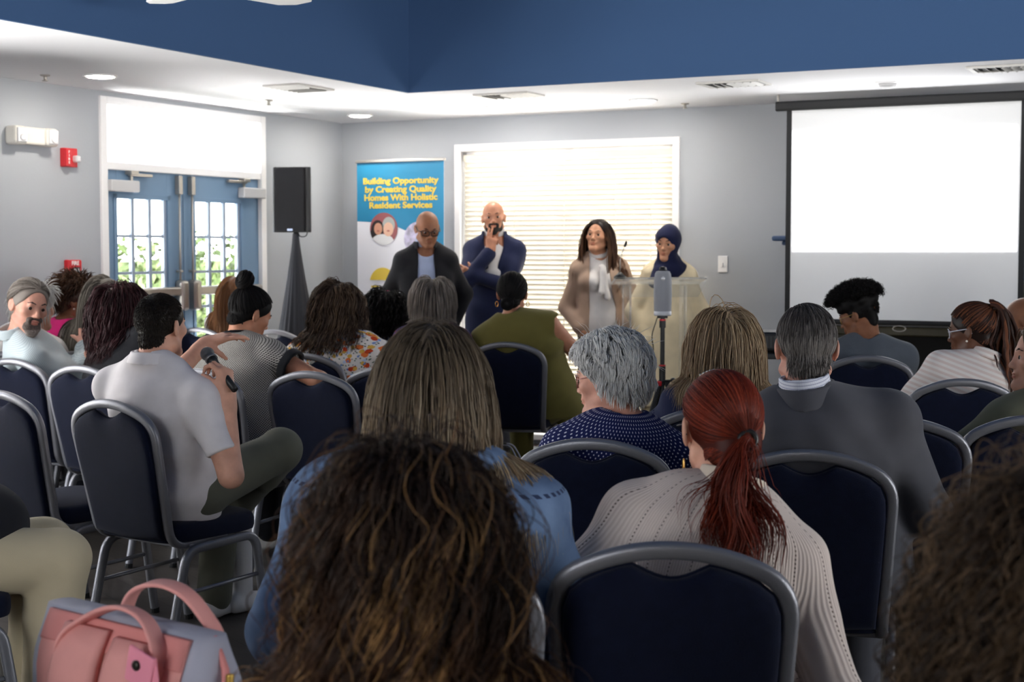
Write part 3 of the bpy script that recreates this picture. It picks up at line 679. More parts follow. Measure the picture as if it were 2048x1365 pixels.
# ================================================================== CHAIRS
M_frame = mat('hammered_silver', srgb(134, 134, 140), .36, metal=.55, bump=(350, .12), spec=.5)
M_pad = mat('navy_upholstery', srgb(14, 20, 42), .85, bump=(700, .35), var=(40, .12), spec=.12, sheen=.08)
M_foot = mat('rubber_black', srgb(14, 14, 14), .8)
SEC = rrect(.033, .027, .009, 2)
def outer_arch():
    pts = [(-.195, .06, .425), (-.195, -.20, .405), (-.224, -.296, .866), (-.075, -.316, .928), (.075, -.316, .928), (.224, -.296, .866), (.195, -.20, .405), (.195, .06, .425)]
    return smooth_path(pts, [.075, .075, .11, .11, .075, .075], 7)
def pad_curve():     # back pad outline: follows the frame at its sides, scooped at the top
    L_ = []
    L_ += [(-.16, .868), (-.125, .884), (-.09, .896)]
    for k in range(11):
        s = k/10; x = -.072+.144*s; L_.append((x, .899-.026*math.sin(PI*s)**1.1))
    L_ += [(.09, .896), (.125, .884), (.16, .868)]
    right = [(.188, .845), (.201, .81), (.203, .76), (.193, .6), (.180, .44)]
    left = [(-x, z) for x, z in right[::-1]]
    return L_+right+[(0.0, .425)]+left
def make_chair():
    t = empty('banquet_chair', (0, 0, 0), None, 'chair')
    bm = bmesh.new(); sweep(bm, outer_arch(), SEC, up=(0, 1, 0)); o = bobj('back_frame', bm, M_frame, t); autosmooth(o, 50)
    # back pad
    out = pad_curve(); bm = bmesh.new()
    yb = lambda z: -.202-(z-.40)*(.094/.43)
    layers = []
    for (off, dy) in ((.0, -.010), (-.004, -.018), (-.012, -.023), (-.035, -.027), (-.07, -.029)):
        layers.append([(x*(1+off*2.2), z+(off*1.2 if z > .7 else -off*.4), dy) for x, z in out])
    def ring(sgn, lay): return [bm.verts.new((x, yb(z)+sgn*dy*(1 if sgn > 0 else 1.25), z)) for x, z, dy in lay]
    rs = [ring(1, l) for l in layers[::-1]]+[ring(-1, l) for l in layers]
    n_ = len(out)
    for i in range(len(rs)-1):
        for k in range(n_): bm.faces.new((rs[i][k], rs[i][(k+1) % n_], rs[i+1][(k+1) % n_], rs[i+1][k]))
    for R0, fl in ((rs[0], True), (rs[-1], False)):
        c = bm.verts.new((0, R0[0].co.y*.5+R0[n_//2].co.y*.5+(.0), .63))
        c.co.y = yb(.63)+(-.029 if fl else .036)
        for k in range(n_):
            bm.faces.new((R0[k], R0[(k+1) % n_], c))
    o = bobj('backrest', bm, M_pad, t); autosmooth(o, 60)
    bm = bmesh.new(); sweep(bm, [(x, yb(z), z) for x, z in out], circ(.005, 6), up=(0, 1, 0), closed=True); bobj('piping', bm, M_pad, o, smooth=True)
    # seat cushion
    bm = bmesh.new(); N = 40; prof = [(.92, .418), (.985, .424), (1.0, .44), (1.0, .462), (.97, .482), (.9, .492), (.7, .498), (.35, .5)]
    rs = []
    for sc, z in prof:
        ring_ = []
        for k in range(N):
            a = 2*PI*k/N; ca, sa = math.cos(a), math.sin(a)
            ex = .34
            x = math.copysign(abs(ca)**ex, ca)*(.222+.008*sa)*sc; y = math.copysign(abs(sa)**ex, sa)*.225*sc+.0
            ring_.append(bm.verts.new((x, y+.005, z+(.008*y if z > .45 else 0))))
        rs.append(ring_)
    for i in range(len(rs)-1):
        for k in range(N): bm.faces.new((rs[i][k], rs[i][(k+1) % N], rs[i+1][(k+1) % N], rs[i+1][k]))
    bm.faces.new(rs[0][::-1]); bm.faces.new(rs[-1])
    o = bobj('seat', bm, M_pad, t); autosmooth(o, 50)
    for s in (-1, 1):
        bm = bmesh.new(); sweep(bm, smooth_path([(s*.222, -.02, .398), (s*.222, .19, .405), (s*.222, .25, .012)], .06, 6), SEC, up=(1, 0, 0)); o = bobj('leg', bm, M_frame, t); autosmooth(o, 50)
        bm = bmesh.new(); cyl(bm, (s*.222, .2505, 0), (s*.222, .249, .02), .018, n=10); bobj('glide', bm, M_foot, o)
        bm = bmesh.new(); sweep(bm, smooth_path([(s*.222, .0, .398), (s*.222, -.15, .392), (s*.222, -.245, .012)], .06, 6), SEC, up=(1, 0, 0)); o = bobj('leg', bm, M_frame, t); autosmooth(o, 50)
        bm = bmesh.new(); cyl(bm, (s*.222, -.2465, 0), (s*.222, -.2435, .02), .018, n=10); bobj('glide', bm, M_foot, o)
        bm = bmesh.new(); sweep(bm, [(s*.222, -.19, .235), (s*.222, .215, .25)], circ(.0085, 8), up=(1, 0, 0)); bobj('stretcher', bm, M_frame, t, smooth=True)
    bm = bmesh.new()
    for y in (-.12, .14): box(bm, (0, y, .402), (.43, .025, .02), .004)
    bobj('seat_rail', bm, M_frame, t)
    return t
CHAIR0 = make_chair(); _used = [False]; CHAIRS = {}
def chair_at(x, y, yaw, label, key=None):           # yaw: degrees clockwise from facing away along +Y
    o = copy_tree(CHAIR0) if _used[0] else CHAIR0
    _used[0] = True
    o.location = (x, y, 0); o.rotation_euler = (0, 0, -math.radians(yaw))
    o['label'] = label; o['category'] = 'chair'; o['group'] = 'blue banquet chairs set out in rows'
    if key: CHAIRS[key] = (x, y, yaw)
    return o
def chair_px(px, py, yaw, label, key=None):          # top of the back seen at that spot of the photograph
    d = (CAMH-.939)*F_PX/(py-HZ)
    for _ in range(6):
        z = Pt(px, py, d)[2]; d *= (CAMH-.939)/(CAMH-z)
    p = Pt(px, py, d); a = math.radians(yaw)
    f = np.array([math.sin(a), math.cos(a)])
    q = p[:2]+f*.318
    return chair_at(q[0], q[1], yaw, label, key)
# ================================================================== FIGURES: smooth bodies and clothes from blended volumes
f32 = np.float32
def A3(v): return np.array(v, dtype=np.float64)
def nz(v): v = A3(v); return v/(np.linalg.norm(v)+1e-12)
def cone(a, b, ra, rb, flat=None):
    a, b = A3(a), A3(b); ba = b-a; l2 = float(ba @ ba)+1e-12
    if flat is not None: ax = nz(flat[0]); q = 1-1/flat[1]
    def f(P):
        pa = P-a
        if flat is not None: pa = pa-np.outer(pa @ ax, ax)*q
        h = np.clip((pa @ ba)/l2, 0, 1)
        return np.sqrt(((pa-h[:, None]*ba)**2).sum(1))-(ra+(rb-ra)*h)
    r = max(ra, rb)*(flat[1] if flat is not None else 1)
    f.lo = np.minimum(a, b)-r; f.hi = np.maximum(a, b)+r
    return f
def ell(c, rad, R=None):
    c = A3(c); rad = A3(rad); R = np.eye(3) if R is None else R
    def f(P):
        q = ((P-c) @ R)/rad
        k0 = np.sqrt((q*q).sum(1))+1e-9; k1 = np.sqrt(((q/rad)**2).sum(1))+1e-9
        return np.where(k0 < .3, (k0-1)*rad.min(), k0*(k0-1)/k1)
    r = rad.max(); f.lo = c-r; f.hi = c+r
    return f
def half(n, p0):
    n = nz(n); p0 = A3(p0)
    def f(P): return (P-p0) @ n
    f.lo = np.full(3, 1e9); f.hi = np.full(3, -1e9)
    return f
def ring(c, ax, R, h, th, flare=0.0, gap=None, sq=(1, 1), xa=None):
    # collar band; gap=(direction, halfwidth) leaves it open in that direction; xa: side axis, sq its stretch
    c = A3(c); ax = nz(ax); xa = nz(np.cross(ax, [0, 1, .001])) if xa is None else nz(A3(xa)-ax*(A3(xa) @ ax)); ya = np.cross(ax, xa)
    def f(P):
        q = P-c; a = q @ ax; x = (q @ xa)/sq[0]; y = (q @ ya)/sq[1]; r = np.hypot(x, y)
        d = np.maximum(np.abs(r-(R+flare*a))-th, np.abs(a)-h)
        if gap is not None:
            g = nz(A3(gap[0])-ax*(A3(gap[0]) @ ax)); s = q @ np.cross(ax, g)
            d = np.maximum(d, np.where(q @ g > 0, gap[1]+np.maximum(0, a*0)-np.abs(s), -1.0))
        return d
    r = (R+abs(flare)*h+th+h)*max(sq); f.lo = c-r; f.hi = c+r
    return f
def smin(a, b, k):
    if k <= 0: return np.minimum(a, b)
    h = np.maximum(k-np.abs(a-b), 0)/k
    return np.minimum(a, b)-h*h*k*.25
def group(ops):
    def f(P):
        d = None
        for op, k, p in ops:
            e = p(P)
            if d is None: d = e
            elif op == 'add': d = smin(d, e, k)
            elif op == 'sub': d = -smin(-d, e, k)
            else: d = -smin(-d, -e, k)
        return d
    ad = [p for op, k, p in ops if op == 'add']
    f.lo = np.min([p.lo for p in ad], 0); f.hi = np.max([p.hi for p in ad], 0)
    return f
def sdf_mesh(ops, res, disp=None, pad=.02):
    ad = [p for op, k, p in ops if op == 'add']
    lo = np.min([p.lo for p in ad], 0)-pad; hi = np.max([p.hi for p in ad], 0)+pad
    NB = 6; B = NB*res
    nb = np.ceil((hi-lo)/B).astype(int)+1
    gx = [lo[i]+B*(np.arange(nb[i])+.5) for i in range(3)]
    C = np.stack(np.meshgrid(*gx, indexing='ij'), -1).reshape(-1, 3)
    ds = [p(C) for op, k, p in ops]
    D = None
    for (op, k, p), e in zip(ops, ds):
        if D is None: D = e.copy()
        elif op == 'add': D = smin(D, e, k)
        elif op == 'sub': D = -smin(-D, e, k)
        else: D = -smin(-D, -e, k)
    hd = .87*B*1.25+.012
    act = np.where(np.abs(D) < hd)[0]
    lat = res*(np.stack(np.meshgrid(*[np.arange(NB)]*3, indexing='ij'), -1).reshape(-1, 3)+.5-NB/2)
    nv = NB**3
    V = np.full((len(act), nv), 1.0); first = True
    dirty = np.zeros(len(act), bool)
    for (op, k, p), e in zip(ops, ds):
        ea = e[act]; Da = D[act]
        if op == 'add': sel = np.where(ea < Da+2*hd+k)[0]
        elif op == 'sub': sel = np.where(-ea > Da-2*hd-k)[0]
        else: sel = np.where(ea > Da-2*hd-k)[0]
        if len(sel) == 0: continue
        P = (C[act[sel]][:, None]+lat[None]).reshape(-1, 3)
        v = p(P).reshape(len(sel), nv)
        cur = V[sel]
        if op == 'add': V[sel] = smin(cur, v, k)
        elif op == 'sub': V[sel] = -smin(-cur, v, k)
        else: V[sel] = -smin(-cur, -v, k)
    if disp is not None:
        P = (C[act][:, None]+lat[None]).reshape(-1, 3); V = V+disp(P).reshape(V.shape)
    G = np.where(D > 0, 1.0, -1.0).astype(f32)
    full = np.repeat(np.repeat(np.repeat(G.reshape(nb), NB, 0), NB, 1), NB, 2)
    ix = np.unravel_index(act, nb)
    v6 = full.reshape(nb[0], NB, nb[1], NB, nb[2], NB)
    v6[ix[0], :, ix[1], :, ix[2], :] = V.reshape(-1, NB, NB, NB)
    full = v6.reshape(nb*NB)
    full[0], full[-1], full[:, 0], full[:, -1], full[:, :, 0], full[:, :, -1] = 1, 1, 1, 1, 1, 1
    s = full < 0
    c8 = [s[i:s.shape[0]-1+i, j:s.shape[1]-1+j, k:s.shape[2]-1+k] for i in (0, 1) for j in (0, 1) for k in (0, 1)]
    anyv = c8[0].copy(); allv = c8[0].copy()
    for q in c8[1:]: anyv |= q; allv &= q
    cells = np.argwhere(anyv & ~allv)
    if len(cells) == 0: return np.zeros((0, 3)), np.zeros((0, 4), int)
    cor = np.array([(i, j, k) for i in (0, 1) for j in (0, 1) for k in (0, 1)])
    vals = np.stack([full[cells[:, 0]+c[0], cells[:, 1]+c[1], cells[:, 2]+c[2]] for c in cor], 1)
    acc = np.zeros((len(cells), 3)); cnt = np.zeros(len(cells))
    for a in range(8):
        for b in range(a+1, 8):
            if abs(cor[a]-cor[b]).sum() != 1: continue
            va, vb = vals[:, a], vals[:, b]; cr_ = (va < 0) != (vb < 0)
            t = np.where(cr_, va/np.where(cr_, va-vb, 1), 0)
            acc += np.where(cr_[:, None], cor[a]+t[:, None]*(cor[b]-cor[a]), 0); cnt += cr_
    vp = cells+acc/cnt[:, None]
    verts = lo+res*(vp+.5)
    idx = np.full(np.array(full.shape)-1, -1, np.int64); idx[cells[:, 0], cells[:, 1], cells[:, 2]] = np.arange(len(cells))
    Q = []
    for ax in range(3):
        o1, o2 = (ax+1) % 3, (ax+2) % 3
        sl0 = [slice(None)]*3; sl1 = [slice(None)]*3; sl0[ax] = slice(0, -1); sl1[ax] = slice(1, None)
        e = np.argwhere(s[tuple(sl0)] != s[tuple(sl1)])
        e = e[(e[:, o1] > 0) & (e[:, o2] > 0) & (e[:, o1] < full.shape[o1]-1) & (e[:, o2] < full.shape[o2]-1)]
        ins = s[e[:, 0], e[:, 1], e[:, 2]]
        def at(d1, d2):
            q = e.copy(); q[:, o1] += d1; q[:, o2] += d2; return idx[q[:, 0], q[:, 1], q[:, 2]]
        q = np.stack([at(-1, -1), at(0, -1), at(0, 0), at(-1, 0)], 1)
        q = np.where(ins[:, None], q, q[:, ::-1]); Q.append(q[(q >= 0).all(1)])
    return verts, np.concatenate(Q)
def fast_mesh(name, verts, quads, m, parent, attrs=None):
    me = bpy.data.meshes.new(name); nv, nf = len(verts), len(quads); w_ = quads.shape[1]
    me.vertices.add(nv); me.vertices.foreach_set('co', np.ascontiguousarray(verts, f32).ravel())
    me.loops.add(nf*w_); me.loops.foreach_set('vertex_index', np.ascontiguousarray(quads, np.int32).ravel())
    me.polygons.add(nf); me.polygons.foreach_set('loop_start', np.arange(nf, dtype=np.int32)*w_)
    try: me.polygons.foreach_set('loop_total', np.full(nf, w_, np.int32))
    except Exception: pass
    me.update(calc_edges=True); me.polygons.foreach_set('use_smooth', np.ones(nf, bool))
    for k, (ty, data) in (attrs or {}).items():
        a = me.attributes.new(k, ty, 'POINT')
        a.data.foreach_set('value' if ty == 'FLOAT' else 'vector', np.ascontiguousarray(data, f32).ravel())
    me.materials.append(m); me.update(); me.validate()
    o = bpy.data.objects.new(name, me); link(o, parent); return o
def rot_yaw(yaw, pitch=0, roll=0):   # columns: right, forward, up; yaw clockwise from +Y, pitch nods down, roll tips to its right
    y, p, r = [math.radians(q) for q in (yaw, pitch, roll)]
    Rz = np.array([[math.cos(y), math.sin(y), 0], [-math.sin(y), math.cos(y), 0], [0, 0, 1]])
    Rx = np.array([[1, 0, 0], [0, math.cos(p), math.sin(p)], [0, -math.sin(p), math.cos(p)]])
    Ry = np.array([[math.cos(r), 0, math.sin(r)], [0, 1, 0], [-math.sin(r), 0, math.cos(r)]])
    return Rz @ Rx @ Ry
def folds(seed, amp, fr=1.0, up=None):
    r = np.random.default_rng(seed); ks = [(nz(r.normal(size=3)*[1, 1, 1.4]), r.uniform(18, 42)*fr, r.uniform(0, 6), nz(r.normal(size=3)), r.uniform(8, 16)*fr) for _ in range(4)]
    def f(P):
        d = 0
        for a, k, ph, b, k2 in ks: d = d+np.sin((P @ a)*k+ph+1.6*np.sin((P @ b)*k2))
        return amp*.5*d
    return f
SKINS = {}
def skin_mat(name, col, freckle=.12):
    k = 'skin_'+name
    if k in MATS: return MATS[k]
    return mat(k, col, .5, var=(22, freckle), bump=(160, .06), spec=.35, sss=.06)
SK = dict(pale=srgb(226, 178, 158), fair=srgb(214, 160, 136), tan=srgb(190, 132, 104), olive=srgb(196, 142, 112), brown=srgb(140, 92, 66), dark=srgb(96, 60, 42), deep=srgb(70, 44, 32), ruddy=srgb(212, 156, 136))
M_eye = mat('eye_white', srgb(196, 188, 182), .3); M_iris = mat('iris_dark', srgb(50, 34, 24), .15)

class Fig:
    def __init__(s, key, label, head, d, hyaw=0, hpitch=8, hroll=0, yaw=0, seat=None, stand=None, skin='fair', g=1.0, sw=.17, male=False, hs=1.0, group=None, res=.0065, pelvis=None, size=1.0, lean=None):
        s.key, s.size, s.male, s.g, s.sw, s.hs, s.res = key, size, male, g, sw*size, hs, res
        s.skin = skin_mat(skin, SK[skin]); s.lip = mat('lips_'+skin, tuple(c*k for c, k in zip(SK[skin], (.82, .55, .55))), .45)
        s.H = Pt(head[0], head[1], d); s.R = rot_yaw(hyaw, hpitch, hroll); s.yaw = yaw
        a = math.radians(yaw); s.fw = A3((math.sin(a), math.cos(a), 0)); s.rt = A3((math.cos(a), -math.sin(a), 0)); Z = A3((0, 0, 1))
        if seat is not None:
            s.P = A3((seat[0], seat[1], .60))-s.fw*.035
            if pelvis is not None: s.P = s.P+s.fw*pelvis[0]+s.rt*pelvis[1]+Z*(pelvis[2] if len(pelvis) > 2 else 0)
        else:
            s.P = A3((s.H[0], s.H[1], stand))-s.fw*.02
            if pelvis is not None: s.P = s.P+s.fw*pelvis[0]+s.rt*pelvis[1]
        s.HB = s.hl(0, -.03, -.075)
        s.N = s.HB+A3((0, 0, -.078*hs))-s.fw*.022
        d_ = s.N-s.P; s.Lt = np.linalg.norm(d_); s.U = d_/s.Lt
        s.rt = nz(s.rt-s.U*(s.rt @ s.U)); s.fr = np.cross(s.U, s.rt)
        s.base = A3((s.P[0], s.P[1], 0))
        Sc = s.N-s.U*.070*size
        s.S = {-1: Sc-s.rt*s.sw-s.U*.012, 1: Sc+s.rt*s.sw-s.U*.012}
        s.L1, s.L2 = .285*size, .255*size
        s.E, s.Wr, s.hand = {}, {}, {}
        hipw = .095*size
        s.hip = {k: s.P-Z*.025+s.rt*hipw*k for k in (-1, 1)}; s.knee = {}; s.ank = {}
        if seat is not None:
            for k in (-1, 1):
                s.knee[k] = s.hip[k]+s.fw*.42*size+s.rt*.03*k-Z*.02; s.ank[k] = A3((*(s.knee[k]-s.fw*.05)[:2], .09))
                s.arm(k, s.knee[k]-s.fw*.12-s.rt*.05*k+Z*.10, s.rt*k*.8-Z*.7-s.fw*.3)
        else:
            for k in (-1, 1):
                s.hip[k] = s.P-Z*.05+s.rt*.09*k; s.knee[k] = A3((*(s.P+s.rt*.10*k+s.fw*.02)[:2], .50*stand/.95)); s.ank[k] = A3((*(s.P+s.rt*.105*k)[:2], .09))
                s.arm(k, s.S[k]-Z*.5+s.rt*.06*k+s.fw*.06, -s.fw+s.rt*k*.4)
        s.root = empty('person', s.base, label, 'person', group)
        s.parts = {}
    def hl(s, x, y, z): return s.H+s.R @ (s.hs*A3((x, y, z)))
    def hd(s, x, y, z): return s.R @ A3((x, y, z))
    def T(s, x, y, z): return s.P+s.rt*x+s.fr*y+s.U*z           # torso frame
    def arm(s, k, wt, hint, hand=None):
        S0 = s.S[k]; d = A3(wt)-S0; L = np.linalg.norm(d); mx = (s.L1+s.L2)*.995
        if L > mx: d = d/L*mx; L = mx
        wt = S0+d; c = (s.L1**2-s.L2**2+L*L)/(2*L); h = math.sqrt(max(0, s.L1**2-c*c))
        u = d/L; hn = A3(hint); hn = nz(hn-u*(hn @ u)); s.E[k] = S0+u*c+hn*h; s.Wr[k] = wt
        s.hand[k] = hand
    def add(s, name, ops, m, res=None, disp=None, cyl_uv=False, parent=None, label=None):
        v, q = sdf_mesh(ops, res or s.res, disp)
        at = None
        if cyl_uv:
            r = v-s.P; x, y, z = r @ s.rt, r @ s.fr, r @ s.U
            th = np.arctan2(x, -y); at = {'cyl': ('FLOAT_VECTOR', np.stack([th*.19, z, np.zeros_like(z)], 1))}
        o = fast_mesh(name, v-s.base, q, m, parent or s.root, at)
        if label: o['label'] = label
        s.parts[name] = o
        return o
    # ---- volumes
    def torso(s, t=0.0, lo=0.0, hi=1.0, bust=0.0):
        g, L = s.g*s.size, s.Lt; T = s.T; rt = s.rt; o = []
        def seg(a, b, ra, rb, fl, dy=0): o.append(('add', .05, cone(T(0, dy, a*L), T(0, dy, b*L), (ra*g+t)/1.0, rb*g+t, (rt, fl))))
        if lo <= 0: seg(-.06, .15, .118, .116, 1.36)
        seg(.12, .42, .115, .106, 1.33); seg(.42, .72, .106, .108, 1.36, -.005)
        wch = max(1.38, (s.sw+.015)/(.105*g))
        seg(.70, .84, .106, .082, min(1.62, wch), -.008)
        o.append(('add', .05, cone(s.S[-1], s.S[1], .05*s.size+t*.8, .05*s.size+t*.8)))
        for k in (-1, 1):
            o.append(('add', .04, cone(s.N+s.U*.005+s.rt*k*.03, s.S[k]+s.U*.010, .043*s.size+t*.8, .040*s.size+t*.8)))
            if bust: o.append(('add', .03, ell(T(k*.075*g, .085*g, .66*L), (.062*g+t, .055*g+t+bust, .06*g+t))))
        return o
    def armv(s, k, t=0.0, lo=0.0, hi=2.0, thin=1.0, kk=.025):     # 0..1 upper arm, 1..2 forearm
        q = s.size*thin*(1+.5*(s.g-1)); o = []; t = t*.72
        o.append(('add', kk, cone(s.S[k], s.E[k], .049*q+t, .039*q+t)))
        if hi > 1: o.append(('add', kk, cone(s.E[k], s.E[k]+(s.Wr[k]-s.E[k])*min(1, hi-1), .040*q+t, (.040+(.027-.040)*min(1, hi-1))*q+t)))
        return o
    def legv(s, k, t=0.0, hi=2.0):
        q = s.size*(1+.5*(s.g-1)); o = [('add', .05, cone(s.hip[k], s.knee[k], .088*q+t, .062*q+t))]
        if hi > 1: o += [('add', .03, cone(s.knee[k], s.ank[k], .058*q+t, .038*q+t)), ('add', .03, ell(s.knee[k]*.66+s.ank[k]*.34-s.fw*.015, (.048*q+t, .05*q+t, .1)))]
        return o
    def neck(s, t=0.0):
        r = (.056 if s.male else .048)*s.size
        return [('add', .025, cone(s.N-s.U*.02, s.HB, r*1.12+t, r+t)), ('add', .03, cone(s.N-s.U*.03-s.rt*.02, s.N-s.U*.03+s.rt*.02, r*1.1+t, r*1.1+t))]
    def headv(s, ears=True):
        h = s.hs; L = s.hl; R = s.R; o = []
        e = lambda k, c, rad, RR=R: o.append(('add', k, ell(L(*c), [q*h for q in rad], RR)))
        c_ = lambda k, a, b, ra, rb: o.append(('add', k, cone(L(*a), L(*b), ra*h, rb*h)))
        jw = .054 if s.male else .048
        e(.02, (0, -.015, .03), (.075, .097, .085)); e(.03, (0, .022, -.03), (.060, .062, .082))
        for k in (-1, 1):
            c_(.02, (k*.012, .068, -.098), (k*jw, .0, -.062), .02 if not s.male else .022, .02)
            e(.02, (k*.043, .055, -.018), (.022, .022, .018))
        e(.02, (0, .074, -.099), (.021, .02, .017))
        c_(.012, (-.033, .077, .019), (.033, .077, .019), .0095, .0095)
        for k in (-1, 1): o.append(('sub', .008, ell(L(k*.031, .088, .0), [q*h for q in (.0165, .013, .0088)], R)))
        for k in (-1, 1):
            c_(.004, (k*.0215, .0755, .0062), (k*.041, .0715, .0055), .0048, .0045)
            c_(.008, (k*.0215, .0735, -.0072), (k*.041, .0695, -.006), .0036, .0036)
        c_(.012, (0, .080, .014), (0, .097, -.03), .0065, .0085); e(.008, (0, .0985, -.031), (.0098, .0095, .0085))
        for k in (-1, 1): e(.007, (k*.0115, .089, -.035), (.0068, .0098, .0068))
        c_(.01, (-.015, .079, -.052), (.015, .079, -.052), .009, .009)
        e(.005, (0, .0865, -.058), (.0215, .0075, .0048)); e(.005, (0, .0855, -.0685), (.0185, .0085, .006))
        if ears:
            for k in (-1, 1):
                Re = R @ rot_yaw(k*-24, 0, 0)[:, :] @ rot_yaw(0, -10, 0)
                e(.006, (k*.0785, -.012, -.006), (.0072, .0205, .033), Re)
                o.append(('sub', .004, ell(L(k*.086, -.004, -.004), [q*h for q in (.006, .0115, .0185)], Re)))
                e(.004, (k*.0765, .002, -.008), (.005, .006, .01))
        return o
    def handv(s, k):
        hp = s.hand[k] or {}
        fa = nz(s.Wr[k]-s.E[k]); dr = nz(hp.get('dir', fa)); n_ = hp.get('n', -s.rt*k*.6-A3((0, 0, 1))*.8); n_ = nz(A3(n_)-dr*(A3(n_) @ dr))
        th = nz(np.cross(n_, dr))*(1 if k > 0 else -1)*(-1)     # thumb side
        if hp.get('flip'): th = -th
        q = s.size*hp.get('scale', .95 if s.male else .88); W0 = s.Wr[k]; o = []
        curl = hp.get('curl', (.35, .4, .45, .5)); spread = hp.get('spread', .05)
        o.append(('add', .02, cone(s.E[k]*.15+W0*.85, W0+dr*.02*q, .026*q, .026*q, (th, 1.2))))
        for i, (off, ln) in enumerate(((.031, .92), (.010, 1.0), (-.011, .95), (-.030, .76))):
            kn = W0+dr*(.088-.006*abs(i-1))*q+th*off*q
            o.append(('add', .018, cone(W0+dr*.02*q+th*off*.5*q, kn, .0155*q, .0118*q)))
            c = curl[i]; a = 0; p = kn; fd = nz(dr+th*spread*(1.5-i))
            for j, (l, r0, r1) in enumerate(((.042, .0098, .0088), (.027, .0088, .0078), (.021, .0078, .0066))):
                a += c*(1.0, 1.25, .8)[j]; dd = fd*math.cos(a)+n_*math.sin(a); p2 = p+dd*l*ln*q
                o.append(('add', .005, cone(p, p2, r0*q, r1*q))); p = p2
        tb = W0+dr*.022*q+th*.022*q; t1 = hp.get('thumb', th*.75+dr*.65+n_*.25); d1 = nz(t1)
        o.append(('add', .014, cone(W0+dr*.012*q+th*.01*q, tb+d1*.03*q, .017*q, .013*q)))
        d2 = nz(d1+dr*.35+n_*hp.get('tcurl', .2)); p = tb+d1*.03*q; p2 = p+d2*.032*q
        o.append(('add', .006, cone(p, p2, .0115*q, .0098*q))); o.append(('add', .005, cone(p2, p2+nz(d2+n_*.2)*.024*q, .0098*q, .0075*q)))
        return o
    def body(s, legs=False, hands=(-1, 1), ears=True, extra=None):
        ops = s.headv(ears)+s.neck()+s.torso(-.004)
        for k in (-1, 1):
            ops += s.armv(k)
            if k in hands: ops += s.handv(k)
            if legs: ops += s.legv(k)
        # subtractive sockets and conchas must only bite the head: head first, its ops stay in order
        o = s.add('body', ops, s.skin)
        return o
    def face(s, brow=None, lips=True, eyes=True, gaze=(0, 0)):
        L = s.hl; h = s.hs
        if eyes:
            for k in (-1, 1):
                bm = bmesh.new(); c = L(k*.031, .0712, -.0003)-s.base; f_ = nz(s.hd(k*.06+gaze[0], 1, gaze[1])); q = Vector(f_).to_track_quat('Z', 'Y').to_matrix()
                prof = [(math.sin(a)*.0112*h, math.cos(a)*.0112*h) for a in (.001, .2, .48, .52, .8, 1.2, 1.7, 2.3, 3.1)]
                lathe(bm, prof, 16)
                bmesh.ops.rotate(bm, cent=(0, 0, 0), matrix=q, verts=bm.verts); bmesh.ops.translate(bm, vec=c, verts=bm.verts)
                bmesh.ops.recalc_face_normals(bm, faces=bm.faces)
                for f in bm.faces:
                    if (f.calc_center_median()-Vector(c)).normalized().dot(Vector(f_)) > .78: f.material_index = 1
                bobj('eye', bm, [M_eye, M_iris], s.root, smooth=True)
        if brow:
            ops = []
            for k in (-1, 1):
                ops += [('add', .004, cone(L(k*.014, .0855, .0215), L(k*.032, .0825, .0275), .0032*h, .0034*h)), ('add', .004, cone(L(k*.032, .0825, .0275), L(k*.048, .0695, .0225), .0034*h, .0018*h))]
            s.add('eyebrows', ops, brow, res=.0028)
        if lips:
            ops = [('add', .001, ell(L(0, .0872, -.0580), [q*h for q in (.0205, .0078, .0045)], s.R)), ('add', .001, ell(L(0, .0862, -.0683), [q*h for q in (.018, .0088, .0056)], s.R))]
            s.add('lips', ops, s.lip, res=.003)
    def glasses(s, m, w_=.026, hgt=.019, rim=.0016, lens=True, z=-.002, y=.094, rimless=False):
        L = s.hl; e = None; bm = bmesh.new()
        def rr_(k): return [L(k*.033+x, y-.35*(abs(k*.033+x)-.01)**2/.05, z+zz)-s.base for x, zz in rrect(w_*2, hgt*2, .013, 4)]
        for k in (-1, 1):
            pts = rr_(k); sweep(bm, pts, circ(rim, 6), up=s.hd(0, 1, 0), closed=True)
            sweep(bm, [L(k*(.033+w_), y-.015, z+.008)-s.base, L(k*.077, y-.03, z+.008)-s.base, L(k*.0815, -.01, z+.012)-s.base, L(k*.081, -.028, z-.01)-s.base], circ(rim*1.1, 6), up=(0, 0, 1))
        sweep(bm, [L(-.009, y+.002, z+.006)-s.base, L(0, y+.005, z+.009)-s.base, L(.009, y+.002, z+.006)-s.base], circ(rim, 6), up=(0, 0, 1))
        o = bobj('eyeglasses', bm, m, s.root, smooth=True)
        if lens:
            bm = bmesh.new()
            for k in (-1, 1): bm.faces.new([bm.verts.new(p) for p in rr_(k)])
            bobj('lenses', bm, MG_lens, o)
    def cut_wedge(s, pts, front=0.0):
        # opening of a jacket: pts = [(height, halfwidth)...] in the torso frame
        zs = [p[0] for p in pts]; ws = [p[1] for p in pts]
        def f(P):
            q = P-s.P; x, y, z = q @ s.rt, q @ s.fr, q @ s.U
            return np.maximum(np.abs(x)-np.interp(z, zs, ws), front-y)
        f.lo = np.full(3, 1e9); f.hi = np.full(3, -1e9)
        return f
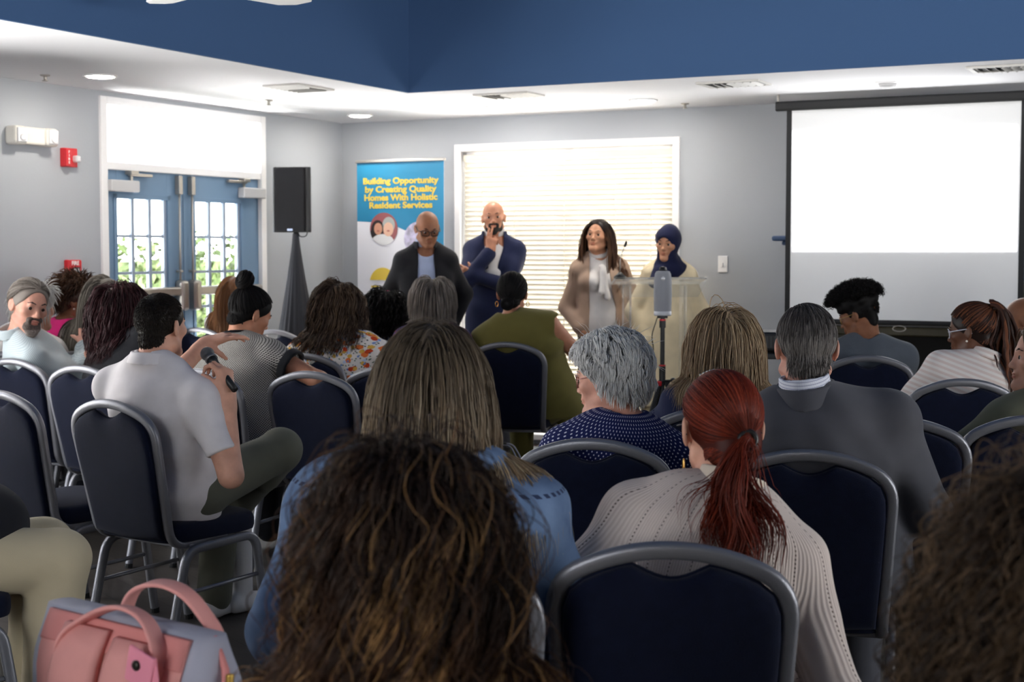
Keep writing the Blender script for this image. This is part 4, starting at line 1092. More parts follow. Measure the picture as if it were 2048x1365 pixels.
    def top(s, name, m, t=.012, sleeve=2.0, neck=None, hem=-.06, bust=0.0, fold=.0022, cyl_uv=True, res=None, open_=None, extra=None, seed=1, thin=1.05, cap=None, label=None):
        ops = s.torso(t, bust=bust)
        if hem < -.06: ops.append(('add', .04, cone(s.T(0, 0, 0), s.T(0, 0, hem*s.Lt), .124*s.g*s.size+t, .128*s.g*s.size+t, (s.rt, 1.34))))
        if open_: ops.append(('sub', .006, s.cut_wedge(open_)))
        nk = neck or 'crew'
        if nk == 'crew': ops.append(('sub', .008, cone(s.N+s.U*.025+s.fr*.012, s.N+s.U*.14+s.fr*.03, .056*s.size, .085)))
        elif nk == 'wide': ops.append(('sub', .01, cone(s.N-s.U*.015+s.fr*.02, s.N+s.U*.14+s.fr*.03, .085*s.size, .11)))
        elif nk == 'v': ops.append(('sub', .008, cone(s.N+s.U*.0+s.fr*.03, s.N+s.U*.14+s.fr*.03, .066*s.size, .09)))
        for k in (-1, 1):
            if sleeve > 0:
                sub = s.armv(k, t, hi=max(1, sleeve), thin=thin)
                if sleeve <= 1:
                    e = s.S[k]+(s.E[k]-s.S[k])*sleeve; sub.append(('int', .004, half(s.E[k]-s.S[k], e)))
                else:
                    e = s.E[k]+(s.Wr[k]-s.E[k])*min(1, sleeve-1); sub.append(('int', .004, half(s.Wr[k]-s.E[k], e)) if False else ('add', .01, cone(e-nz(s.Wr[k]-s.E[k])*.012, e, (.031 if sleeve > 1.8 else .036)*s.size+t*.75, (.031 if sleeve > 1.8 else .036)*s.size+t*.75)))
                ops.append(('add', .03, group(sub)))
            else:                                           # sleeveless: armhole
                ops.append(('sub', .012, cone(s.S[k]+s.rt*k*.03-s.U*.0, s.S[k]+s.rt*k*.2-s.U*.10, .062*s.size, .13)))
        if extra: ops += extra
        if s.P[2] < .75: ops.append(('int', .01, half((0, 0, -1), (0, 0, .475))))
        return s.add(name, ops, m, res=res or s.res*1.15, disp=folds(seed, fold), cyl_uv=cyl_uv, label=label)
    def trousers(s, m, name='trousers', t=.014, hi=2.0, res=.011, seed=5):
        ops = [('add', .05, cone(s.T(0, 0, -.03), s.T(0, 0, .13), .122*s.g*s.size+t*.5, .116*s.g*s.size+t*.5, (s.rt, 1.36)))]
        for k in (-1, 1):
            ops += s.legv(k, t, hi)
            if hi > 1: ops.append(('int' if False else 'add', .02, cone(s.knee[k], s.ank[k], .062*s.size+t, .052*s.size+t)))
        return s.add(name, ops, m, res=res, disp=folds(seed, .003))
    def shoes(s, m, res=.01):
        for k in (-1, 1):
            a = s.ank[k]
            s.add('shoe', [('add', .02, cone(A3((a[0], a[1], .045))-s.fw*.04, A3((a[0], a[1], .032))+s.fw*.15, .043, .03)), ('add', .02, cone(a+A3((0, 0, .0)), A3((a[0], a[1], .05)), .042, .045)), ('int', .003, half((0, 0, -1), (0, 0, .002)))], m, res=res)
MG_lens = glass_mat('spectacle_glass', (.95, .95, .95), .25)
M_spec_dark = mat('spectacle_dark', srgb(24, 22, 22), .3); M_spec_gold = mat('spectacle_gold', srgb(190, 150, 90), .3, metal=.8); M_spec_rose = mat('spectacle_rose', srgb(150, 100, 92), .3, metal=.4); M_spec_clear = mat('spectacle_clear', srgb(206, 204, 214), .2)

# ------------------------------------------------------------------ hair
def hair_mat(name, cols, root=None, rootlen=.35, rough=.48, spec=.35, trans=.3):
    k = 'hair_'+name
    if k in MATS: return MATS[k]
    m = bpy.data.materials.new(k); m.use_nodes = True; n, L, b = nodes_of(m)
    a = n.new('ShaderNodeAttribute'); a.attribute_name = 'tone'; r = n.new('ShaderNodeValToRGB')
    el = r.color_ramp.elements
    for i, c in enumerate(cols):
        e = el[i] if i < 2 else el.new(i/(len(cols)-1))
        e.position = i/(len(cols)-1); e.color = (*c, 1)
    if len(cols) > 2:
        for i, c in enumerate(cols): pass
    L.new(a.outputs['Fac'], r.inputs[0]); out = r.outputs[0]
    if root is not None:
        t = n.new('ShaderNodeAttribute'); t.attribute_name = 'along'; mr_ = n.new('ShaderNodeMapRange'); mr_.inputs[1].default_value = rootlen*.35; mr_.inputs[2].default_value = rootlen*1.5
        mx = n.new('ShaderNodeMixRGB'); mx.inputs[1].default_value = (*root, 1)
        L.new(t.outputs['Fac'], mr_.inputs[0]); L.new(mr_.outputs[0], mx.inputs[0]); L.new(out, mx.inputs[2]); out = mx.outputs[0]
    L.new(out, b.inputs['Base Color']); b.inputs['Roughness'].default_value = rough; b.inputs['Specular IOR Level'].default_value = spec
    tr = n.new('ShaderNodeBsdfTranslucent'); ms = n.new('ShaderNodeMixShader'); ms.inputs[0].default_value = trans; om = n['Material Output']
    L.new(out, tr.inputs[0]); L.new(b.outputs[0], ms.inputs[1]); L.new(tr.outputs[0], ms.inputs[2]); L.new(ms.outputs[0], om.inputs[0])
    MATS[k] = m; return m
def tubes(pts, wid, tone, sides=3, taper=True, seed=0):
    # pts (N,M,3), wid (N,) -> verts, quads, tone, along
    N, M, _ = pts.shape; r = np.random.default_rng(seed)
    tg = np.gradient(pts, axis=1); tg /= np.linalg.norm(tg, axis=2, keepdims=True)+1e-9
    ref = r.normal(size=(N, 1, 3)); s1 = np.cross(tg, ref); s1 /= np.linalg.norm(s1, axis=2, keepdims=True)+1e-9; s2 = np.cross(tg, s1)
    t = np.linspace(0, 1, M); pr = np.clip(np.minimum(1, (1-t)*3.0+.15), 0, 1) if taper else np.ones(M)
    w_ = wid[:, None]*pr[None]
    vs = np.stack([pts+(s1*math.cos(a)+s2*math.sin(a))*w_[..., None] for a in 2*PI*np.arange(sides)/sides], 2)   # N,M,S,3
    base = (np.arange(N)*M*sides)[:, None, None]+(np.arange(M-1)*sides)[None, :, None]
    j = np.arange(sides)[None, None]; j2 = (j+1) % sides
    q = np.stack([base+j, base+j2, base+sides+j2, base+sides+j], -1).reshape(-1, 4)
    tn = np.repeat(tone, M*sides); al = np.tile(np.repeat(t, sides), N)
    return vs.reshape(-1, 3), q, tn, al
CR_C, CR_R = A3((0, -.015, .03)), A3((.075, .097, .085))
def scalp(n, seed, line=None, zmin=None, halton=False):
    r = np.random.default_rng(seed); out = []
    xs = zmin[0] if zmin else [-1, -.3, .1, .45, .8, 1]; zs = zmin[1] if zmin else [-.62, -.5, .02, .5, .62, .7]
    while sum(map(len, out)) < n:
        d = r.normal(size=(n*3, 3)); d /= np.linalg.norm(d, axis=1, keepdims=True)
        out.append(d[d[:, 2] > np.interp(d[:, 1], xs, zs)])
    return np.concatenate(out)[:n]
NP_C, NP_R = A3((0, -.052, -.048)), A3((.045, .043, .048))
class Hair:
    """strands that start on the scalp, fall under gravity and stay outside head, neck and shoulders"""
    def __init__(s, F, seed=1): s.F = F; s.r = np.random.default_rng(seed); s.seed = seed; s.V = []; s.Q = []; s.Tn = []; s.Al = []; s.n = 0
    def put(s, pts, wid, tone, sides=3, taper=True):
        v, q, tn, al = tubes(pts, wid, tone, sides, taper, s.seed+s.n)
        s.V.append(v); s.Q.append(q+s.n); s.Tn.append(tn); s.Al.append(al); s.n += len(v)
    def cap(s, off=.006, region=None, res=.006, tone=.25, noise=.0, extra=None, z0=-.06, along=.0, nape=True):
        F = s.F; h = F.hs
        ops = [('add', .02, ell(F.hl(*CR_C), (CR_R+off)*h, F.R))]
        if nape: ops.append(('add', .02, ell(F.hl(*NP_C), [q*h for q in (NP_R[0]+off*.6, NP_R[1]+off*.6, NP_R[2])], F.R)))
        if extra: ops += extra
        # keep the face, ears and neck free
        ops.append(('sub', .012, ell(F.hl(0, .088, -.03), [q*h for q in (.072, .075, .108)], F.R)))
        ops.append(('int', .012, half(F.hd(0, .9, -1), F.hl(0, -.04, z0))))
        dn = folds(s.seed, noise, 3.0) if noise else None
        v, q = sdf_mesh(ops, res, dn)
        s.V.append(v); s.Q.append(q+s.n); s.Tn.append(np.full(len(v), tone)); s.Al.append(np.full(len(v), along)); s.n += len(v)
    def flow(s, n, length, steps=16, vol=.012, part=0.0, comb=(.9, -.35, -.2), stiff=.75, grav=.35, width=.0011, curl=(0, 0), locks=60, clump=.0, zmin=None, tone=None, lockcol=.5, layer=.012, body=True, lift=.25, frizz=0.0, keepback=0.0, wvar=.3, tonefn=None, jit=.0, hug=.0):
        F = s.F; r = s.r; h = F.hs
        d = scalp(n, s.seed*7+s.n % 97, zmin=zmin)
        lk = scalp(locks, s.seed*13+5, zmin=zmin); li = np.argmax(d @ lk.T, 1)
        off = vol*.3+r.random(n)*layer
        loc = CR_C+CR_R*d; nl = d/CR_R; nl /= np.linalg.norm(nl, axis=1, keepdims=True)
        side = np.where(d[:, 0]+r.normal(size=n)*jit > part, 1, -1)
        tp = np.clip(.15+.95*d[:, 2]+.45*d[:, 1], .0, 1)
        cb = np.stack([side*comb[0]*tp+.35*d[:, 0]*(1-tp), comb[1]*(.35+.65*tp), comb[2]-.8*(1-tp)], 1)
        cb = cb-nl*(cb*nl).sum(1, keepdims=True); cb /= np.linalg.norm(cb, axis=1, keepdims=True)+1e-9
        p = F.H+(h*loc) @ F.R.T; v = (nl*lift+cb) @ F.R.T; v /= np.linalg.norm(v, axis=1, keepdims=True)
        L = r.uniform(length[0], length[1], n); ds = (L/(steps-1))[:, None]
        cen = F.hl(*CR_C); rad = CR_R*h
        bo = [('add', .03, cone(F.N-F.U*.02, F.HB, .05, .05))]+F.torso(.012) if body else None
        bodyf = group(bo) if body else None
        out = [p.copy()]; g = A3((0, 0, -1)); bk = F.hd(0, -1, 0)
        for i in range(steps-1):
            v = v*stiff+g*grav+bk*keepback; 
            if frizz: v = v+r.normal(size=v.shape)*frizz
            v /= np.linalg.norm(v, axis=1, keepdims=True); p = p+v*ds
            # head: cranium and a face block
            for c_, rd in ((cen, rad), (F.hl(0, .018, -.035), A3((.064, .062, .085))*h)):
                q = (p-c_) @ F.R; rr_ = rd+off[:, None]+vol*min(1, i/4)
                k = np.sqrt(((q/rr_)**2).sum(1)); ins = k < 1
                if ins.any(): q[ins] = q[ins]/k[ins][:, None]; p[ins] = c_+q[ins] @ F.R.T
                if hug and rd is rad:
                    o_ = (k > 1) & (q[:, 2] > -.05*h); q[o_] *= ((1+(k-1)*(1-hug))/k)[o_][:, None]; p[o_] = c_+q[o_] @ F.R.T
            q = (p-F.H) @ F.R/h; fz = (q[:, 1] > .0) & (q[:, 2] < .062) & (q[:, 2] > -.16)
            lim = np.interp(q[:, 2], [-.16, -.06, 0, .045, .062], [.02, .046, .058, .052, .0]); fz &= np.abs(q[:, 0]) < lim
            if fz.any(): q[fz, 0] = side[fz]*lim[fz]; p[fz] = F.H+(h*q[fz]) @ F.R.T
            if body:
                dd = bodyf(p); t_ = off*.6+.004; ins = dd < t_
                if ins.any():
                    pi = p[ins]; e = 1e-3; gr = np.stack([bodyf(pi+np.eye(3)[a]*e)-dd[ins] for a in range(3)], 1)/e
                    gr /= np.linalg.norm(gr, axis=1, keepdims=True)+1e-6; p[ins] = pi+gr*(t_[ins]-dd[ins])[:, None]
            v = (p-out[-1]); v /= np.linalg.norm(v, axis=1, keepdims=True)+1e-9
            out.append(p.copy())
        pts = np.stack(out, 1); t = np.linspace(0, 1, steps)
        if clump:
            for q in range(locks):
                m_ = np.where(li == q)[0]
                if len(m_) > 2:
                    mean = pts[m_].mean(0); pts[m_] = pts[m_]+(mean[None]-pts[m_])*(clump*t**1.2)[None, :, None]
        if curl[0]:
            tg = np.gradient(pts, axis=1); tg /= np.linalg.norm(tg, axis=2, keepdims=True)+1e-9
            n1 = np.cross(tg, A3((.3, .5, .2))); n1 /= np.linalg.norm(n1, axis=2, keepdims=True)+1e-9; n2 = np.cross(tg, n1)
            ph = r.uniform(0, 6.28, locks)[li]+r.normal(size=n)*.35; fq = (curl[1]*r.uniform(.75, 1.3, locks))[li]
            am = curl[0]*np.minimum(1, t*3)*(.6+.6*t); arc = L[:, None]*t[None]
            w_ = 2*PI*fq[:, None]*arc+ph[:, None]
            pts = pts+am[None, :, None]*(np.cos(w_)[..., None]*n1+np.sin(w_)[..., None]*n2)
        lt = r.random(locks)[li]; tn = lockcol*lt+(1-lockcol)*r.random(n)
        if tonefn: tn = tonefn(d, tn)
        s.put(pts, width*h*r.uniform(1-wvar, 1+wvar, n), tn)
        return pts
    def comb_to(s, n, tie, steps=10, off=.006, layer=.006, width=.0011, zmin=None, lockcol=.5):
        # hair pulled tight over the skull to a tie point (head-local)
        F = s.F; r = s.r; h = F.hs; d = scalp(n, s.seed*3+11, zmin=zmin)
        tq = (A3(tie)-CR_C)/CR_R; tl = np.linalg.norm(tq); tu = tq/tl
        om = np.arccos(np.clip(d @ tu, -1, 1)); t = np.linspace(0, .985, steps)
        so = np.sin(om)+1e-6
        A = np.sin((1-t)[None]*om[:, None])/so[:, None]; B = np.sin(t[None]*om[:, None])/so[:, None]
        u = A[..., None]*d[:, None]+B[..., None]*tu
        o = off+r.random(n)*layer
        pts = CR_C+(CR_R+o[:, None, None]*np.ones((1, steps, 1)))*u
        k = np.clip((t-.75)/.25, 0, 1)[None, :, None]; pts = pts*(1-k*.0)+0
        pts = pts+(A3(tie)-(CR_C+CR_R*tu))[None, None]*k**2
        pts = F.H+(h*pts) @ F.R.T
        s.put(pts, width*h*r.uniform(.7, 1.3, n), r.random(n))
    def nape(s, n, tie=None, length=(.02, .035), width=.0009, off=.003):
        # hair on the back of the neck: short and lying down, or pulled up to a tie point
        F = s.F; r = s.r; h = F.hs; d = r.normal(size=(n*4, 3)); d /= np.linalg.norm(d, axis=1, keepdims=True)
        d = d[(d[:, 1] < .25) & (d[:, 2] > -.75+.45*np.abs(d[:, 0])) & (d[:, 2] < .6)][:n]; n = len(d)
        M = 8; t = np.linspace(0, 1, M); p0 = NP_C+(NP_R+off)*d; nl = d/NP_R; nl /= np.linalg.norm(nl, axis=1, keepdims=True)
        if tie is None:
            dr = A3((0, -.2, -1.0))+r.normal(size=(n, 3))*.15-nl*((A3((0, -.2, -1.0)) @ nl.T)[:, None])*.9
            dr /= np.linalg.norm(dr, axis=1, keepdims=True)+1e-6; L = r.uniform(*length, n)
            pts = p0[:, None]+dr[:, None]*(L[:, None]*t)[..., None]+nl[:, None]*.003
        else:
            pts = p0[:, None]*(1-t)[None, :, None]+A3(tie)[None, None]*(t**1.0)[None, :, None]
        for c_, rd in ((NP_C, NP_R), (CR_C, CR_R)):
            q = pts-c_; k = np.sqrt(((q/(rd+off+.002))**2).sum(-1, keepdims=True)); pts = np.where(k < 1, c_+q/np.maximum(k, 1e-6), pts)
        s.put(F.H+(h*pts) @ F.R.T, width*h*r.uniform(.7, 1.3, n), r.random(n))
    def tail(s, n, start, length, dirw, spread=.03, steps=20, width=.0012, wave=(.01, 9), r0=.012, sides=3, grav=.25, lockcol=.6, locks=12, curlend=.0, taper=True, body=True):
        F = s.F; r = s.r; p0 = F.hl(*start); dw = nz(dirw)
        rnd_ = r.normal(size=(n, 3)); rnd_ -= np.outer(rnd_ @ dw, dw); rnd_ /= np.linalg.norm(rnd_, axis=1, keepdims=True)+1e-9; rr_ = np.sqrt(r.random(n))[:, None]
        p = p0+rnd_*rr_*r0; v = np.tile(dw, (n, 1)); L = r.uniform(length[0], length[1], n); out = [p.copy()]
        bodyf = group([('add', .03, cone(F.N-F.U*.02, F.HB, .05, .05))]+F.torso(.014)); lk = r.integers(0, locks, n); lo = r.normal(size=(locks, 3))*spread
        for i in range(steps-1):
            v = v*.85+A3((0, 0, -1))*grav+(rnd_*rr_*spread+lo[lk])*.35*(1 if i < steps*.5 else .2); v /= np.linalg.norm(v, axis=1, keepdims=True)
            p = p+v*(L/(steps-1))[:, None]
            q = (p-F.hl(*CR_C)) @ F.R; k = np.sqrt(((q/(CR_R*F.hs+.01))**2).sum(1)); ins = k < 1
            if ins.any(): p[ins] = F.hl(*CR_C)+(q[ins]/k[ins][:, None]) @ F.R.T
            if body:
                dd = bodyf(p); ins = dd < .006+.012*rr_[:, 0]
                if ins.any():
                    pi = p[ins]; e = 1e-3; gr = np.stack([bodyf(pi+np.eye(3)[a]*e)-dd[ins] for a in range(3)], 1)/e
                    gr /= np.linalg.norm(gr, axis=1, keepdims=True)+1e-6; p[ins] = pi+gr*((.006+.012*rr_[:, 0])[ins]-dd[ins])[:, None]
            out.append(p.copy())
        pts = np.stack(out, 1); t = np.linspace(0, 1, steps)
        if wave[0]:
            tg = np.gradient(pts, axis=1); tg /= np.linalg.norm(tg, axis=2, keepdims=True)+1e-9
            n1 = np.cross(tg, A3((.2, .9, .1))); n1 /= np.linalg.norm(n1, axis=2, keepdims=True)+1e-9; n2 = np.cross(tg, n1)
            ph = r.uniform(0, 6.28, locks)[lk]+r.normal(size=n)*.25; w_ = 2*PI*wave[1]*r.uniform(.8, 1.2, locks)[lk][:, None]*L[:, None]*t[None]+ph[:, None]
            am = wave[0]*t**.8
            pts = pts+am[None, :, None]*(np.cos(w_)[..., None]*n1+.6*np.sin(w_)[..., None]*n2)
        tn = lockcol*r.random(locks)[lk]+(1-lockcol)*r.random(n)
        s.put(pts, np.full(n, width)*r.uniform(.7, 1.3, n), tn, sides, taper)
    def bun(s, n, c, R_=.03, width=.0012, sq=1.0):
        F = s.F; r = s.r; M = 26; ph = r.uniform(0, 6.28, n); rr_ = R_*np.sqrt(r.random(n))*.5+R_*.28; tt = np.linspace(0, 1, M); q = r.uniform(0, 6.28, n)
        a = ph[:, None]+tt[None]*5.2; b = q[:, None]+tt[None]*2.0
        x = (R_*.55+rr_[:, None]*.8*np.cos(b))*np.cos(a); z = (R_*.55+rr_[:, None]*.8*np.cos(b))*np.sin(a); y = rr_[:, None]*np.sin(b)*sq
        pts = np.stack([x, y, z], -1)+A3(c); pts = F.H+(F.hs*pts) @ F.R.T
        s.put(pts, np.full(n, width)*r.uniform(.7, 1.3, n), r.random(n))
        v, qd = sdf_mesh([('add', 0, ell(F.hl(*c), [R_*.95*F.hs, R_*.75*F.hs*sq, R_*.95*F.hs], F.R))], .006)
        s.V.append(v); s.Q.append(qd+s.n); s.Tn.append(np.full(len(v), .2)); s.Al.append(np.full(len(v), .1)); s.n += len(v)
    def coils(s, n, shape_off, length=(.02, .04), width=.0012, amp=.005, turns=3, steps=12, zmin=None, center=None, rad=None):
        # tight coils standing off a volume (afro, curly crop)
        F = s.F; r = s.r; d = scalp(n, s.seed*5+3, zmin=zmin); c = CR_C if center is None else A3(center); R_ = CR_R if rad is None else A3(rad)
        base = c+(R_+shape_off*r.uniform(.3, 1, n)[:, None])*d; nl = d/R_; nl /= np.linalg.norm(nl, axis=1, keepdims=True)
        dr = nl+r.normal(size=(n, 3))*.5; dr /= np.linalg.norm(dr, axis=1, keepdims=True)
        t = np.linspace(0, 1, steps); L = r.uniform(length[0], length[1], n); n1 = np.cross(dr, r.normal(size=(n, 3))); n1 /= np.linalg.norm(n1, axis=1, keepdims=True); n2 = np.cross(dr, n1)
        w_ = 2*PI*turns*t[None]*r.uniform(.7, 1.3, n)[:, None]+r.uniform(0, 6, n)[:, None]
        pts = base[:, None]+dr[:, None]*(L[:, None]*t[None])[..., None]+amp*(np.cos(w_)[..., None]*n1[:, None]+np.sin(w_)[..., None]*n2[:, None])
        pts = F.H+(F.hs*pts) @ F.R.T
        s.put(pts, np.full(n, width)*r.uniform(.7, 1.3, n), r.random(n))
    def done(s, m, name='hair', label=None):
        F = s.F
        o = fast_mesh(name, np.concatenate(s.V)-F.base, np.concatenate(s.Q), m, F.root, {'tone': ('FLOAT', np.concatenate(s.Tn)), 'along': ('FLOAT', np.concatenate(s.Al))})
        if label: o['label'] = label
        return o
# ================================================================== CLOTHS
def cloth(name, col, rough=.85, weave=900, bump=.25, var=.06, sheen=.1):
    return mat('cloth_'+name, col, rough, bump=(weave, bump), var=(14, var), spec=.15, sheen=sheen)
def pat(name, base, rough=.85):
    m = bpy.data.materials.new('cloth_'+name); m.use_nodes = True; n, L, b = nodes_of(m); b.inputs['Roughness'].default_value = rough; b.inputs['Specular IOR Level'].default_value = .15
    a = n.new('ShaderNodeAttribute'); a.attribute_name = 'cyl'; b.inputs['Base Color'].default_value = (*base, 1); MATS['cloth_'+name] = m
    return m, n, L, b, a.outputs['Vector']
def mathn(n, L, op, a, b=None):
    k = n.new('ShaderNodeMath'); k.operation = op
    for i, q in enumerate((a, b)):
        if q is None: continue
        if isinstance(q, (int, float)): k.inputs[i].default_value = q
        else: L.new(q, k.inputs[i])
    return k.outputs[0]
def mixc(n, L, f, c1, c2):
    k = n.new('ShaderNodeMixRGB')
    for i, q in ((0, f), (1, c1), (2, c2)):
        if isinstance(q, (int, float)): k.inputs[i].default_value = q
        elif isinstance(q, tuple): k.inputs[i].default_value = (*q, 1)
        else: L.new(q, k.inputs[i])
    return k.outputs[0]
def dots(n, L, vec, pitch, rad, stagger=True):
    s = n.new('ShaderNodeSeparateXYZ'); L.new(vec, s.inputs[0])
    x = mathn(n, L, 'DIVIDE', s.outputs[0], pitch); y = mathn(n, L, 'DIVIDE', s.outputs[1], pitch*.5 if stagger else pitch)
    fy = mathn(n, L, 'FLOOR', y)
    if stagger: x = mathn(n, L, 'ADD', x, mathn(n, L, 'MULTIPLY', mathn(n, L, 'MODULO', fy, 2.0), .5))
    dx = mathn(n, L, 'SUBTRACT', mathn(n, L, 'FRACT', x), .5); dy = mathn(n, L, 'MULTIPLY', mathn(n, L, 'SUBTRACT', mathn(n, L, 'FRACT', y), .5), .5 if stagger else 1.0)
    r2 = mathn(n, L, 'ADD', mathn(n, L, 'MULTIPLY', dx, dx), mathn(n, L, 'MULTIPLY', dy, dy))
    return mathn(n, L, 'LESS_THAN', r2, (rad/pitch)**2)
def stripe(n, L, vec, axis, pitch, frac):
    s = n.new('ShaderNodeSeparateXYZ'); L.new(vec, s.inputs[0])
    return mathn(n, L, 'LESS_THAN', mathn(n, L, 'FRACT', mathn(n, L, 'DIVIDE', s.outputs[axis], pitch)), frac)
def bumpn(n, L, b, h, strength, dist=.004):
    k = n.new('ShaderNodeBump'); k.inputs['Strength'].default_value = strength; k.inputs['Distance'].default_value = dist; L.new(h, k.inputs['Height']); L.new(k.outputs[0], b.inputs['Normal'])
m, n, L, b, v = pat('polka', srgb(30, 36, 84)); L.new(mixc(n, L, dots(n, L, v, .0175, .0025), srgb(34, 40, 88), srgb(214, 214, 226)), b.inputs['Base Color']); M_polka = m
m, n, L, b, v = pat('hounds', srgb(90, 88, 86)); L.new(mixc(n, L, dots(n, L, v, .0115, .0036), srgb(40, 38, 38), srgb(196, 190, 182)), b.inputs['Base Color']); M_hounds = m
m, n, L, b, v = pat('striped', srgb(226, 214, 206)); L.new(mixc(n, L, stripe(n, L, v, 1, .022, .5), srgb(234, 226, 220), srgb(222, 204, 196)), b.inputs['Base Color']); M_stripe = m
m, n, L, b, v = pat('check', srgb(200, 204, 216))
h1 = stripe(n, L, v, 0, .009, .25); h2 = stripe(n, L, v, 1, .009, .25); L.new(mixc(n, L, mathn(n, L, 'MULTIPLY', mathn(n, L, 'ADD', h1, h2), .5), srgb(226, 228, 236), srgb(84, 92, 140)), b.inputs['Base Color']); M_check = m
m, n, L, b, v = pat('paleshirt', srgb(186, 198, 202))
h1 = stripe(n, L, v, 0, .006, .4); h2 = stripe(n, L, v, 1, .006, .4); L.new(mixc(n, L, mathn(n, L, 'MULTIPLY', mathn(n, L, 'ADD', h1, h2), .5), srgb(204, 212, 214), srgb(160, 176, 184)), b.inputs['Base Color']); M_pale = m
m, n, L, b, v = pat('ribknit', srgb(196, 180, 170))
s_ = n.new('ShaderNodeSeparateXYZ'); L.new(v, s_.inputs[0])
rib = mathn(n, L, 'SINE', mathn(n, L, 'MULTIPLY', s_.outputs[0], 2*PI/.0065))
wide = mathn(n, L, 'LESS_THAN', mathn(n, L, 'FRACT', mathn(n, L, 'DIVIDE', s_.outputs[0], .05)), .06)
hol = mathn(n, L, 'MULTIPLY', wide, mathn(n, L, 'LESS_THAN', mathn(n, L, 'FRACT', mathn(n, L, 'DIVIDE', s_.outputs[1], .008)), .45))
L.new(mixc(n, L, hol, mixc(n, L, mathn(n, L, 'ADD', mathn(n, L, 'MULTIPLY', rib, .5), .5), srgb(204, 188, 179), srgb(222, 208, 199)), srgb(120, 104, 96)), b.inputs['Base Color']); bumpn(n, L, b, rib, .35, .002); M_rib = m
m, n, L, b, v = pat('denim', srgb(96, 124, 166))
t_ = n.new('ShaderNodeTexCoord'); no = n.new('ShaderNodeTexNoise'); no.inputs['Scale'].default_value = 9; no.inputs['Detail'].default_value = 8; L.new(t_.outputs['Object'], no.inputs['Vector'])
rr = n.new('ShaderNodeValToRGB'); rr.color_ramp.elements[0].position = .32; rr.color_ramp.elements[0].color = (*srgb(70, 90, 122), 1); rr.color_ramp.elements[1].position = .7; rr.color_ramp.elements[1].color = (*srgb(112, 134, 166), 1); L.new(no.outputs[0], rr.inputs[0])
s_ = n.new('ShaderNodeSeparateXYZ'); L.new(v, s_.inputs[0])
zz_ = s_.outputs[1]; yoke = mathn(n, L, 'LESS_THAN', mathn(n, L, 'ABSOLUTE', mathn(n, L, 'SUBTRACT', zz_, .43)), .0035); dash = mathn(n, L, 'LESS_THAN', mathn(n, L, 'FRACT', mathn(n, L, 'DIVIDE', s_.outputs[0], .012)), .55)
L.new(mixc(n, L, mathn(n, L, 'MULTIPLY', yoke, dash), rr.outputs[0], srgb(48, 58, 84)), b.inputs['Base Color']); n2 = n.new('ShaderNodeTexNoise'); n2.inputs['Scale'].default_value = 600; L.new(t_.outputs['Object'], n2.inputs['Vector']); bumpn(n, L, b, n2.outputs[0], .3, .002); M_denim = m
def blossom(name, base, cols, scale, size, scale2=None):
    m, n, L, b, v = pat(name, base)
    out = base
    lay = [(scale, size, cols[0], 0)] if False else []
    for i, (c, sc, r_) in enumerate(cols):
        mp = n.new('ShaderNodeMapping'); mp.inputs['Location'].default_value = (i*1.37, i*2.11, i*.7); L.new(v, mp.inputs[0])
        no = n.new('ShaderNodeTexNoise'); no.inputs['Scale'].default_value = 70; L.new(mp.outputs[0], no.inputs['Vector'])
        ad = n.new('ShaderNodeVectorMath'); ad.operation = 'MULTIPLY_ADD'; L.new(no.outputs['Color'], ad.inputs[0]); ad.inputs[1].default_value = (.012, .012, .012); L.new(mp.outputs[0], ad.inputs[2])
        vo = n.new('ShaderNodeTexVoronoi'); vo.voronoi_dimensions = '2D'; vo.inputs['Scale'].default_value = sc; L.new(ad.outputs[0], vo.inputs['Vector'])
        out = mixc(n, L, mathn(n, L, 'LESS_THAN', vo.outputs['Distance'], r_), out, c)
    L.new(out, b.inputs['Base Color']); return m
M_floral = blossom('floral', srgb(232, 224, 218), [(srgb(84, 106, 84), 44, .15), (srgb(196, 208, 232), 17, .14), (srgb(232, 120, 60), 16, .21), (srgb(226, 178, 84), 18, .18), (srgb(112, 140, 200), 22, .12), (srgb(206, 74, 36), 13, .15), (srgb(60, 54, 60), 28, .09)], 1, 1)
M_lilac = blossom('lilac', srgb(214, 212, 226), [(srgb(92, 88, 140), 30, .42)], 1, 1)
M_plum = blossom('plum', srgb(62, 44, 70), [(srgb(120, 52, 74), 34, .28), (srgb(60, 70, 120), 40, .2)], 1, 1)
C_ = dict(suit=cloth('charcoal', srgb(82, 82, 88), weave=1400, bump=.2), navy=cloth('navy', srgb(36, 42, 72)), black=cloth('black', srgb(26, 26, 31)), white=cloth('white', srgb(226, 222, 220)), polo=cloth('polo', srgb(226, 220, 221), bump=.12),
    beige=cloth('beige', srgb(172, 146, 128)), cream=cloth('cream', srgb(226, 210, 176)), lblue=cloth('light_blue', srgb(170, 184, 216)), olive=cloth('olive', srgb(112, 104, 54)), sage=cloth('sage', srgb(112, 112, 92)), grey=cloth('grey', srgb(92, 98, 106), weave=300, bump=.4), pink=cloth('pink', srgb(236, 52, 136)),
    pants=cloth('grey_green', srgb(96, 96, 84)), dk=cloth('dark_brown', srgb(62, 52, 52)), gtr=cloth('grey_trouser', srgb(112, 112, 120)), khaki=cloth('khaki', srgb(196, 182, 152), var=.03), wpants=cloth('white_jeans', srgb(208, 200, 198)), hijab=cloth('hijab', srgb(28, 32, 62), bump=.1), jeans=cloth('dark_trouser', srgb(44, 46, 56)), rust=cloth('rust', srgb(176, 68, 40)), creamtop=cloth('cream_top', srgb(222, 206, 188)))
M_leather = mat('black_leather', srgb(24, 22, 22), .4)
M_gold = mat('gold', srgb(214, 170, 90), .25, metal=.9); M_pearl = mat('pearl', srgb(232, 226, 214), .2)
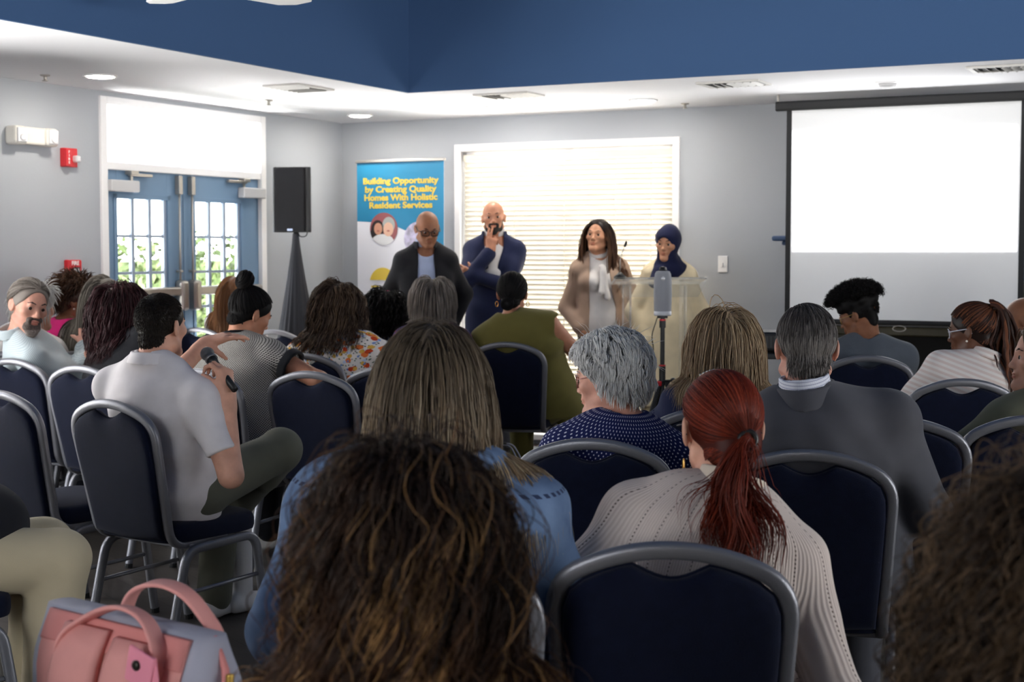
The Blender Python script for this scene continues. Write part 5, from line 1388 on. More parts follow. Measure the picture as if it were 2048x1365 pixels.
HB = {
 'red': hair_mat('copper_red', [srgb(70, 22, 14), srgb(126, 44, 26), srgb(172, 72, 44)]),
 'ash': hair_mat('ash_blonde', [srgb(84, 70, 54), srgb(150, 126, 98), srgb(230, 212, 180)], root=srgb(98, 86, 72), rootlen=.4),
 'curl': hair_mat('brown_curls', [srgb(32, 21, 16), srgb(66, 42, 29), srgb(104, 70, 45), srgb(196, 150, 96)], root=srgb(40, 30, 26), rootlen=.4),
 'dcurl': hair_mat('dark_curls', [srgb(26, 20, 17), srgb(60, 46, 36), srgb(124, 98, 72)]),
 'white': hair_mat('white', [srgb(222, 220, 219), srgb(240, 239, 238), srgb(252, 252, 251)], spec=.2, trans=.55),
 'grey': hair_mat('salt_pepper', [srgb(66, 60, 60), srgb(126, 120, 117), srgb(184, 178, 174)], trans=.45),
 'blonde': hair_mat('blonde', [srgb(134, 108, 82), srgb(176, 150, 118), srgb(208, 186, 154)]),
 'black': hair_mat('black', [srgb(14, 12, 13), srgb(22, 19, 20), srgb(36, 31, 31)], rough=.62, spec=.25),
 'braid': hair_mat('rust_braids', [srgb(30, 20, 17), srgb(84, 48, 34), srgb(156, 94, 60)]),
 'bob': hair_mat('grey_bob', [srgb(112, 102, 96), srgb(150, 140, 132), srgb(188, 178, 170)]),
 'brown': hair_mat('warm_brown', [srgb(44, 32, 27), srgb(78, 58, 46), srgb(140, 114, 88)]),
 'chest': hair_mat('chestnut', [srgb(84, 54, 34), srgb(128, 84, 50), srgb(160, 112, 72)]),
 'wine': hair_mat('wine', [srgb(26, 13, 16), srgb(56, 24, 29), srgb(86, 42, 48)]),
 'lgrey': hair_mat('long_grey', [srgb(92, 86, 80), srgb(126, 118, 108), srgb(160, 152, 142)]),
 'pinkhair': hair_mat('auburn_crop', [srgb(44, 28, 22), srgb(84, 54, 38), srgb(122, 84, 58)]),
 'buzz': hair_mat('dark_crop', [srgb(24, 20, 18), srgb(42, 34, 28), srgb(60, 48, 40)]),
 'long': hair_mat('long_brown', [srgb(58, 38, 30), srgb(100, 68, 50), srgb(160, 118, 86)], root=srgb(36, 26, 24), rootlen=.35),
 'light': hair_mat('light_brown', [srgb(92, 72, 58), srgb(126, 102, 82), srgb(156, 130, 106)]),
}
G_aud, G_pan = 'seated audience', 'speakers standing at the front'
def blabel(s): return 'blue padded banquet chair under '+s

# ================================================================== CHAIRS THE PHOTO SHOWS
chair_px(1342, 1090, 7, 'nearest banquet chair back, under the red-haired woman in the beige knit', 'red')
chair_px(1182, 881, 12, 'banquet chair under the white-haired woman in polka dots', 'white')
chair_px(1618, 903, 14, 'banquet chair under the man in the charcoal suit', 'suit')
chair_px(1013, 686, 10, 'banquet chair behind the woman in the olive vest', 'olive')
chair_px(1795, 838, 12, 'blue chair half hidden by the charcoal suit, between it and the sage blazer', 'hidden')
chair_px(2066, 834, 0, 'blue chair at the photo edge, under the woman in the sage blazer', 'sage')
chair_px(1926, 760, 2, 'blue chair with scuffed frame behind the woman with rust braids', 'braid')
chair_px(1737, 713, 10, 'blue chair behind the young man with the afro', 'afro')
chair_px(1425, 818, 10, 'blue chair showing only a grey frame corner, under the blonde woman', 'blonde')
chair_px(214, 802, 36, 'banquet chair under the man holding the microphone, its legs in view', 'mic')
chair_px(-6, 783, 36, 'empty banquet chair beside the microphone man\'s chair, cut by the photo edge', 'edge')
chair_px(22, 719, 30, 'banquet chair under the bearded man in the pale shirt, second row from the edge', 'beard')
chair_px(158, 733, 30, 'banquet chair between the bearded man\'s chair and the man in the polo shirt', 'wine')
chair_px(395, 740, 28, 'banquet chair behind the gesturing hand, under the woman with the hair bun', 'bun')
chair_px(617, 745, 24, 'empty banquet chair between the microphone man and the long ash-blonde hair', 'empty')
chair_px(608, 709, 24, 'banquet chair under the woman in the floral blouse', 'floral')
chair_px(545, 661, 24, 'banquet chair peeking out between the hair bun and the floral blouse', 'far1')
chair_px(395, 657, 26, 'banquet chair glimpsed behind the gesturing hand, in front of the door', 'chestnut')
chair_px(775, 736, 16, 'banquet chair whose curved frame shows at the edge of the long ash-blonde hair', 'gap')

def seat_for(head, d, yaw, label, back=.1, key=None):      # a chair below a head whose own chair is hidden
    p = Pt(head[0], head[1], d); a = math.radians(yaw); f = np.array([math.sin(a), math.cos(a)])
    q = p[:2]+f*back
    chair_at(q[0], q[1], yaw, label, key); return (q[0], q[1])

# ================================================================== SPEAKERS AT THE FRONT
def std_pants(F, m, shoes=M_leather): F.trousers(m); F.shoes(shoes)
def lapels(F, m, w0=.062, zt=.47, zb=.25, t=.03, spread=.05):
    for k in (-1, 1):
        L_ = F.Lt
        F.add('lapel', [('add', .012, cone(F.N+F.rt*k*.062-F.U*.005+F.fr*.02, F.T(k*(spread+.012), .107*F.g, zt*L_*1.55), .02, .028)), ('add', .012, cone(F.T(k*(spread+.012), .107*F.g, zt*L_*1.55), F.T(k*.03, .128*F.g, zb*L_*1.6), .026, .009))], m, res=.007)
# man in black blazer, head bowed
F = Fig('m1', 'bald man in black blazer and pale blue shirt, head bowed, wearing dark glasses', (855, 458), 10.2, hyaw=176-12, hpitch=20, yaw=176, stand=.92, skin='brown', male=True, sw=.142, g=.93, group=G_pan, pelvis=(.05-.12, 0), res=.006)
for k in (-1, 1): F.arm(k, F.S[k]-A3((0, 0, .47))-F.fw*.10+F.rt*k*.03, F.rt*k*1.0-F.fw*.6)
F.body(); F.face(brow=HB['black'], gaze=(0, -.2)); F.glasses(M_spec_dark, rim=.0026)
F.top('shirt', C_['lblue'], t=.010, sleeve=1.9, neck='v', hem=-.1)
F.add('shirt_collar', [('add', .0, ring(F.N+F.U*0.053+F.fr*.006, F.U+F.fr*.25, .066, .024, .005, -.1, (F.fr, .018)))], C_['lblue'], res=.005)
F.top('blazer', C_['black'], t=.026, sleeve=1.93, neck='v', hem=-.34, open_=[(-.3, .085), (.1, .066), (.3, .06), (.44, .058), (.56, .05)], seed=3, fold=.003)
F.add('blazer_collar', [('add', 0, ring(F.N+F.U*0.030, F.U, .084, .024, .008, -.3, (F.fr, .05)))], C_['black'], res=.006)
std_pants(F, C_['jeans'])
# man in navy blazer, hand at mouth
F = Fig('m2', 'tall shaven-headed man in navy blazer, arms folded with one hand raised to his mouth', (987, 436), 10.6, hyaw=181, hpitch=-2, hroll=3, yaw=182, stand=.97, skin='tan', male=True, sw=.15, g=.95, group=G_pan, size=1.0, pelvis=(-.02, 0), res=.006)
mouth = F.hl(.012, .112, -.07)
F.arm(1, mouth-A3((0, 0, .175))+F.rt*.012+F.fw*.02, F.rt*.5-A3((0, 0, 1.0))+F.fw*.45, dict(dir=A3((0, 0, 1))-F.rt*.12-F.fw*.05, n=-F.fw-F.rt*.3, curl=(.12, .15, .9, 1.05), spread=.02, thumb=-F.rt*.6+A3((0, 0, 1))*.7-F.fw*.1, scale=1.02))
F.arm(-1, F.T(.13, .215, .56*F.Lt), -F.rt*.7-A3((0, 0, 1.0))+F.fw*.25, dict(dir=F.rt*.9+A3((0, 0, .35))-F.fw*.15, n=-F.fw, curl=(.35, .35, .35, .4)))
F.body(); F.face(brow=HB['black'])
F.add('beard', [('add', .012, cone(F.hl(-.022, .083, -.05), F.hl(.022, .083, -.05), .0095*1, .0095)), ('add', .02, cone(F.hl(-.04, .04, -.082), F.hl(0, .080, -.098), .019, .022)), ('add', .02, cone(F.hl(.04, .04, -.082), F.hl(0, .080, -.098), .019, .022)), ('add', .01, cone(F.hl(-.03, .075, -.055), F.hl(-.022, .078, -.09), .009, .012)), ('add', .01, cone(F.hl(.03, .075, -.055), F.hl(.022, .078, -.09), .009, .012)), ('add', .01, cone(F.hl(-.054, .02, -.02), F.hl(-.044, .035, -.08), .014, .016)), ('add', .01, cone(F.hl(.054, .02, -.02), F.hl(.044, .035, -.08), .014, .016))], mat('beard_black', srgb(30, 24, 22), .8, bump=(400, .6)), res=.004)
F.add('shirt', F.torso(.012)[2:4]+[('add', .02, cone(F.N-F.U*.02+F.fr*.012, F.T(0, .04, .6*F.Lt), .06, .1))], C_['white'], res=.008)
F.add('shirt_collar', [('add', 0, ring(F.N+F.U*0.061+F.fr*.008, F.U+F.fr*.3, .070, .024, .005, -.1, (F.fr, .03)))], C_['white'], res=.005)
F.top('blazer', C_['navy'], t=.024, sleeve=1.95, neck='v', hem=-.36, open_=[(-.3, 0), (.2, .0), (.30, .008), (.44, .05), (.56, .066)], seed=4, fold=.0035)
F.add('blazer_collar', [('add', 0, ring(F.N+F.U*0.035, F.U, .088, .026, .008, -.3, (F.fr, .07)))], C_['navy'], res=.006)
std_pants(F, C_['gtr'])
# woman in beige blazer, hands in pockets
F = Fig('w3', 'long-haired woman in beige blazer and white tie-neck blouse, hands in her trouser pockets', (1196, 472), 10.6, hyaw=180+24, hpitch=-6, hroll=-3, yaw=184, stand=.93, skin='olive', sw=.13, g=.86, group=G_pan, res=.006, pelvis=(-.0, -.04))
for k in (-1, 1): F.arm(k, F.T(k*.145, .085, -.02), F.rt*k*.7-F.fw*.7, dict(dir=-F.rt*k*.55+F.fw*.12-A3((0, 0, .6)), n=-F.fw*.8-F.rt*k*.4, curl=(.25, .25, .25, .25)))
F.body(); F.face(brow=HB['brown'], gaze=(-.1, .05))
F.top('blouse', C_['white'], t=.012, sleeve=0, neck='crew', hem=-.1, bust=.012, fold=.004, seed=8)
F.add('neck_tie', [('add', .01, ring(F.N+F.U*0.035+F.fr*.01, F.U+F.fr*.5, .062, .014, .010)), ('add', .012, cone(F.T(-.03, .125, .84*F.Lt), F.T(-.045, .15, .42*F.Lt), .016, .024)), ('add', .012, cone(F.T(-.02, .125, .84*F.Lt), F.T(-.005, .155, .5*F.Lt), .014, .02)), ('add', .01, ell(F.T(-.02, .118, .86*F.Lt), (.026, .018, .02)))], C_['white'], res=.006, disp=folds(3, .003, 1.6))
F.top('blazer', C_['beige'], t=.026, sleeve=1.82, neck='v', hem=-.42, open_=[(-.4, .13), (.0, .10), (.2, .082), (.4, .07), (.56, .055)], seed=9, fold=.0035, bust=.005)
F.add('blazer_collar', [('add', 0, ring(F.N+F.U*0.030, F.U, .082, .022, .008, -.3, (F.fr, .065)))], C_['beige'], res=.006)
std_pants(F, C_['dk'])
H_ = Hair(F, 31); H_.cap(.008, tone=.2)
H_.flow(1500, (.40, .5), vol=.005, part=-.15, comb=(.7, -.3, -.25), width=.0022, layer=.007, curl=(.004, 9), clump=.35, locks=50, zmin=([-1, -.3, .1, .45, .8, 1], [-.62, -.5, .0, .42, .60, .70]), steps=15)
H_.done(HB['long'])
# woman in hijab
F = Fig('w4', 'woman in navy hijab and long cream coat standing behind the clear lectern', (1336, 486), 10.4, hyaw=180+26, hpitch=8, hroll=-4, yaw=180, stand=.90, skin='olive', sw=.115, g=.86, group=G_pan, res=.006, pelvis=(-.03, .0))
for k in (-1, 1): F.arm(k, F.S[k]-A3((0, 0, .47))+F.fw*.10+F.rt*k*.03, F.rt*k*1.0-F.fw*.5)
F.body(ears=False); F.face(brow=HB['black'])
cut = [('sub', .010, ell(F.hl(0, .105, -.033), [q*F.hs for q in (.055, .075, .090)], F.R))]
F.add('hijab', [('add', .02, ell(F.hl(*CR_C), CR_R+.013, F.R)), ('add', .03, ell(F.hl(0, .005, -.05), (.074, .082, .092), F.R)), ('add', .03, cone(F.hl(0, .01, -.13), F.N+F.fr*.02, .075, .09))]+cut+[('add', .03, ell(F.N+F.fr*.055-F.U*.045, (.105, .085, .075))), ('add', .03, cone(F.N+F.rt*.05+F.fr*.06-F.U*.02, F.T(.105, .115, .74*F.Lt), .05, .045)), ('add', .03, ell(F.N-F.rt*.09+F.fr*.02-F.U*.03, (.05, .055, .04)))], C_['hijab'], res=.0055, disp=folds(12, .004, 1.5))
F.top('coat', C_['cream'], t=.026, sleeve=1.9, neck='v', hem=-.2, seed=13, fold=.0035, extra=[('add', .06, cone(F.P+F.U*.06, A3((F.P[0], F.P[1], .42)), .15, .2, (F.rt, 1.25))), ('int', .004, half((0, 0, -1), (0, 0, .40)))])
F.add('inner_dress', [('add', .03, cone(F.T(0, .0, -.1), A3((F.P[0], F.P[1], .12)), .13, .16, (F.rt, 1.2)))], C_['cream'], res=.01, disp=folds(14, .004))
F.shoes(M_leather)

# ================================================================== AUDIENCE, nearest first
# --- red-haired woman
F = Fig('red', 'woman with copper red ponytail in ribbed beige knit, seen from behind', (1441, 857), 3.08, hyaw=-8, hpitch=6, yaw=6, seat=CHAIRS['red'][:2], skin='fair', sw=.165, g=1.08, hs=.98, group=G_aud, res=.0055)
for k in (-1, 1): F.arm(k, F.T(k*.205, .16, .02), F.rt*k*.6-F.fw*.9-A3((0, 0, .3)))
F.body()
F.top('knit_jumper', M_rib, t=.016, sleeve=1.75, neck='crew', hem=-.08, fold=.003, seed=21, res=.006)
F.add('neckband', [('add', 0, ring(F.N+F.U*0.047, F.U+F.fr*.15, .064, .017, .006, -.15))], C_['creamtop'], res=.004)
F.trousers(C_['khaki'])
H_ = Hair(F, 21); zr = ([-1, -.5, -.25, .1, .45, .8, 1], [-.72, -.6, -.2, .08, .45, .6, .7])
tie = (.022, -.122, -.022)
H_.cap(.004, tone=.12, res=.005, extra=[('add', .02, ell(F.hl(.018, -.062, -.03), (.05, .042, .05), F.R))])
H_.comb_to(5200, tie, steps=14, off=.005, layer=.005, width=.00075, zmin=zr); H_.nape(900, tie, width=.0009)
H_.tail(900, tie, (.19, .31), F.hd(-1.0, -.55, -.5), spread=.13, r0=.012, width=.0010, wave=(.015, 5.0), steps=28, grav=.22, locks=16)
H_.tail(28, tie, (.12, .24), F.hd(.5, -.6, -.4), spread=.2, r0=.012, width=.0009, wave=(.008, 6), steps=22, grav=.22, locks=6)
H_.done(HB['red'])
bm = bmesh.new(); c = F.hl(*tie)-F.base; q = [Vector(c+F.R @ (A3((.0165*math.cos(a), .0, .0165*math.sin(a))))) for a in np.linspace(0, 2*PI, 18)[:-1]]
sweep(bm, q, circ(.006, 8), up=F.hd(0, 1, 0), closed=True); bobj('hair_tie', bm, M_leather, F.root, smooth=True)
bm = bmesh.new()
for k in range(12):
    a = (k-5.5)*.09; c = F.hl(.012+.085*math.sin(a)*1.0, .045, .03+.09*math.cos(a)+.004)-F.base; ball(bm, c, .0032, 8)
bobj('hair_clip', bm, mat('silver_sparkle', srgb(190, 188, 180), .25, metal=.8), F.root, smooth=True)
F.glasses(M_spec_dark, lens=False)
bm = bmesh.new(); c = F.hl(-.084, -.012, -.062)-F.base; sweep(bm, [Vector(c)+Vector((0, .014*math.cos(a), -.02+.02*math.sin(a))) for a in np.linspace(0, 2*PI, 16)[:-1]], circ(.0015, 6), closed=True); bobj('earring', bm, M_gold, F.root)

# --- woman in denim
s_ = seat_for((862, 740), 2.92, 4, 'banquet chair hidden behind brown curls, under the woman in denim', .05, 'denim')
F = Fig('denim', 'woman with long straight ash-blonde hair in blue denim shirt, seen from behind', (864, 772), 2.95, hyaw=4, hpitch=4, yaw=2, seat=s_, skin='fair', sw=.205, g=1.18, hs=1.0, group=G_aud, res=.006, pelvis=(.0, -.02))
F.arm(1, F.T(.2, .2, .02), F.rt*.6-F.fw*1.0-A3((0, 0, .3))); F.arm(-1, F.T(-.2, .2, .04), -F.rt*.5-F.fw*1.0-A3((0, 0, .3)))
F.body()
F.top('denim_shirt', M_denim, t=.022, sleeve=1.9, neck='crew', hem=-.15, fold=.0075, seed=22, res=.007)
F.add('shirt_collar', [('add', 0, ring(F.N+F.U*0.047, F.U+F.fr*.15, .07, .024, .007, -.3))], M_denim, res=.005, cyl_uv=True)
F.trousers(C_['wpants'])
H_ = Hair(F, 22); H_.cap(.008, tone=.15)
H_.flow(6500, (.36, .50), vol=.009, part=.05, jit=.12, comb=(.5, -.55, -.2), width=.00085, curl=(.003, 6), clump=.25, locks=110, steps=20, lockcol=.6, layer=.011, frizz=.02)
H_.done(HB['ash'])

# --- big curls in front
s_ = seat_for((812, 1135), 1.88, 2, 'banquet chair beneath the woman with big brown curls, below the photo', .05, 'curl')
F = Fig('curl', 'woman with big brown curly hair and blond streaks, right in front of the camera', (812, 1135), 1.88, hyaw=-2, hpitch=5, yaw=2, seat=s_, skin='olive', sw=.165, g=1.05, group=G_aud, res=.007)
F.body(ears=False)
m, n, L, b, v = pat('banded', srgb(222, 206, 188)); sz = n.new('ShaderNodeSeparateXYZ'); L.new(v, sz.inputs[0]); zc_ = .40
L.new(mixc(n, L, mathn(n, L, 'LESS_THAN', mathn(n, L, 'FRACT', mathn(n, L, 'DIVIDE', sz.outputs[1], .15)), .3), srgb(226, 212, 196), srgb(182, 70, 42)), b.inputs['Base Color'])
F.top('banded_top', m, t=.014, sleeve=1.3, neck='crew', fold=.003, seed=23)
F.trousers(C_['khaki'])
H_ = Hair(F, 23); H_.cap(.016, tone=.1)
def streak(d, tn): return np.where(np.random.default_rng(4).random(len(tn)) < .14, .75+.25*tn, tn*.6)
H_.flow(6500, (.22, .32), vol=.020, part=.0, jit=.35, comb=(.55, -.4, .0), lift=.45, width=.0008, curl=(.013, 7.5), clump=.72, locks=170, steps=30, lockcol=.75, layer=.032, grav=.26, stiff=.80, frizz=.05, tonefn=lambda d, tn: np.where(tn > .74, np.clip(tn*1.2, 0, 1), tn*.72))
H_.flow(200, (.24, .34), vol=.03, part=.0, jit=.3, comb=(.7, -.3, .1), lift=.5, width=.0007, curl=(.016, 8), clump=.2, locks=160, steps=30, lockcol=.6, layer=.04, grav=.24, stiff=.82, frizz=.09)
H_.done(HB['curl'])

# --- dark curls at the corner
s_ = seat_for((2130, 1265), 1.6, -4, 'banquet chair beneath the woman with dark frizzy curls, below the photo', .05, 'dcurl')
F = Fig('dcurl', 'woman with dark frizzy curls cut off by the photo corner, nearest of all', (2130, 1265), 1.6, hyaw=-5, hpitch=5, yaw=-4, seat=s_, skin='tan', sw=.18, g=1.1, group=G_aud, res=.008)
F.body(ears=False); F.top('black_top', C_['black'], t=.014, sleeve=1.8); F.trousers(C_['jeans'])
H_ = Hair(F, 24); H_.cap(.02, tone=.15)
H_.flow(5600, (.25, .38), vol=.022, part=.0, jit=.35, comb=(.6, -.3, .0), lift=.5, width=.0007, curl=(.0115, 15), clump=.4, locks=260, steps=32, lockcol=.7, layer=.04, grav=.22, stiff=.83, frizz=.07)
H_.flow(450, (.24, .36), vol=.03, part=.0, jit=.3, comb=(1.0, -.2, .1), lift=.55, width=.0006, curl=(.015, 15), clump=.1, locks=200, steps=32, lockcol=.5, layer=.045, grav=.2, stiff=.84, frizz=.1)
H_.done(HB['dcurl'])

# --- white-haired woman
F = Fig('white', 'white-haired woman in navy polka-dot top and glasses, head turned aside', (1216, 755), 4.5, hyaw=-62, hpitch=8, yaw=-6, seat=CHAIRS['white'][:2], skin='ruddy', sw=.165, g=1.12, group=G_aud, res=.0055)
F.body(); F.face(brow=HB['white']); F.glasses(M_spec_rose)
F.top('polka_dot_top', M_polka, t=.015, sleeve=1.4, neck='crew', fold=.003, seed=25, res=.007); F.trousers(C_['jeans'])
H_ = Hair(F, 25); zr = ([-1, -.3, .1, .45, .8, 1], [-.8, -.62, -.1, .30, .55, .7]); H_.cap(.018, tone=.6)
H_.flow(3800, (.05, .09), hug=.45, vol=.026, part=.0, comb=(.25, -.95, -.5), lift=.05, width=.0024, curl=(.004, 9), clump=.35, locks=120, steps=11, grav=.14, stiff=.8, layer=.003, zmin=zr, body=False, frizz=.03)
H_.flow(60, (.05, .09), vol=.024, part=.0, comb=(.4, -.5, .1), lift=.9, width=.0006, steps=11, grav=.04, stiff=.85, layer=.02, zmin=([-1, 0, 1], [.1, .3, .7]), body=False, frizz=.12)
H_.done(HB['white'])
bm = bmesh.new(); ball(bm, F.hl(-.086, -.004, -.044)-F.base, .0065, 12); bobj('pearl_earring', bm, M_pearl, F.root, smooth=True)

# --- man in charcoal suit
F = Fig('suit', 'grey-haired man in charcoal suit jacket seen from behind', (1611, 695), 4.22, hyaw=1, hpitch=4, hroll=1, yaw=10, seat=CHAIRS['suit'][:2], skin='ruddy', male=True, sw=.215, g=1.2, hs=1.02, group=G_aud, res=.006, size=1.0, pelvis=(0, .03))
F.arm(1, F.T(.22, .2, .0), F.rt*.55-F.fw*1.0-A3((0, 0, .3))); F.arm(-1, F.T(-.22, .2, .0), -F.rt*.55-F.fw*1.0-A3((0, 0, .3)))
F.body()
F.top('shirt', M_check, t=.010, sleeve=0, neck='v', fold=.001, res=.009)
F.add('shirt_collar', [('add', 0, ring(F.N+F.U*0.057+F.fr*.004, F.U+F.fr*.18, .0665, .024, .005, -.1, (F.fr, .02)))], M_check, res=.0045, cyl_uv=True)
F.top('suit_jacket', C_['suit'], t=.028, sleeve=1.92, neck='v', hem=-.2, fold=.0045, seed=26, res=.0075, extra=[('add', .04, cone(F.S[k]+F.U*.022-F.rt*k*.09, F.S[k]+F.U*.012+F.rt*k*.02, .055, .056)) for k in (-1, 1)])
F.add('jacket_collar', [('add', 0, ring(F.N+F.U*0.031, F.U+F.fr*.12, .083, .028, .009, -.35, (F.fr, .05)))], C_['suit'], res=.005)
F.trousers(C_['suit'])
H_ = Hair(F, 26); zr = ([-1, -.5, -.25, .1, .45, .8, 1], [-.74, -.6, -.1, .15, .55, .66, .8]); H_.cap(.003, tone=.3, res=.005)
H_.flow(6000, (.025, .05), hug=.8, vol=.001, part=-.35, comb=(.25, -.75, -.6), lift=.06, width=.0007, steps=8, grav=.12, layer=.007, zmin=zr, body=False, lockcol=.5, frizz=.012, tonefn=lambda d, tn: np.clip(tn*.9+.35*(d[:, 2] < .1)-.05*(d[:, 2] > .5), 0, 1))
H_.nape(1100, width=.0008); H_.done(HB['grey'])

# --- blonde woman
F = Fig('blonde', 'blonde woman with shoulder-length hair in navy ruffled blouse', (1446, 693), 5.35, hyaw=-16, hpitch=6, yaw=8, seat=CHAIRS['blonde'][:2], skin='fair', sw=.165, g=1.08, group=G_aud, res=.007)
F.body(); F.face(brow=HB['light'])
F.top('navy_blouse', C_['navy'], t=.016, sleeve=.5, neck='crew', fold=.004, seed=27, extra=[('add', .01, ring(F.S[-1]*.86+F.E[-1]*.14, F.E[-1]-F.S[-1]+A3((0, 0, -.1)), .072, .03, .008, .5))])
F.trousers(C_['jeans'])
H_ = Hair(F, 27); H_.cap(.014, tone=.3)
H_.flow(2600, (.24, .34), vol=.022, part=.1, comb=(.85, -.5, -.1), width=.0016, curl=(.003, 7), clump=.3, locks=70, steps=16, layer=.02, lift=.4)
pp = H_.flow(250, (.32, .38), vol=.03, part=-1.1, comb=(.9, -.1, -.1), width=.0015, clump=.6, locks=14, steps=16, layer=.02, lift=.5, zmin=([-1, 1], [.0, .6]))
H_.done(HB['blonde'])

# --- young man with afro
F = Fig('afro', 'young man with short afro and thin gold glasses in grey jumper, head bowed', (1716, 632), 7.85, hyaw=-58, hpitch=18, yaw=6, seat=CHAIRS['afro'][:2], skin='brown', male=True, sw=.185, g=1.02, group=G_aud, res=.007, pelvis=(.0, .0))
F.body(); F.face(brow=HB['black']); F.glasses(M_spec_gold)
F.top('grey_jumper', C_['grey'], t=.02, sleeve=1.9, neck='crew', fold=.004, seed=28); F.trousers(C_['jeans'])
H_ = Hair(F, 28); zr = ([-1, -.3, .1, .45, .8, 1], [-.5, -.35, .1, .5, .58, .66])
ex = [('add', .03, ell(F.hl(0, -.005, .075), (.098, .125, .075), F.R))]
H_.cap(.004, tone=.15, extra=ex, noise=.006)
H_.coils(4200, .02, (.02, .042), .0016, .007, 2.5, 10, zmin=([-1, 1], [.1, .2]), center=(0, -.005, .075), rad=(.096, .123, .073)); H_.coils(900, .004, (.006, .014), .0014, .003, 2, 8, zmin=zr)
H_.done(HB['black'])

# --- woman with rust braids
F = Fig('braid', 'woman with long rust-brown braids gathered high and glasses, in pale striped shirt', (1942, 662), 6.55, hyaw=-56, hpitch=8, yaw=-4, seat=CHAIRS['braid'][:2], skin='dark', sw=.165, g=1.02, group=G_aud, res=.0065)
F.body(); F.face(brow=HB['black']); F.glasses(M_spec_clear, rim=.0022)
F.top('striped_shirt', M_stripe, t=.02, sleeve=1.8, neck='crew', fold=.004, seed=29); F.trousers(C_['jeans'])
F.add('shirt_collar', [('add', 0, ring(F.N+F.U*0.045, F.U+F.fr*.2, .066, .022, .006, -.25, (F.fr, .02)))], M_stripe, res=.006, cyl_uv=True)
H_ = Hair(F, 29); tie = (.02, -.1, .095); H_.cap(.008, tone=.05)
H_.comb_to(1500, tie, steps=10, off=.006, layer=.006, width=.0022, zmin=([-1, -.3, .1, .45, .8, 1], [-.7, -.5, -.2, .2, .48, .6])); H_.nape(300, (0, -.1, .02), width=.002); 
H_.tail(75, tie, (.34, .46), F.hd(.1, -.62, .25), spread=.22, r0=.03, width=.0065, wave=(.003, 12), steps=30, grav=.42, sides=6, locks=40, lockcol=.8)
H_.done(HB['braid'])
bm = bmesh.new(); ball(bm, F.hl(-.084, -.002, -.042)-F.base, .005, 10); bobj('earring', bm, M_pearl, F.root, smooth=True)

# --- bald man
s_ = seat_for((2045, 640), 7.9, 0, 'banquet chair hidden in the far row, under the bald man by the screen edge', .08)
F = Fig('bald', 'bald man at the photo edge below the projection screen', (2044, 640), 7.9, hyaw=-72, hpitch=5, yaw=-20, seat=s_, skin='brown', male=True, sw=.19, g=1.1, group=G_aud, res=.008)
F.body(); F.face(brow=HB['black']); F.top('white_shirt', C_['white'], t=.016, sleeve=1.9); F.trousers(C_['jeans'])

# --- woman in sage blazer
F = Fig('sage', 'woman in sage blazer shown in profile at the photo edge', (2084, 716), 5.08, hyaw=-80, hpitch=-2, yaw=0, seat=CHAIRS['sage'][:2], skin='fair', sw=.135, g=.92, group=G_aud, res=.0055, pelvis=(0, .09))
F.arm(-1, F.T(-.2, .25, .0), -F.rt*.6-F.fw*.8)
F.body(); F.face(brow=HB['light'], gaze=(0, .05))
F.top('sage_blazer', C_['sage'], t=.024, sleeve=1.25, neck='v', fold=.003, seed=31); F.trousers(C_['khaki'])
H_ = Hair(F, 32); H_.cap(.010, tone=.3); H_.flow(2400, (.10, .2), vol=.012, part=.0, comb=(.35, -.9, -.1), width=.0014, steps=10, layer=.012, lift=.3, clump=.3, zmin=([-1, -.3, .1, .45, .8, 1], [-.7, -.5, -.0, .36, .52, .62]), body=False); H_.done(HB['light'])

# --- woman in olive vest
F = Fig('olive', 'woman in sleeveless olive vest with black low bun and gold hoops', (1025, 588), 8.92, hyaw=8, hpitch=4, yaw=6, seat=CHAIRS['olive'][:2], skin='tan', sw=.215, g=1.35, hs=1.06, group=G_aud, res=.0075, pelvis=(.03, .12))
F.arm(1, F.T(.30, .30, .02), F.rt*.5-F.fw*.8-A3((0, 0, .6))); F.arm(-1, F.T(-.3, .2, .06), -F.rt*1.0-F.fw*.5)
F.body()
F.top('olive_vest', C_['olive'], t=.024, sleeve=0, neck='crew', hem=-.25, fold=.005, seed=33); F.trousers(C_['olive'])
H_ = Hair(F, 33); tie = (-.01, -.115, -.05); H_.cap(.008, tone=.2); H_.comb_to(1500, tie, steps=10, width=.0018, zmin=([-1, -.3, .1, .45, .8, 1], [-.7, -.5, .0, .45, .6, .7])); H_.nape(300, tie, width=.002); H_.bun(220, (-.012, -.118, -.06), .032, .002); H_.done(HB['black'])
for k in (-1, 1):
    bm = bmesh.new(); c = F.hl(k*.084, -.006, -.045)-F.base; sweep(bm, [Vector(c)+Vector((.004*k+.014*math.cos(a)*.6, .014*math.cos(a)*.8, -.014+.015*math.sin(a))) for a in np.linspace(0, 2*PI, 18)[:-1]], circ(.0026, 6), closed=True); bobj('hoop_earring', bm, M_gold, F.root, smooth=True)

# --- grey bob
s_ = seat_for((866, 606), 8.9, 8, 'banquet chair hidden in the front row, under the woman with the grey bob', .08)
F = Fig('bob', 'woman with smooth grey bob in dark plum patterned top', (866, 603), 8.9, hyaw=4, hpitch=6, yaw=8, seat=s_, skin='fair', sw=.165, g=1.1, group=G_aud, res=.008)
F.body(); F.top('plum_top', M_plum, t=.014, sleeve=1.2, neck='crew', seed=34); F.trousers(C_['jeans'])
H_ = Hair(F, 34); H_.cap(.016, tone=.3); H_.flow(1900, (.14, .195), vol=.03, part=.0, comb=(.8, -.55, -.05), width=.0021, clump=.2, steps=14, layer=.02, lift=.5, grav=.3, zmin=([-1, -.3, .1, .45, .8, 1], [-.5, -.4, .0, .5, .6, .7])); H_.done(HB['bob'])

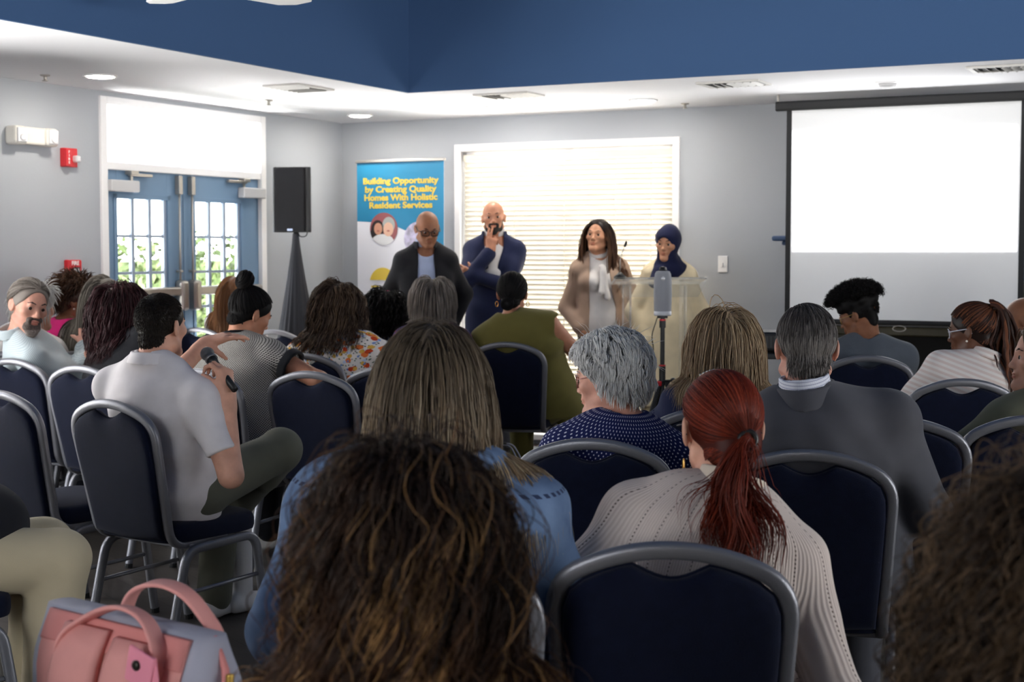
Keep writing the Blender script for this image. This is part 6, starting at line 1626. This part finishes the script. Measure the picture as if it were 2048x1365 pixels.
# --- dark curls, sleeveless
s_ = seat_for((768, 625), 9.3, 16, 'banquet chair hidden in the front row, under the dark-curled woman in lilac', .08)
F = Fig('dark', 'woman with black curls and pink hair clip in sleeveless lilac print', (770, 628), 9.3, hyaw=22, hpitch=14, yaw=18, seat=s_, skin='tan', sw=.16, g=1.05, group=G_aud, res=.008, pelvis=(0, -.1))
F.body(); F.top('lilac_top', M_lilac, t=.014, sleeve=0, neck='crew', seed=35); F.trousers(C_['jeans'])
H_ = Hair(F, 35); H_.cap(.02, tone=.2, noise=.006); H_.flow(1500, (.14, .24), vol=.02, part=.1, comb=(.9, -.3, -.1), width=.002, curl=(.008, 14), clump=.3, steps=18, layer=.03, lift=.6, grav=.25, frizz=.06); H_.done(HB['black'])
bm = bmesh.new(); box(bm, F.hl(.01, -.03, .135)-F.base, (.04, .012, .012), .004); bobj('hair_clip', bm, C_['pink'], F.root)

# --- floral blouse
F = Fig('floral', 'woman with long wavy brown hair in white floral blouse', (676, 618), 8.05, hyaw=34, hpitch=12, hroll=6, yaw=20, seat=CHAIRS['floral'][:2], skin='fair', sw=.2, g=1.25, hs=1.03, group=G_aud, res=.007, pelvis=(.0, .06))
F.arm(1, F.T(.3, .22, .1), F.rt-F.fw*.4)
F.body(); F.face(brow=HB['brown'])
F.top('floral_blouse', M_floral, t=.02, sleeve=1.4, neck='crew', fold=.004, seed=36, hem=-.2); F.trousers(C_['jeans'])
H_ = Hair(F, 36); H_.cap(.014, tone=.2); H_.flow(2400, (.24, .36), vol=.022, part=.1, comb=(.9, -.45, -.1), width=.0018, curl=(.009, 8), clump=.45, locks=80, steps=20, layer=.024, lift=.45, grav=.3, frizz=.03); H_.done(HB['brown'])

# --- hair bun, dotted dress
F = Fig('bun', 'woman with black top bun in dotted black and white dress, head bowed', (502, 628), 7.15, hyaw=52, hpitch=24, hroll=4, yaw=24, seat=CHAIRS['bun'][:2], skin='tan', sw=.18, g=1.15, hs=1.03, group=G_aud, res=.0065, pelvis=(.04, .02))
F.arm(1, F.T(.30, .2, .08), F.rt-F.fw*.5)
F.body(); F.face(brow=HB['black'])
F.top('dotted_dress', M_hounds, t=.016, sleeve=.42, neck='crew', fold=.003, seed=37, hem=-.25)
e_ = F.S[1]+(F.E[1]-F.S[1])*.40
for k in (-1, 1):
    e_ = F.S[k]+(F.E[k]-F.S[k])*.40
    F.add('black_cuff', [('add', 0, ring(e_, F.E[k]-F.S[k], .069*(1+.35*(F.g-1)), .022, .008))], C_['black'], res=.006)
F.add('neck_trim', [('add', 0, ring(F.N+F.U*0.043, F.U+F.fr*.15, .066, .006, .006, .1))], C_['black'], res=.005)
F.trousers(C_['black'])
H_ = Hair(F, 37); tie = (.0, -.085, .115); H_.cap(.007, tone=.2); H_.comb_to(2000, tie, steps=12, off=.006, width=.0016, zmin=([-1, -.3, .1, .45, .8, 1], [-.72, -.52, -.1, .35, .6, .7])); H_.nape(400, (0, -.1, .02), width=.002); H_.bun(360, (.0, -.095, .128), .042, .0017); H_.done(HB['black'])

# --- chestnut hair behind
F = Fig('chest', 'woman with long chestnut hair mostly hidden behind the black top bun', (474, 590), 10.4, hyaw=20, hpitch=5, yaw=26, seat=CHAIRS['chestnut'][:2], skin='fair', sw=.16, g=1.0, group=G_aud, res=.009, pelvis=(.0, .15))
F.body(); F.top('white_top', C_['white'], t=.014, sleeve=1.5); F.trousers(C_['jeans'])
H_ = Hair(F, 38); H_.cap(.01, tone=.3); H_.flow(1300, (.30, .4), vol=.014, part=.1, comb=(.9, -.4, -.1), width=.0022, clump=.3, steps=14, layer=.016); H_.done(HB['chest'])

# --- man with microphone
F = Fig('mic', 'young man with cropped dark hair in pale polo, speaking into a microphone', (324, 652), 5.52, hyaw=27, hpitch=1, hroll=1, yaw=30, seat=CHAIRS['mic'][:2], skin='fair', male=True, sw=.205, g=1.03, hs=1.0, group=G_aud, res=.0055, size=1.04, pelvis=(-.02, .02))
mw = Pt(436, 775, 5.40)
mic_t, mic_b = Pt(406, 697, 5.50), Pt(470, 780, 5.35); mdir = nz(mic_t-mic_b)
F.arm(1, Pt(444, 775, 5.30), A3((.15, -.1, -1.0)))
F.E[1], F.Wr[1], F.hand[1] = Pt(462, 952, 5.30), Pt(454, 790, 5.39), (dict(dir=A3((-.12, .1, 1.0)), n=A3((-.87, .5, .0)), curl=(.8, .9, .95, 1.0), spread=.05, thumb=A3((-.75, .1, .55)), tcurl=.4, scale=1.0))
F.arm(-1, Pt(408, 690, 6.05), A3((-.2, -.2, -1.0)), dict(dir=A3((.9, .15, .35)), n=A3((.1, .3, -1)), curl=(.12, .25, .35, .4), spread=.16, thumb=A3((.6, -.2, -.6)), scale=1.0))
F.body(); F.face(brow=HB['black'])
F.top('polo_shirt', C_['polo'], t=.016, sleeve=.72, neck='crew', hem=-.16, fold=.0075, seed=39, res=.0065)
F.add('polo_collar', [('add', .0, ring(F.N+F.U*0.041, F.U+F.fr*.22, .0725, .022, .007, -.35, (F.fr, .02)))], C_['polo'], res=.005)
F.knee[1] = F.hip[1]+F.fw*.40+F.rt*.10+A3((0, 0, .13)); F.ank[1] = F.knee[1]+F.fw*.12-F.rt*.30-A3((0, 0, .24))
F.trousers(C_['pants'], res=.008); F.shoes(mat('white_trainer', srgb(214, 212, 212), .5))
H_ = Hair(F, 39); zr = ([-1, -.3, .1, .45, .8, 1], [-.7, -.45, .12, .55, .64, .75]); H_.cap(.0035, tone=.35, res=.005)
H_.flow(5000, (.010, .018), vol=.002, part=0, comb=(.1, .5, -.6), lift=.8, width=.0009, steps=4, grav=.1, layer=.003, zmin=zr, body=False); H_.nape(1100, length=(.008, .014), width=.001); H_.done(HB['buzz'])
e = empty('microphone', mic_b, 'black handheld microphone held by the man in the polo', 'microphone')
bm = bmesh.new(); d_ = mic_t-mic_b; cyl(bm, d_*.0, d_*.62, .0125, .0165, 18); cyl(bm, d_*.62, d_*.72, .0165, .021, 18); bobj('handle', bm, M_black, e, smooth=True)
bm = bmesh.new(); cyl(bm, d_*.715, d_*.755, .0235, .0235, 20); bobj('collar', bm, mat('mic_ring', srgb(120, 120, 124), .35, metal=.6), e, smooth=True)
bm = bmesh.new(); ball(bm, d_*.86, .0262, 20); bobj('grille', bm, mat('mic_mesh', srgb(112, 114, 118), .45, metal=.5, bump=(900, .8)), e, smooth=True)

# --- wine-red hair
F = Fig('wine', 'woman with wavy wine-red hair in black jacket', (240, 630), 7.42, hyaw=18, hpitch=5, yaw=26, seat=CHAIRS['wine'][:2], skin='fair', sw=.18, g=1.12, hs=1.05, group=G_aud, res=.008, pelvis=(.12, .12))
F.body(); F.top('black_jacket', C_['black'], t=.024, sleeve=1.9, seed=40); F.trousers(C_['jeans'])
H_ = Hair(F, 40); H_.cap(.018, tone=.2); H_.flow(2600, (.20, .29), vol=.024, part=-.15, comb=(.9, -.4, -.1), width=.002, curl=(.006, 9), clump=.4, steps=18, layer=.03, lift=.55, grav=.28, frizz=.03); H_.done(HB['wine'])

# --- long grey hair
s_ = seat_for((212, 600), 8.15, 24, 'banquet chair hidden near the door, under the woman with long grey hair', .08)
F = Fig('lgrey', 'woman with long straight grey hair, partly hidden by wine-red hair', (214, 604), 8.15, hyaw=22, hpitch=12, hroll=8, yaw=24, seat=s_, skin='fair', sw=.16, g=1.0, group=G_aud, res=.009, pelvis=(0, -.12))
F.body(); F.top('white_top', C_['white'], t=.014, sleeve=1.5, seed=41); F.trousers(C_['jeans'])
H_ = Hair(F, 41); H_.cap(.012, tone=.3); H_.flow(1500, (.34, .46), vol=.018, part=.2, comb=(.9, -.35, -.1), width=.0021, clump=.3, steps=16, layer=.02); H_.done(HB['lgrey'])

# --- pink top
s_ = seat_for((146, 600), 8.7, 30, 'banquet chair hidden near the pull station, under the woman in pink', .08)
F = Fig('pink', 'woman in hot pink top with short auburn hair and pale glasses', (150, 600), 8.7, hyaw=72, hpitch=8, hroll=6, yaw=34, seat=s_, skin='brown', sw=.165, g=1.15, group=G_aud, res=.0075, pelvis=(0, -.06))
F.body(); F.face(brow=HB['black']); F.glasses(M_spec_clear, rim=.003)
F.top('pink_top', C_['pink'], t=.016, sleeve=1.3, neck='crew', seed=42); F.trousers(C_['jeans'])
H_ = Hair(F, 42); H_.cap(.018, tone=.25, noise=.005); H_.flow(1300, (.06, .11), vol=.014, part=0, comb=(.3, -1.0, -.1), width=.0021, curl=(.006, 12), clump=.3, steps=12, layer=.02, lift=.4, grav=.08, body=False, frizz=.05, zmin=([-1, -.3, .1, .45, .8, 1], [-.6, -.5, .1, .5, .62, .7])); H_.done(HB['pinkhair'])
bm = bmesh.new(); ball(bm, F.hl(.086, -.002, -.042)-F.base, .0055, 10); bobj('earring', bm, M_pearl, F.root, smooth=True)

# --- bearded man
F = Fig('beard', 'bearded man with swept-back grey hair in pale checked shirt, arms folded, turned to the camera', (58, 612), 7.58, hyaw=136, hpitch=10, hroll=-9, yaw=72, seat=CHAIRS['beard'][:2], skin='ruddy', male=True, sw=.195, g=1.12, hs=1.1, group=G_aud, res=.0055, pelvis=(.12, -.12), size=1.03)
F.arm(1, F.T(-.10, .25, .52*F.Lt), F.rt*.8-A3((0, 0, 1.0))+F.fw*.2); F.arm(-1, F.T(.15, .24, .56*F.Lt), -F.rt*.8-A3((0, 0, 1.0))+F.fw*.2, dict(dir=F.rt*.55+A3((0, 0, .9)), n=-F.fw, curl=(.2, .22, .28, .35), spread=.12))
F.body(); F.face(brow=HB['grey'], gaze=(.1, 0))
F.top('checked_shirt', M_pale, t=.02, sleeve=1.85, neck='crew', fold=.008, seed=43, hem=-.15); F.trousers(C_['jeans'])
F.add('shirt_collar', [('add', 0, ring(F.N+F.U*0.049, F.U+F.fr*.25, .07, .024, .006, -.25, (F.fr, .03)))], M_pale, res=.006, cyl_uv=True)
h = F.hs; q_ = lambda *a: F.hl(*a)
M_bd = hair_mat('grey_beard', [srgb(84, 70, 66), srgb(120, 106, 100), srgb(168, 156, 150)])
bd = [('add', .012, cone(q_(-.024, .083, -.047), q_(.024, .083, -.047), .0095*h, .0095*h)), ('add', .02, cone(q_(-.026, .066, -.088), q_(.026, .066, -.088), .02*h, .02*h)), ('add', .02, ell(q_(0, .078, -.105), [x*h for x in (.03, .024, .028)], F.R)), ('add', .01, cone(q_(-.027, .076, -.052), q_(-.024, .074, -.09), .009*h, .014*h)), ('add', .01, cone(q_(.027, .076, -.052), q_(.024, .074, -.09), .009*h, .014*h))]
v_, qd_ = sdf_mesh(bd, .004, folds(6, .003, 5)); fast_mesh('beard', v_-F.base, qd_, M_bd, F.root, {'tone': ('FLOAT', np.clip(np.random.default_rng(2).random(len(v_))*.5+.5*(v_[:, 2] < F.hl(0, .06, -.1)[2]), 0, 1)), 'along': ('FLOAT', np.ones(len(v_)))})
H_ = Hair(F, 43); zr = ([-1, -.3, .1, .45, .8, 1], [-.75, -.55, -.02, .46, .66, .78]); H_.cap(.006, tone=.5)
H_.comb_to(2200, (0, -.118, -.045), steps=12, off=.006, layer=.010, width=.0013, zmin=zr); H_.nape(400, (0, -.118, -.045), width=.0015); H_.tail(120, (0, -.118, -.045), (.08, .12), F.hd(0, -.5, -.8), spread=.05, width=.0015, steps=10)
H_.done(HB['bob'])

# --- white hair peeping past the bearded man
s_ = seat_for((76, 622), 8.1, 30, 'banquet chair hidden by the far wall, under the person with fluffy white hair', .08)
F = Fig('fluff', 'person with fluffy white hair, nearly hidden behind the bearded man', (74, 616), 8.1, hyaw=30, hpitch=5, yaw=30, seat=s_, skin='fair', sw=.16, g=1.0, group=G_aud, res=.01)
F.body(); F.top('white_top', C_['white'], t=.014, sleeve=1.5, seed=44); F.trousers(C_['jeans'])
H_ = Hair(F, 44); H_.cap(.02, tone=.6); H_.flow(900, (.08, .13), vol=.02, comb=(.3, -.8, -.3), lift=.25, width=.002, steps=9, grav=.15, body=False); H_.done(HB['white'])

# --- person in khaki trousers, only knee and lap in view
chair_at(-1.73, 4.36, 65, 'blue chair at the near photo edge, under the person in khaki trousers', 'khaki')
F = Fig('khaki', 'person in khaki trousers and black top, only lap in view by the backpack', (-135, 640), 4.4, hyaw=50, hpitch=5, yaw=62, seat=CHAIRS['khaki'][:2], skin='fair', sw=.175, g=1.15, group=G_aud, res=.009, pelvis=(-.02, 0))
F.arm(1, F.T(.16, .14, .06), F.rt*.4-F.fw*.8)
F.body(); F.top('black_top', C_['black'], t=.02, sleeve=1.8, neck='crew', hem=-.2, seed=45, extra=[('add', .05, ell(F.P+F.fw*.17+A3((0, 0, .05)), (.19, .19, .16)))]); F.trousers(C_['khaki'], t=.022, res=.008); F.shoes(M_leather)
H_ = Hair(F, 45); H_.cap(.012, tone=.3); H_.flow(900, (.2, .3), vol=.014, width=.0022, steps=12); H_.done(HB['brown'])

# ================================================================== BAGS
M_pk = mat('backpack_pink', srgb(218, 150, 144), .75, bump=(900, .3), var=(16, .05)); M_pk2 = mat('backpack_pink_deep', srgb(204, 128, 124), .75, bump=(900, .3)); M_gy = mat('backpack_grey', srgb(160, 160, 174), .75, bump=(900, .3), var=(16, .04)); M_br = mat('brass', srgb(200, 164, 84), .3, metal=.9); M_tagp = mat('tag_pink', srgb(236, 144, 164), .6, bump=(1200, .4))
A = Pt(112, 1228, 2.6); Bp = Pt(440, 1300, 2.34); dx = (Bp-A)[:2]; ang = math.atan2(dx[1], dx[0]); bwid = float(np.hypot(*dx)); ctr = (A[:2]+Bp[:2])/2
ztop = .868; zb_ = ztop-.385
e = empty('backpack', (ctr[0], ctr[1], zb_), 'pink and grey backpack with two loop handles standing at the photo bottom edge', 'bag', rz=ang)
chair_at(ctr[0]-.07, ctr[1]+.0, 90, 'blue chair below the photo edge, carrying the pink backpack')
hz = .385
def hd_(z): return .060-.034*max(0, (z-.29)/(hz-.29))**1.5       # half depth of the bag at height z
def hw_(z): return bwid/2*(1.0 if z > .1 else .97)+.012*math.sin(min(1, z/hz)*PI)
bm = bmesh.new(); rs = []
for i in range(21):
    z = hz*i/20; a_, b_ = hw_(z), hd_(z); rg = []
    for x, y in rrect(2*a_, 2*b_, min(.035, b_*.85), 4): rg.append(bm.verts.new((x, y, z)))
    rs.append(rg)
for i in range(20):
    for k in range(len(rs[0])): bm.faces.new((rs[i][k], rs[i][(k+1) % len(rs[0])], rs[i+1][(k+1) % len(rs[0])], rs[i+1][k]))
bm.faces.new(rs[0][::-1]); bm.faces.new(rs[-1])
body = bobj('body', bm, M_gy, e, smooth=True)
def patch(name, x0, x1, z0, z1, off, th, m, par, nx=10, nz_=12, taper=0.0, puff=0.0, side=-1, skew=0.0):
    bm = bmesh.new(); F_, B_ = [], []
    for j in range(nz_+1):
        t = j/nz_; z = z0+(z1-z0)*t; rf, rb = [], []
        for i in range(nx+1):
            s = i/nx; xc = (x0+x1)/2+skew*(t-.5); x = xc+(x1-x0)*(s-.5)*(1+taper*(t-.5))
            pf = puff*(max(0, 1-abs(2*s-1)**2.5)*max(0, 1-abs(2*t-1)**6))
            y = hd_(min(z, hz))+off
            rf.append(bm.verts.new((x, side*(y+th+pf), z))); rb.append(bm.verts.new((x, side*y, z)))
        F_.append(rf); B_.append(rb)
    for j in range(nz_):
        for i in range(nx):
            bm.faces.new((F_[j][i], F_[j][i+1], F_[j+1][i+1], F_[j+1][i])); bm.faces.new((B_[j][i], B_[j+1][i], B_[j+1][i+1], B_[j][i+1]))
    for j in range(nz_):
        for i in (0, nx): bm.faces.new((F_[j][i], F_[j+1][i], B_[j+1][i], B_[j][i]))
    for i in range(nx):
        for j in (0, nz_): bm.faces.new((F_[j][i], F_[j][i+1], B_[j][i+1], B_[j][i]))
    return bobj(name, bm, m, par, smooth=True)
hb = bwid/2
pnl = patch('back_panel', -hb+.035, hb-.03, .02, .381, .0, .006, M_pk, e)
patch('panel_band', -hb+.035, hb-.03, .335, .382, .005, .004, M_pk2, pnl)
patch('shoulder_strap', -.14, -.02, .03, .372, .010, .012, M_pk, e, puff=.012, taper=-.12, skew=.05)
patch('shoulder_strap', -.006, .095, .03, .366, .010, .012, M_pk, e, puff=.012, taper=-.1, skew=.05)
for side, nm, pk in ((-1, 'handle', -.022), (1, 'handle', .004)):
    bm = bmesh.new(); y0 = side*(hd_(.33)+.012)
    path = smooth_path([(-.12, y0, .29), (-.11, y0, .35), (-.05, side*.04, .415+pk), (.02, side*.04, .438+pk), (.09, side*.042, .428+pk), (.145, y0, .36), (.135, y0, .30)], .07, 6)
    sweep(bm, path, rrect(.008, .03, .0035, 2), up=(0, 1, 0)); bobj(nm, bm, M_pk, e, smooth=True)
bm = bmesh.new(); sweep(bm, [(hb*.93, 0, hz-.002), (hb+.012, 0, hz-.05), (hb+.016, 0, hz-.2)], rrect(.014, .008, .003, 2), up=(0, 1, 0)); zp_ = bobj('zip', bm, M_pk2, e, smooth=True)
bm = bmesh.new(); box(bm, (hb+.022, -.0, hz-.065), (.01, .012, .02), .003); sweep(bm, [(hb+.026+.0*a, .010*math.cos(a), hz-.085+.012*math.sin(a)) for a in np.linspace(0, 2*PI, 14)[:-1]], circ(.0018, 6), up=(1, 0, 0), closed=True); bobj('zip_slider', bm, M_br, zp_)
bm = bmesh.new(); box(bm, (hb+.028, 0, hz-.125), (.006, .016, .055), .003); bobj('zip_pull', bm, mat('pull_grey', srgb(92, 92, 98), .6), zp_)
bm = bmesh.new(); box(bm, (0, 0, 0), (.062, .006, .06), .003, rot=Matrix.Rotation(.25, 3, 'Y')); box(bm, (.008, .004, -.006), (.06, .006, .05), .003, rot=Matrix.Rotation(-.15, 3, 'Y')); tg_ = bobj('pink_tag', bm, M_tagp, e); tg_.location = (.125, -(hd_(.34)+.04), .338)
bm = bmesh.new(); lathe(bm, [(.0085, 0), (.0085, -.003), (.006, -.005), (.001, -.005)], 16, axis='Y'); o = bobj('snap_button', bm, mat('button_dark', srgb(50, 46, 40), .3, metal=.6), tg_, smooth=True); o.location = (-.004, -.0035, .006)
bm = bmesh.new(); sweep(bm, [(.0, 0, -.03), (-.03, .0, -.04), (.0, .0, -.07), (.018, -.0, -.095)], circ(.0012, 6)); bobj('cord', bm, M_br, tg_)
bm = bmesh.new(); box(bm, (.026, .0, -.112), (.02, .004, .036), .002, rot=None); bobj('brown_fob', bm, mat('fob_brown', srgb(96, 58, 48), .6), tg_)
bm = bmesh.new(); sweep(bm, smooth_path([(-hb-.005, -.02, .235), (-hb-.045, -.03, .17), (-hb-.07, -.03, .10), (-hb-.075, -.03, .05)], .05), rrect(.004, .028, .0018, 2), up=(0, 1, 0)); bobj('side_strap', bm, M_pk2, e, smooth=True)
bm = bmesh.new(); box(bm, (-hb-.075, -.03, .04), (.012, .036, .03), .004); bobj('strap_buckle', bm, M_gy, e)
# grey tote on the floor
tp = Pt(1012, 905, 7.9)
M_tote = mat('tote_grey', srgb(106, 108, 122), .55, bump=(300, .2))
e = empty('tote_bag', (tp[0], tp[1], 0), 'grey handbag with arched handles on the floor behind the olive vest\'s chair', 'bag', rz=math.radians(-12))
bm = bmesh.new(); rs = []
for z, a_, b_ in ((0, .16, .07), (.03, .17, .08), (.2, .165, .07), (.30, .15, .035), (.315, .148, .03)):
    rs.append([bm.verts.new((x, y, z)) for x, y in rrect(2*a_, 2*b_, b_*.6, 3)])
for i in range(4):
    for k in range(len(rs[0])): bm.faces.new((rs[i][k], rs[i][(k+1) % len(rs[0])], rs[i+1][(k+1) % len(rs[0])], rs[i+1][k]))
bm.faces.new(rs[0][::-1]); bm.faces.new(rs[-1]); bobj('body', bm, M_tote, e, smooth=True)
for sd in (-1, 1):
    bm = bmesh.new(); sweep(bm, smooth_path([(-.09, sd*.045, .25), (-.08, sd*.045, .36), (-.03, sd*.03, .45), (.03, sd*.03, .45), (.08, sd*.045, .36), (.09, sd*.045, .25)], .06), rrect(.006, .018, .002, 2), up=(0, 1, 0)); bobj('handle', bm, M_tote, e, smooth=True)
bm = bmesh.new(); box(bm, (-.0, -.032, .452), (.02, .01, .026), .003); bobj('handle_loop', bm, M_leather, e)
